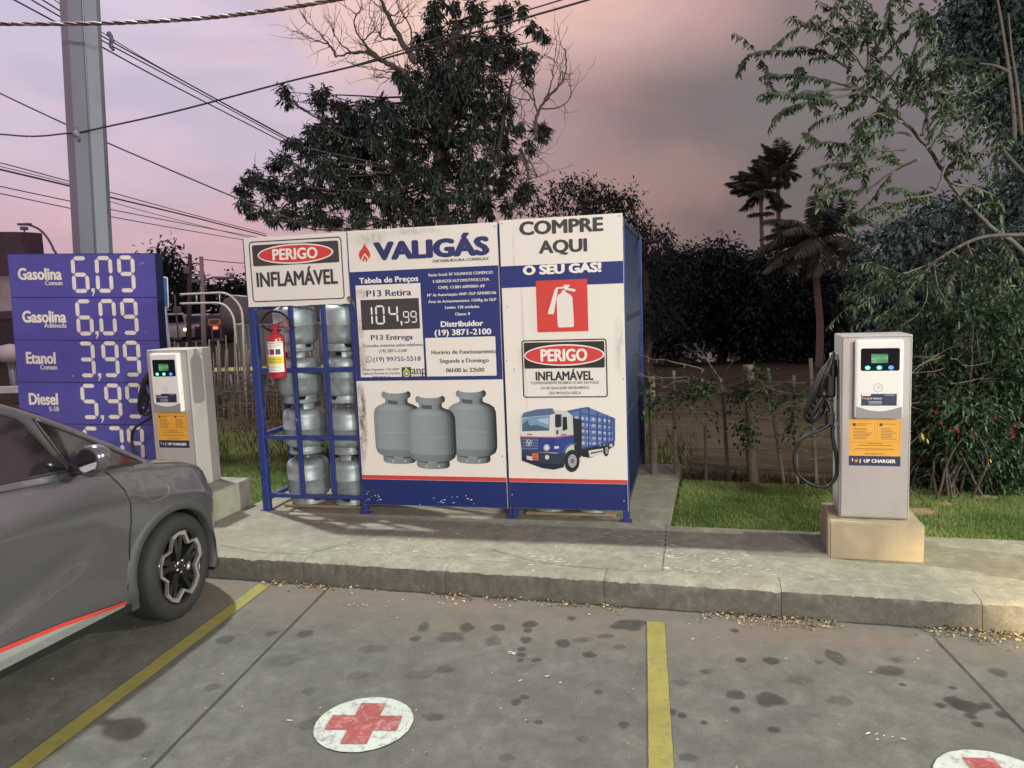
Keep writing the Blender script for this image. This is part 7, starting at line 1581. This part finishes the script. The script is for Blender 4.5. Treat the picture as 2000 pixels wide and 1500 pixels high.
# wheel arch flares and liners
def yarc(s, z): return ybody(s, max(z, .22))
for ax in (ARC[0], ARC[0]-2.60):
    for side in (1, -1):
        mir = lambda y: y if side == 1 else 2*HWD-y
        rows = []
        for (r, dy) in ((.340, .05), (.340, -.004), (.350, -.014), (.385, -.012), (.405, -.003), (.412, .006)):
            row = []
            for k in range(45):
                a = R(-22+224*k/44); s = ax+r*math.cos(a); z = ARC[1]+r*math.sin(a); z = max(z, .205); row.append(Vector((s, mir(yarc(s, z)+dy), z)))
            rows.append(row)
        mb = MB(); mb.grid(rows); mb.build('wheel_arch', M['archtrim'], car, world=False)
        mb = MB(); rows = [[Vector((ax+r*math.cos(R(-25+230*k/30)), mir(y), ARC[1]+r*math.sin(R(-25+230*k/30)))) for k in range(31)] for r, y in ((.345, .03), (.385, .05), (.385, .50), (.0, .50))]; mb.grid(rows); mb.build('arch_liner', M['arch'], car, world=False)
# wheels
def make_wheel(par, ax, side):
    st = R(9) if ax > -1 else 0.; hub = Vector((ax+.015, .10 if side == 1 else 2*HWD-.10, .325)); XA = Vector((math.cos(st), math.sin(st), 0)); YA = Vector((-math.sin(st), math.cos(st), 0))
    out_ = YA*(-1 if side == 1 else 1); c = hub+out_*.085
    fr = (XA, UP, out_)
    mb = MB(); mb.lathe([(.215, -.20), (.29, -.205), (.318, -.19), (.325, -.165), (.325, -.045), (.318, -.018), (.30, -.004), (.268, .004), (.238, -.002), (.226, -.010), (.222, -.03)], c, 48, fr)
    t_ = mb.build('wheel', M['tyre'], par, world=False)
    mb = MB(); mb.lathe([(.222, -.03), (.228, -.008), (.220, -.004), (.212, -.012), (.205, -.05), (.198, -.10), (0, -.11)], c, 48, fr)
    for k in range(5):      # dark paired spokes
        for o_ in (-.16, .16):
            a = R(90+72*k)+o_; ca, sa_ = math.cos(a), math.sin(a); cb_, sb_ = math.cos(R(90+72*k)+o_*.55), math.sin(R(90+72*k)+o_*.55)
            A_ = c+(XA*cb_+UP*sb_)*.035+out_*(-.022); B2 = c+(XA*ca+UP*sa_)*.212+out_*(-.010); d = (B2-A_).normalized(); w = out_.cross(d).normalized()*.016
            mb.add([A_-w*1.1, A_+w*1.1, B2+w, B2-w]+[p-out_*.035 for p in (A_-w*1.1, A_+w*1.1, B2+w, B2-w)], [(0, 1, 2, 3), (0, 4, 5, 1), (1, 5, 6, 2), (2, 6, 7, 3), (3, 7, 4, 0)])
    mb.lathe([(0, -.004), (.03, -.006), (.046, -.016), (.052, -.04)], c, 20, fr); mb.build('rim', M['rimblack'], t_, world=False)
    mb = MB(); op, ip = [], []   # bright zig-zag star on the rim face
    for k in range(5):
        a0 = 90+72*k
        for da, ro, ri in ((-17, .218, .190), (0, .2195, .197), (17, .218, .190), (36, .160, .142)):
            a = R(a0+da); op.append(c+(XA*math.cos(a)+UP*math.sin(a))*ro+out_*.001); ip.append(c+(XA*math.cos(a)+UP*math.sin(a))*ri+out_*-.004)
    n = len(op); mb.add(op+ip+[p-out_*.02 for p in op]+[p-out_*.02 for p in ip], [(i, (i+1) % n, n+(i+1) % n, n+i) for i in range(n)]+[(i, 2*n+i, 2*n+(i+1) % n, (i+1) % n) for i in range(n)]+[(n+i, n+(i+1) % n, 3*n+(i+1) % n, 3*n+i) for i in range(n)]); mb.build('rim_star', M['rimsilver'], t_, world=False)
    mb = MB()
    for k in range(5): a = R(54+72*k); mb.lathe([(.008, -.02), (.008, -.008), (0, -.008)], c+(XA*math.cos(a)+UP*math.sin(a))*.036+out_*.002, 6, fr)
    mb.build('wheel_nut', M['rimsilver'], t_, world=False)
for ax in (ARC[0], ARC[0]-2.60):
    for side in (1, -1): make_wheel(car, ax, side)
# greenhouse
ROOF = [(-3.45, 1.10), (-3.3, 1.22), (-3.0, 1.43), (-2.7, 1.53), (-2.2, 1.565), (-1.5, 1.565), (-1.1, 1.545), (-.9, 1.495), (-.774, 1.440), (-.638, 1.372), (-.464, 1.275), (-.241, 1.135), (-.02, .995)]
def yside(s, z): zb = lerp_tab(BELT, s); return lerp_tab(PLAN, s)+.045+(z-zb)*.30
mb = MB(); gst = [-3.45, -3.3, -3.0, -2.7, -2.2, -1.8, -1.5, -1.25]+[-1.1+.06*i for i in range(18)]+[-.02]
for side in (1, -1):
    rows = []
    for s in gst:
        zb = lerp_tab(BELT, s)-.02; zt = max(lerp_tab(ROOF, s), zb+.005); row = []
        for i in range(7): z = zb+(zt-zb)*i/6; row.append((yside(s, z), z))
        ye = row[-1][0]; bow = .03+.055*smooth(-1.3, -.6, s)
        for k in range(1, 8): q = k/7; row.append((ye+(HWD-ye)*q, zt+bow*(1-(1-q)**2.2)))
        rows.append([Vector((s, y if side == 1 else 2*HWD-y, z)) for y, z in row])
    mb.grid(rows)
mb.build('roof_and_pillars', M['paint'], car, world=False)
def side_patch(name, poly_, m_, off, surf, par=car, n=1, both=True, thick=0):
    """a flat-cornered patch lying on the body side, subdivided so that it follows it"""
    bm = bmesh.new(); f = bm.faces.new([bm.verts.new((s, z, 0)) for s, z in poly_]); bmesh.ops.triangulate(bm, faces=[f])
    for _ in range(n): bmesh.ops.subdivide_edges(bm, edges=bm.edges[:], cuts=1, use_grid_fill=True)
    bm.verts.index_update()
    for side in ((1, -1) if both else (1,)):
        mb = MB(); mb.add([Vector((v.co.x, (surf(v.co.x, v.co.y)-off) if side == 1 else 2*HWD-(surf(v.co.x, v.co.y)-off), v.co.y)) for v in bm.verts], [[v.index for v in f_.verts] for f_ in bm.faces], True); o = mb.build(name, m_, par, world=False, recalc=False)
    bm.free(); return o
dw = [(-1.70, 1.155), (-.612, 1.088), (-.672, 1.21), (-.752, 1.352), (-.80, 1.395), (-.95, 1.455), (-1.15, 1.487), (-1.70, 1.50)]
rw_ = [(-2.80, 1.165), (-1.80, 1.158), (-1.80, 1.50), (-2.35, 1.49), (-2.62, 1.45)]
qg = [(-.585, 1.090), (-.368, 1.046), (-.115, 1.020), (-.30, 1.138), (-.52, 1.268), (-.700, 1.372), (-.640, 1.22)]
# cabin interior: dark deck, seats, steering wheel seen faintly through the glass
side_patch('door_window', dw, M['glass'], .004, yside, n=3); side_patch('rear_door_window', rw_, M['glass'], .004, yside, n=3); side_patch('quarter_window', qg, M['glass'], .004, yside, n=2)
def rim_line(name, pts, r, m_, surf, off, close=True, par=car):
    for side in (1, -1):
        P = [Vector((s, (surf(s, z)-off) if side == 1 else 2*HWD-(surf(s, z)-off), z)) for s, z in pts]
        if close: P.append(P[0])
        Q = []
        for a, b_ in zip(P, P[1:]): Q += [a.lerp(b_, k/4) for k in range(4)]
        Q.append(P[-1]); mb = MB(); mb.tube(Q, r, 5); mb.build(name, m_, par, world=False)
rim_line('window_seal', dw, .009, M['blackplastic'], yside, .003); rim_line('window_seal', qg, .008, M['blackplastic'], yside, .003)
# windscreen on the front of the greenhouse
mb = MB(); rows = []
for s in [-.86+.045*i for i in range(19)]:
    zt = lerp_tab(ROOF, s); ye = yside(s, zt); row = []
    for k in range(15):
        q = .06+.88*k/14; qq = min(q, 1-q)*2; bow = .03+.055*smooth(-1.3, -.6, s); row.append(Vector((s+.004, ye+(2*HWD-2*ye)*q, zt+bow*(1-(1-qq)**2.2)+.005)))
    rows.append(row)
mb.grid(rows); mb.build('windscreen', M['glass'], car, world=False)
# cowl and wiper
mb = MB(); mb.tube([Vector((.06, .35, 1.005)), Vector((-.03, .85, 1.06)), Vector((-.05, 1.25, 1.07))], .010, 6); mb.build('wiper', M['blackplastic'], car, world=False)
# mirror on the door
for side in (1, -1):
    Y = lambda y: y if side == 1 else 2*HWD-y
    mb = MB(); bm = bmesh.new(); bmesh.ops.create_uvsphere(bm, u_segments=24, v_segments=14, radius=1)
    for v in bm.verts:
        x = v.co.x; k = 1 if x > -.55 else 0
        v.co = Vector((-.585+max(x, -.50)*.085, -.105+v.co.y*.088, 1.145+v.co.z*.080-.012*v.co.y))
    bm.verts.index_update(); mb.add([Vector((v.co.x, Y(v.co.y), v.co.z)) for v in bm.verts], [[v.index for v in f_.verts] for f_ in bm.faces], True); bm.free(); mr_ = mb.build('mirror', M['paint'], car, world=False)
    mb = MB(); mb.poly([Vector((-.6295, Y(-.105+.067*math.cos(2*math.pi*i/24)), 1.145+.060*math.sin(2*math.pi*i/24))) for i in range(24)]); mb.build('mirror_glass', M['glass'], mr_, world=False, recalc=False)
    mb = MB(); mb.tube([Vector((-.58, Y(.045), 1.075)), Vector((-.58, Y(-.01), 1.085)), Vector((-.585, Y(-.10), 1.085))], [.03, .026, .03], 8); mb.build('mirror_arm', M['blackplastic'], mr_, world=False)
# shut lines, charge flap, trim
rim_line('door_seam', [(-.385, 1.030), (-.335, .965), (-.298, .905), (-.270, .815), (-.272, .72), (-.288, .629), (-.305, .50), (-.340, .36), (-.365, .262)], .0038, M['arch'], ybody, .0005, False)
rim_line('hood_seam', [(-.10, 1.012), (.10, .968), (.22, .938), (.33, .898)], .004, M['arch'], lambda s, z: ybody(s, z)+.012, .0, False)
fl = [(-.185, .935), (-.178, .952), (-.16, .958), (-.06, .948), (-.035, .940), (.02, .880), (.032, .855), (.026, .815), (.015, .798), (-.01, .790), (-.115, .785), (-.138, .795), (-.15, .815)]
rim_line('charge_flap', fl, .0026, M['flapline'], ybody, .0005)
side_patch('sill_trim', [(-3.0, .355), (-1.10, .338), (-.78, .318), (-.372, .268), (-.372, .256), (-1.1, .250), (-3.0, .26)], M['silver'], .006, ybody, n=4)
side_patch('red_stripe', [(-3.0, .378), (-1.10, .361), (-.78, .340), (-.368, .288), (-.368, .268), (-.78, .319), (-1.10, .339), (-3.0, .356)], M['redstripe'], .009, ybody, n=4)
side_patch('sill_cladding', [(-3.0, .26), (-1.1, .250), (-.30, .256), (-.27, .205), (-3.0, .200)], M['blackplastic'], .007, ybody, n=4)
for side in (1, -1):
    Y = lambda y: y if side == 1 else 2*HWD-y
    mb = MB(); rows = []
    for s in (.44, .48, .52, .56, .60, .64): zb = lerp_tab(BELT, s); rows.append([Vector((s+.004, Y(ybody(s, z)-.004), z)) for z in (zb-.10, zb-.07, zb-.045)])
    mb.grid(rows); mb.build('headlight', M['wbwhite'], car, world=False)
    mb = MB(); mb.bbox((-1.45, Y(ybody(-1.45, .98)-.012), .98), (.22, .024, .03), .008); mb.build('door_handle', M['paint'], car, world=False)
# interior
mb = MB(); mb.tube([Vector((-.72+.05*math.sin(q*.26), 1.30+.18*math.cos(q*.26), 1.02+.17*math.sin(q*.26))) for q in range(25)], .014, 6); mb.build('steering_wheel', M['blackplastic'], car, world=False)
for y in (.48, 1.29):
    mb = MB(); mb.bbox((-1.55, y, 1.08), (.16, .46, .62), .05); mb.bbox((-1.60, y, 1.40), (.10, .26, .16), .04); mb.build('seat', M['blackplastic'], car, world=False)
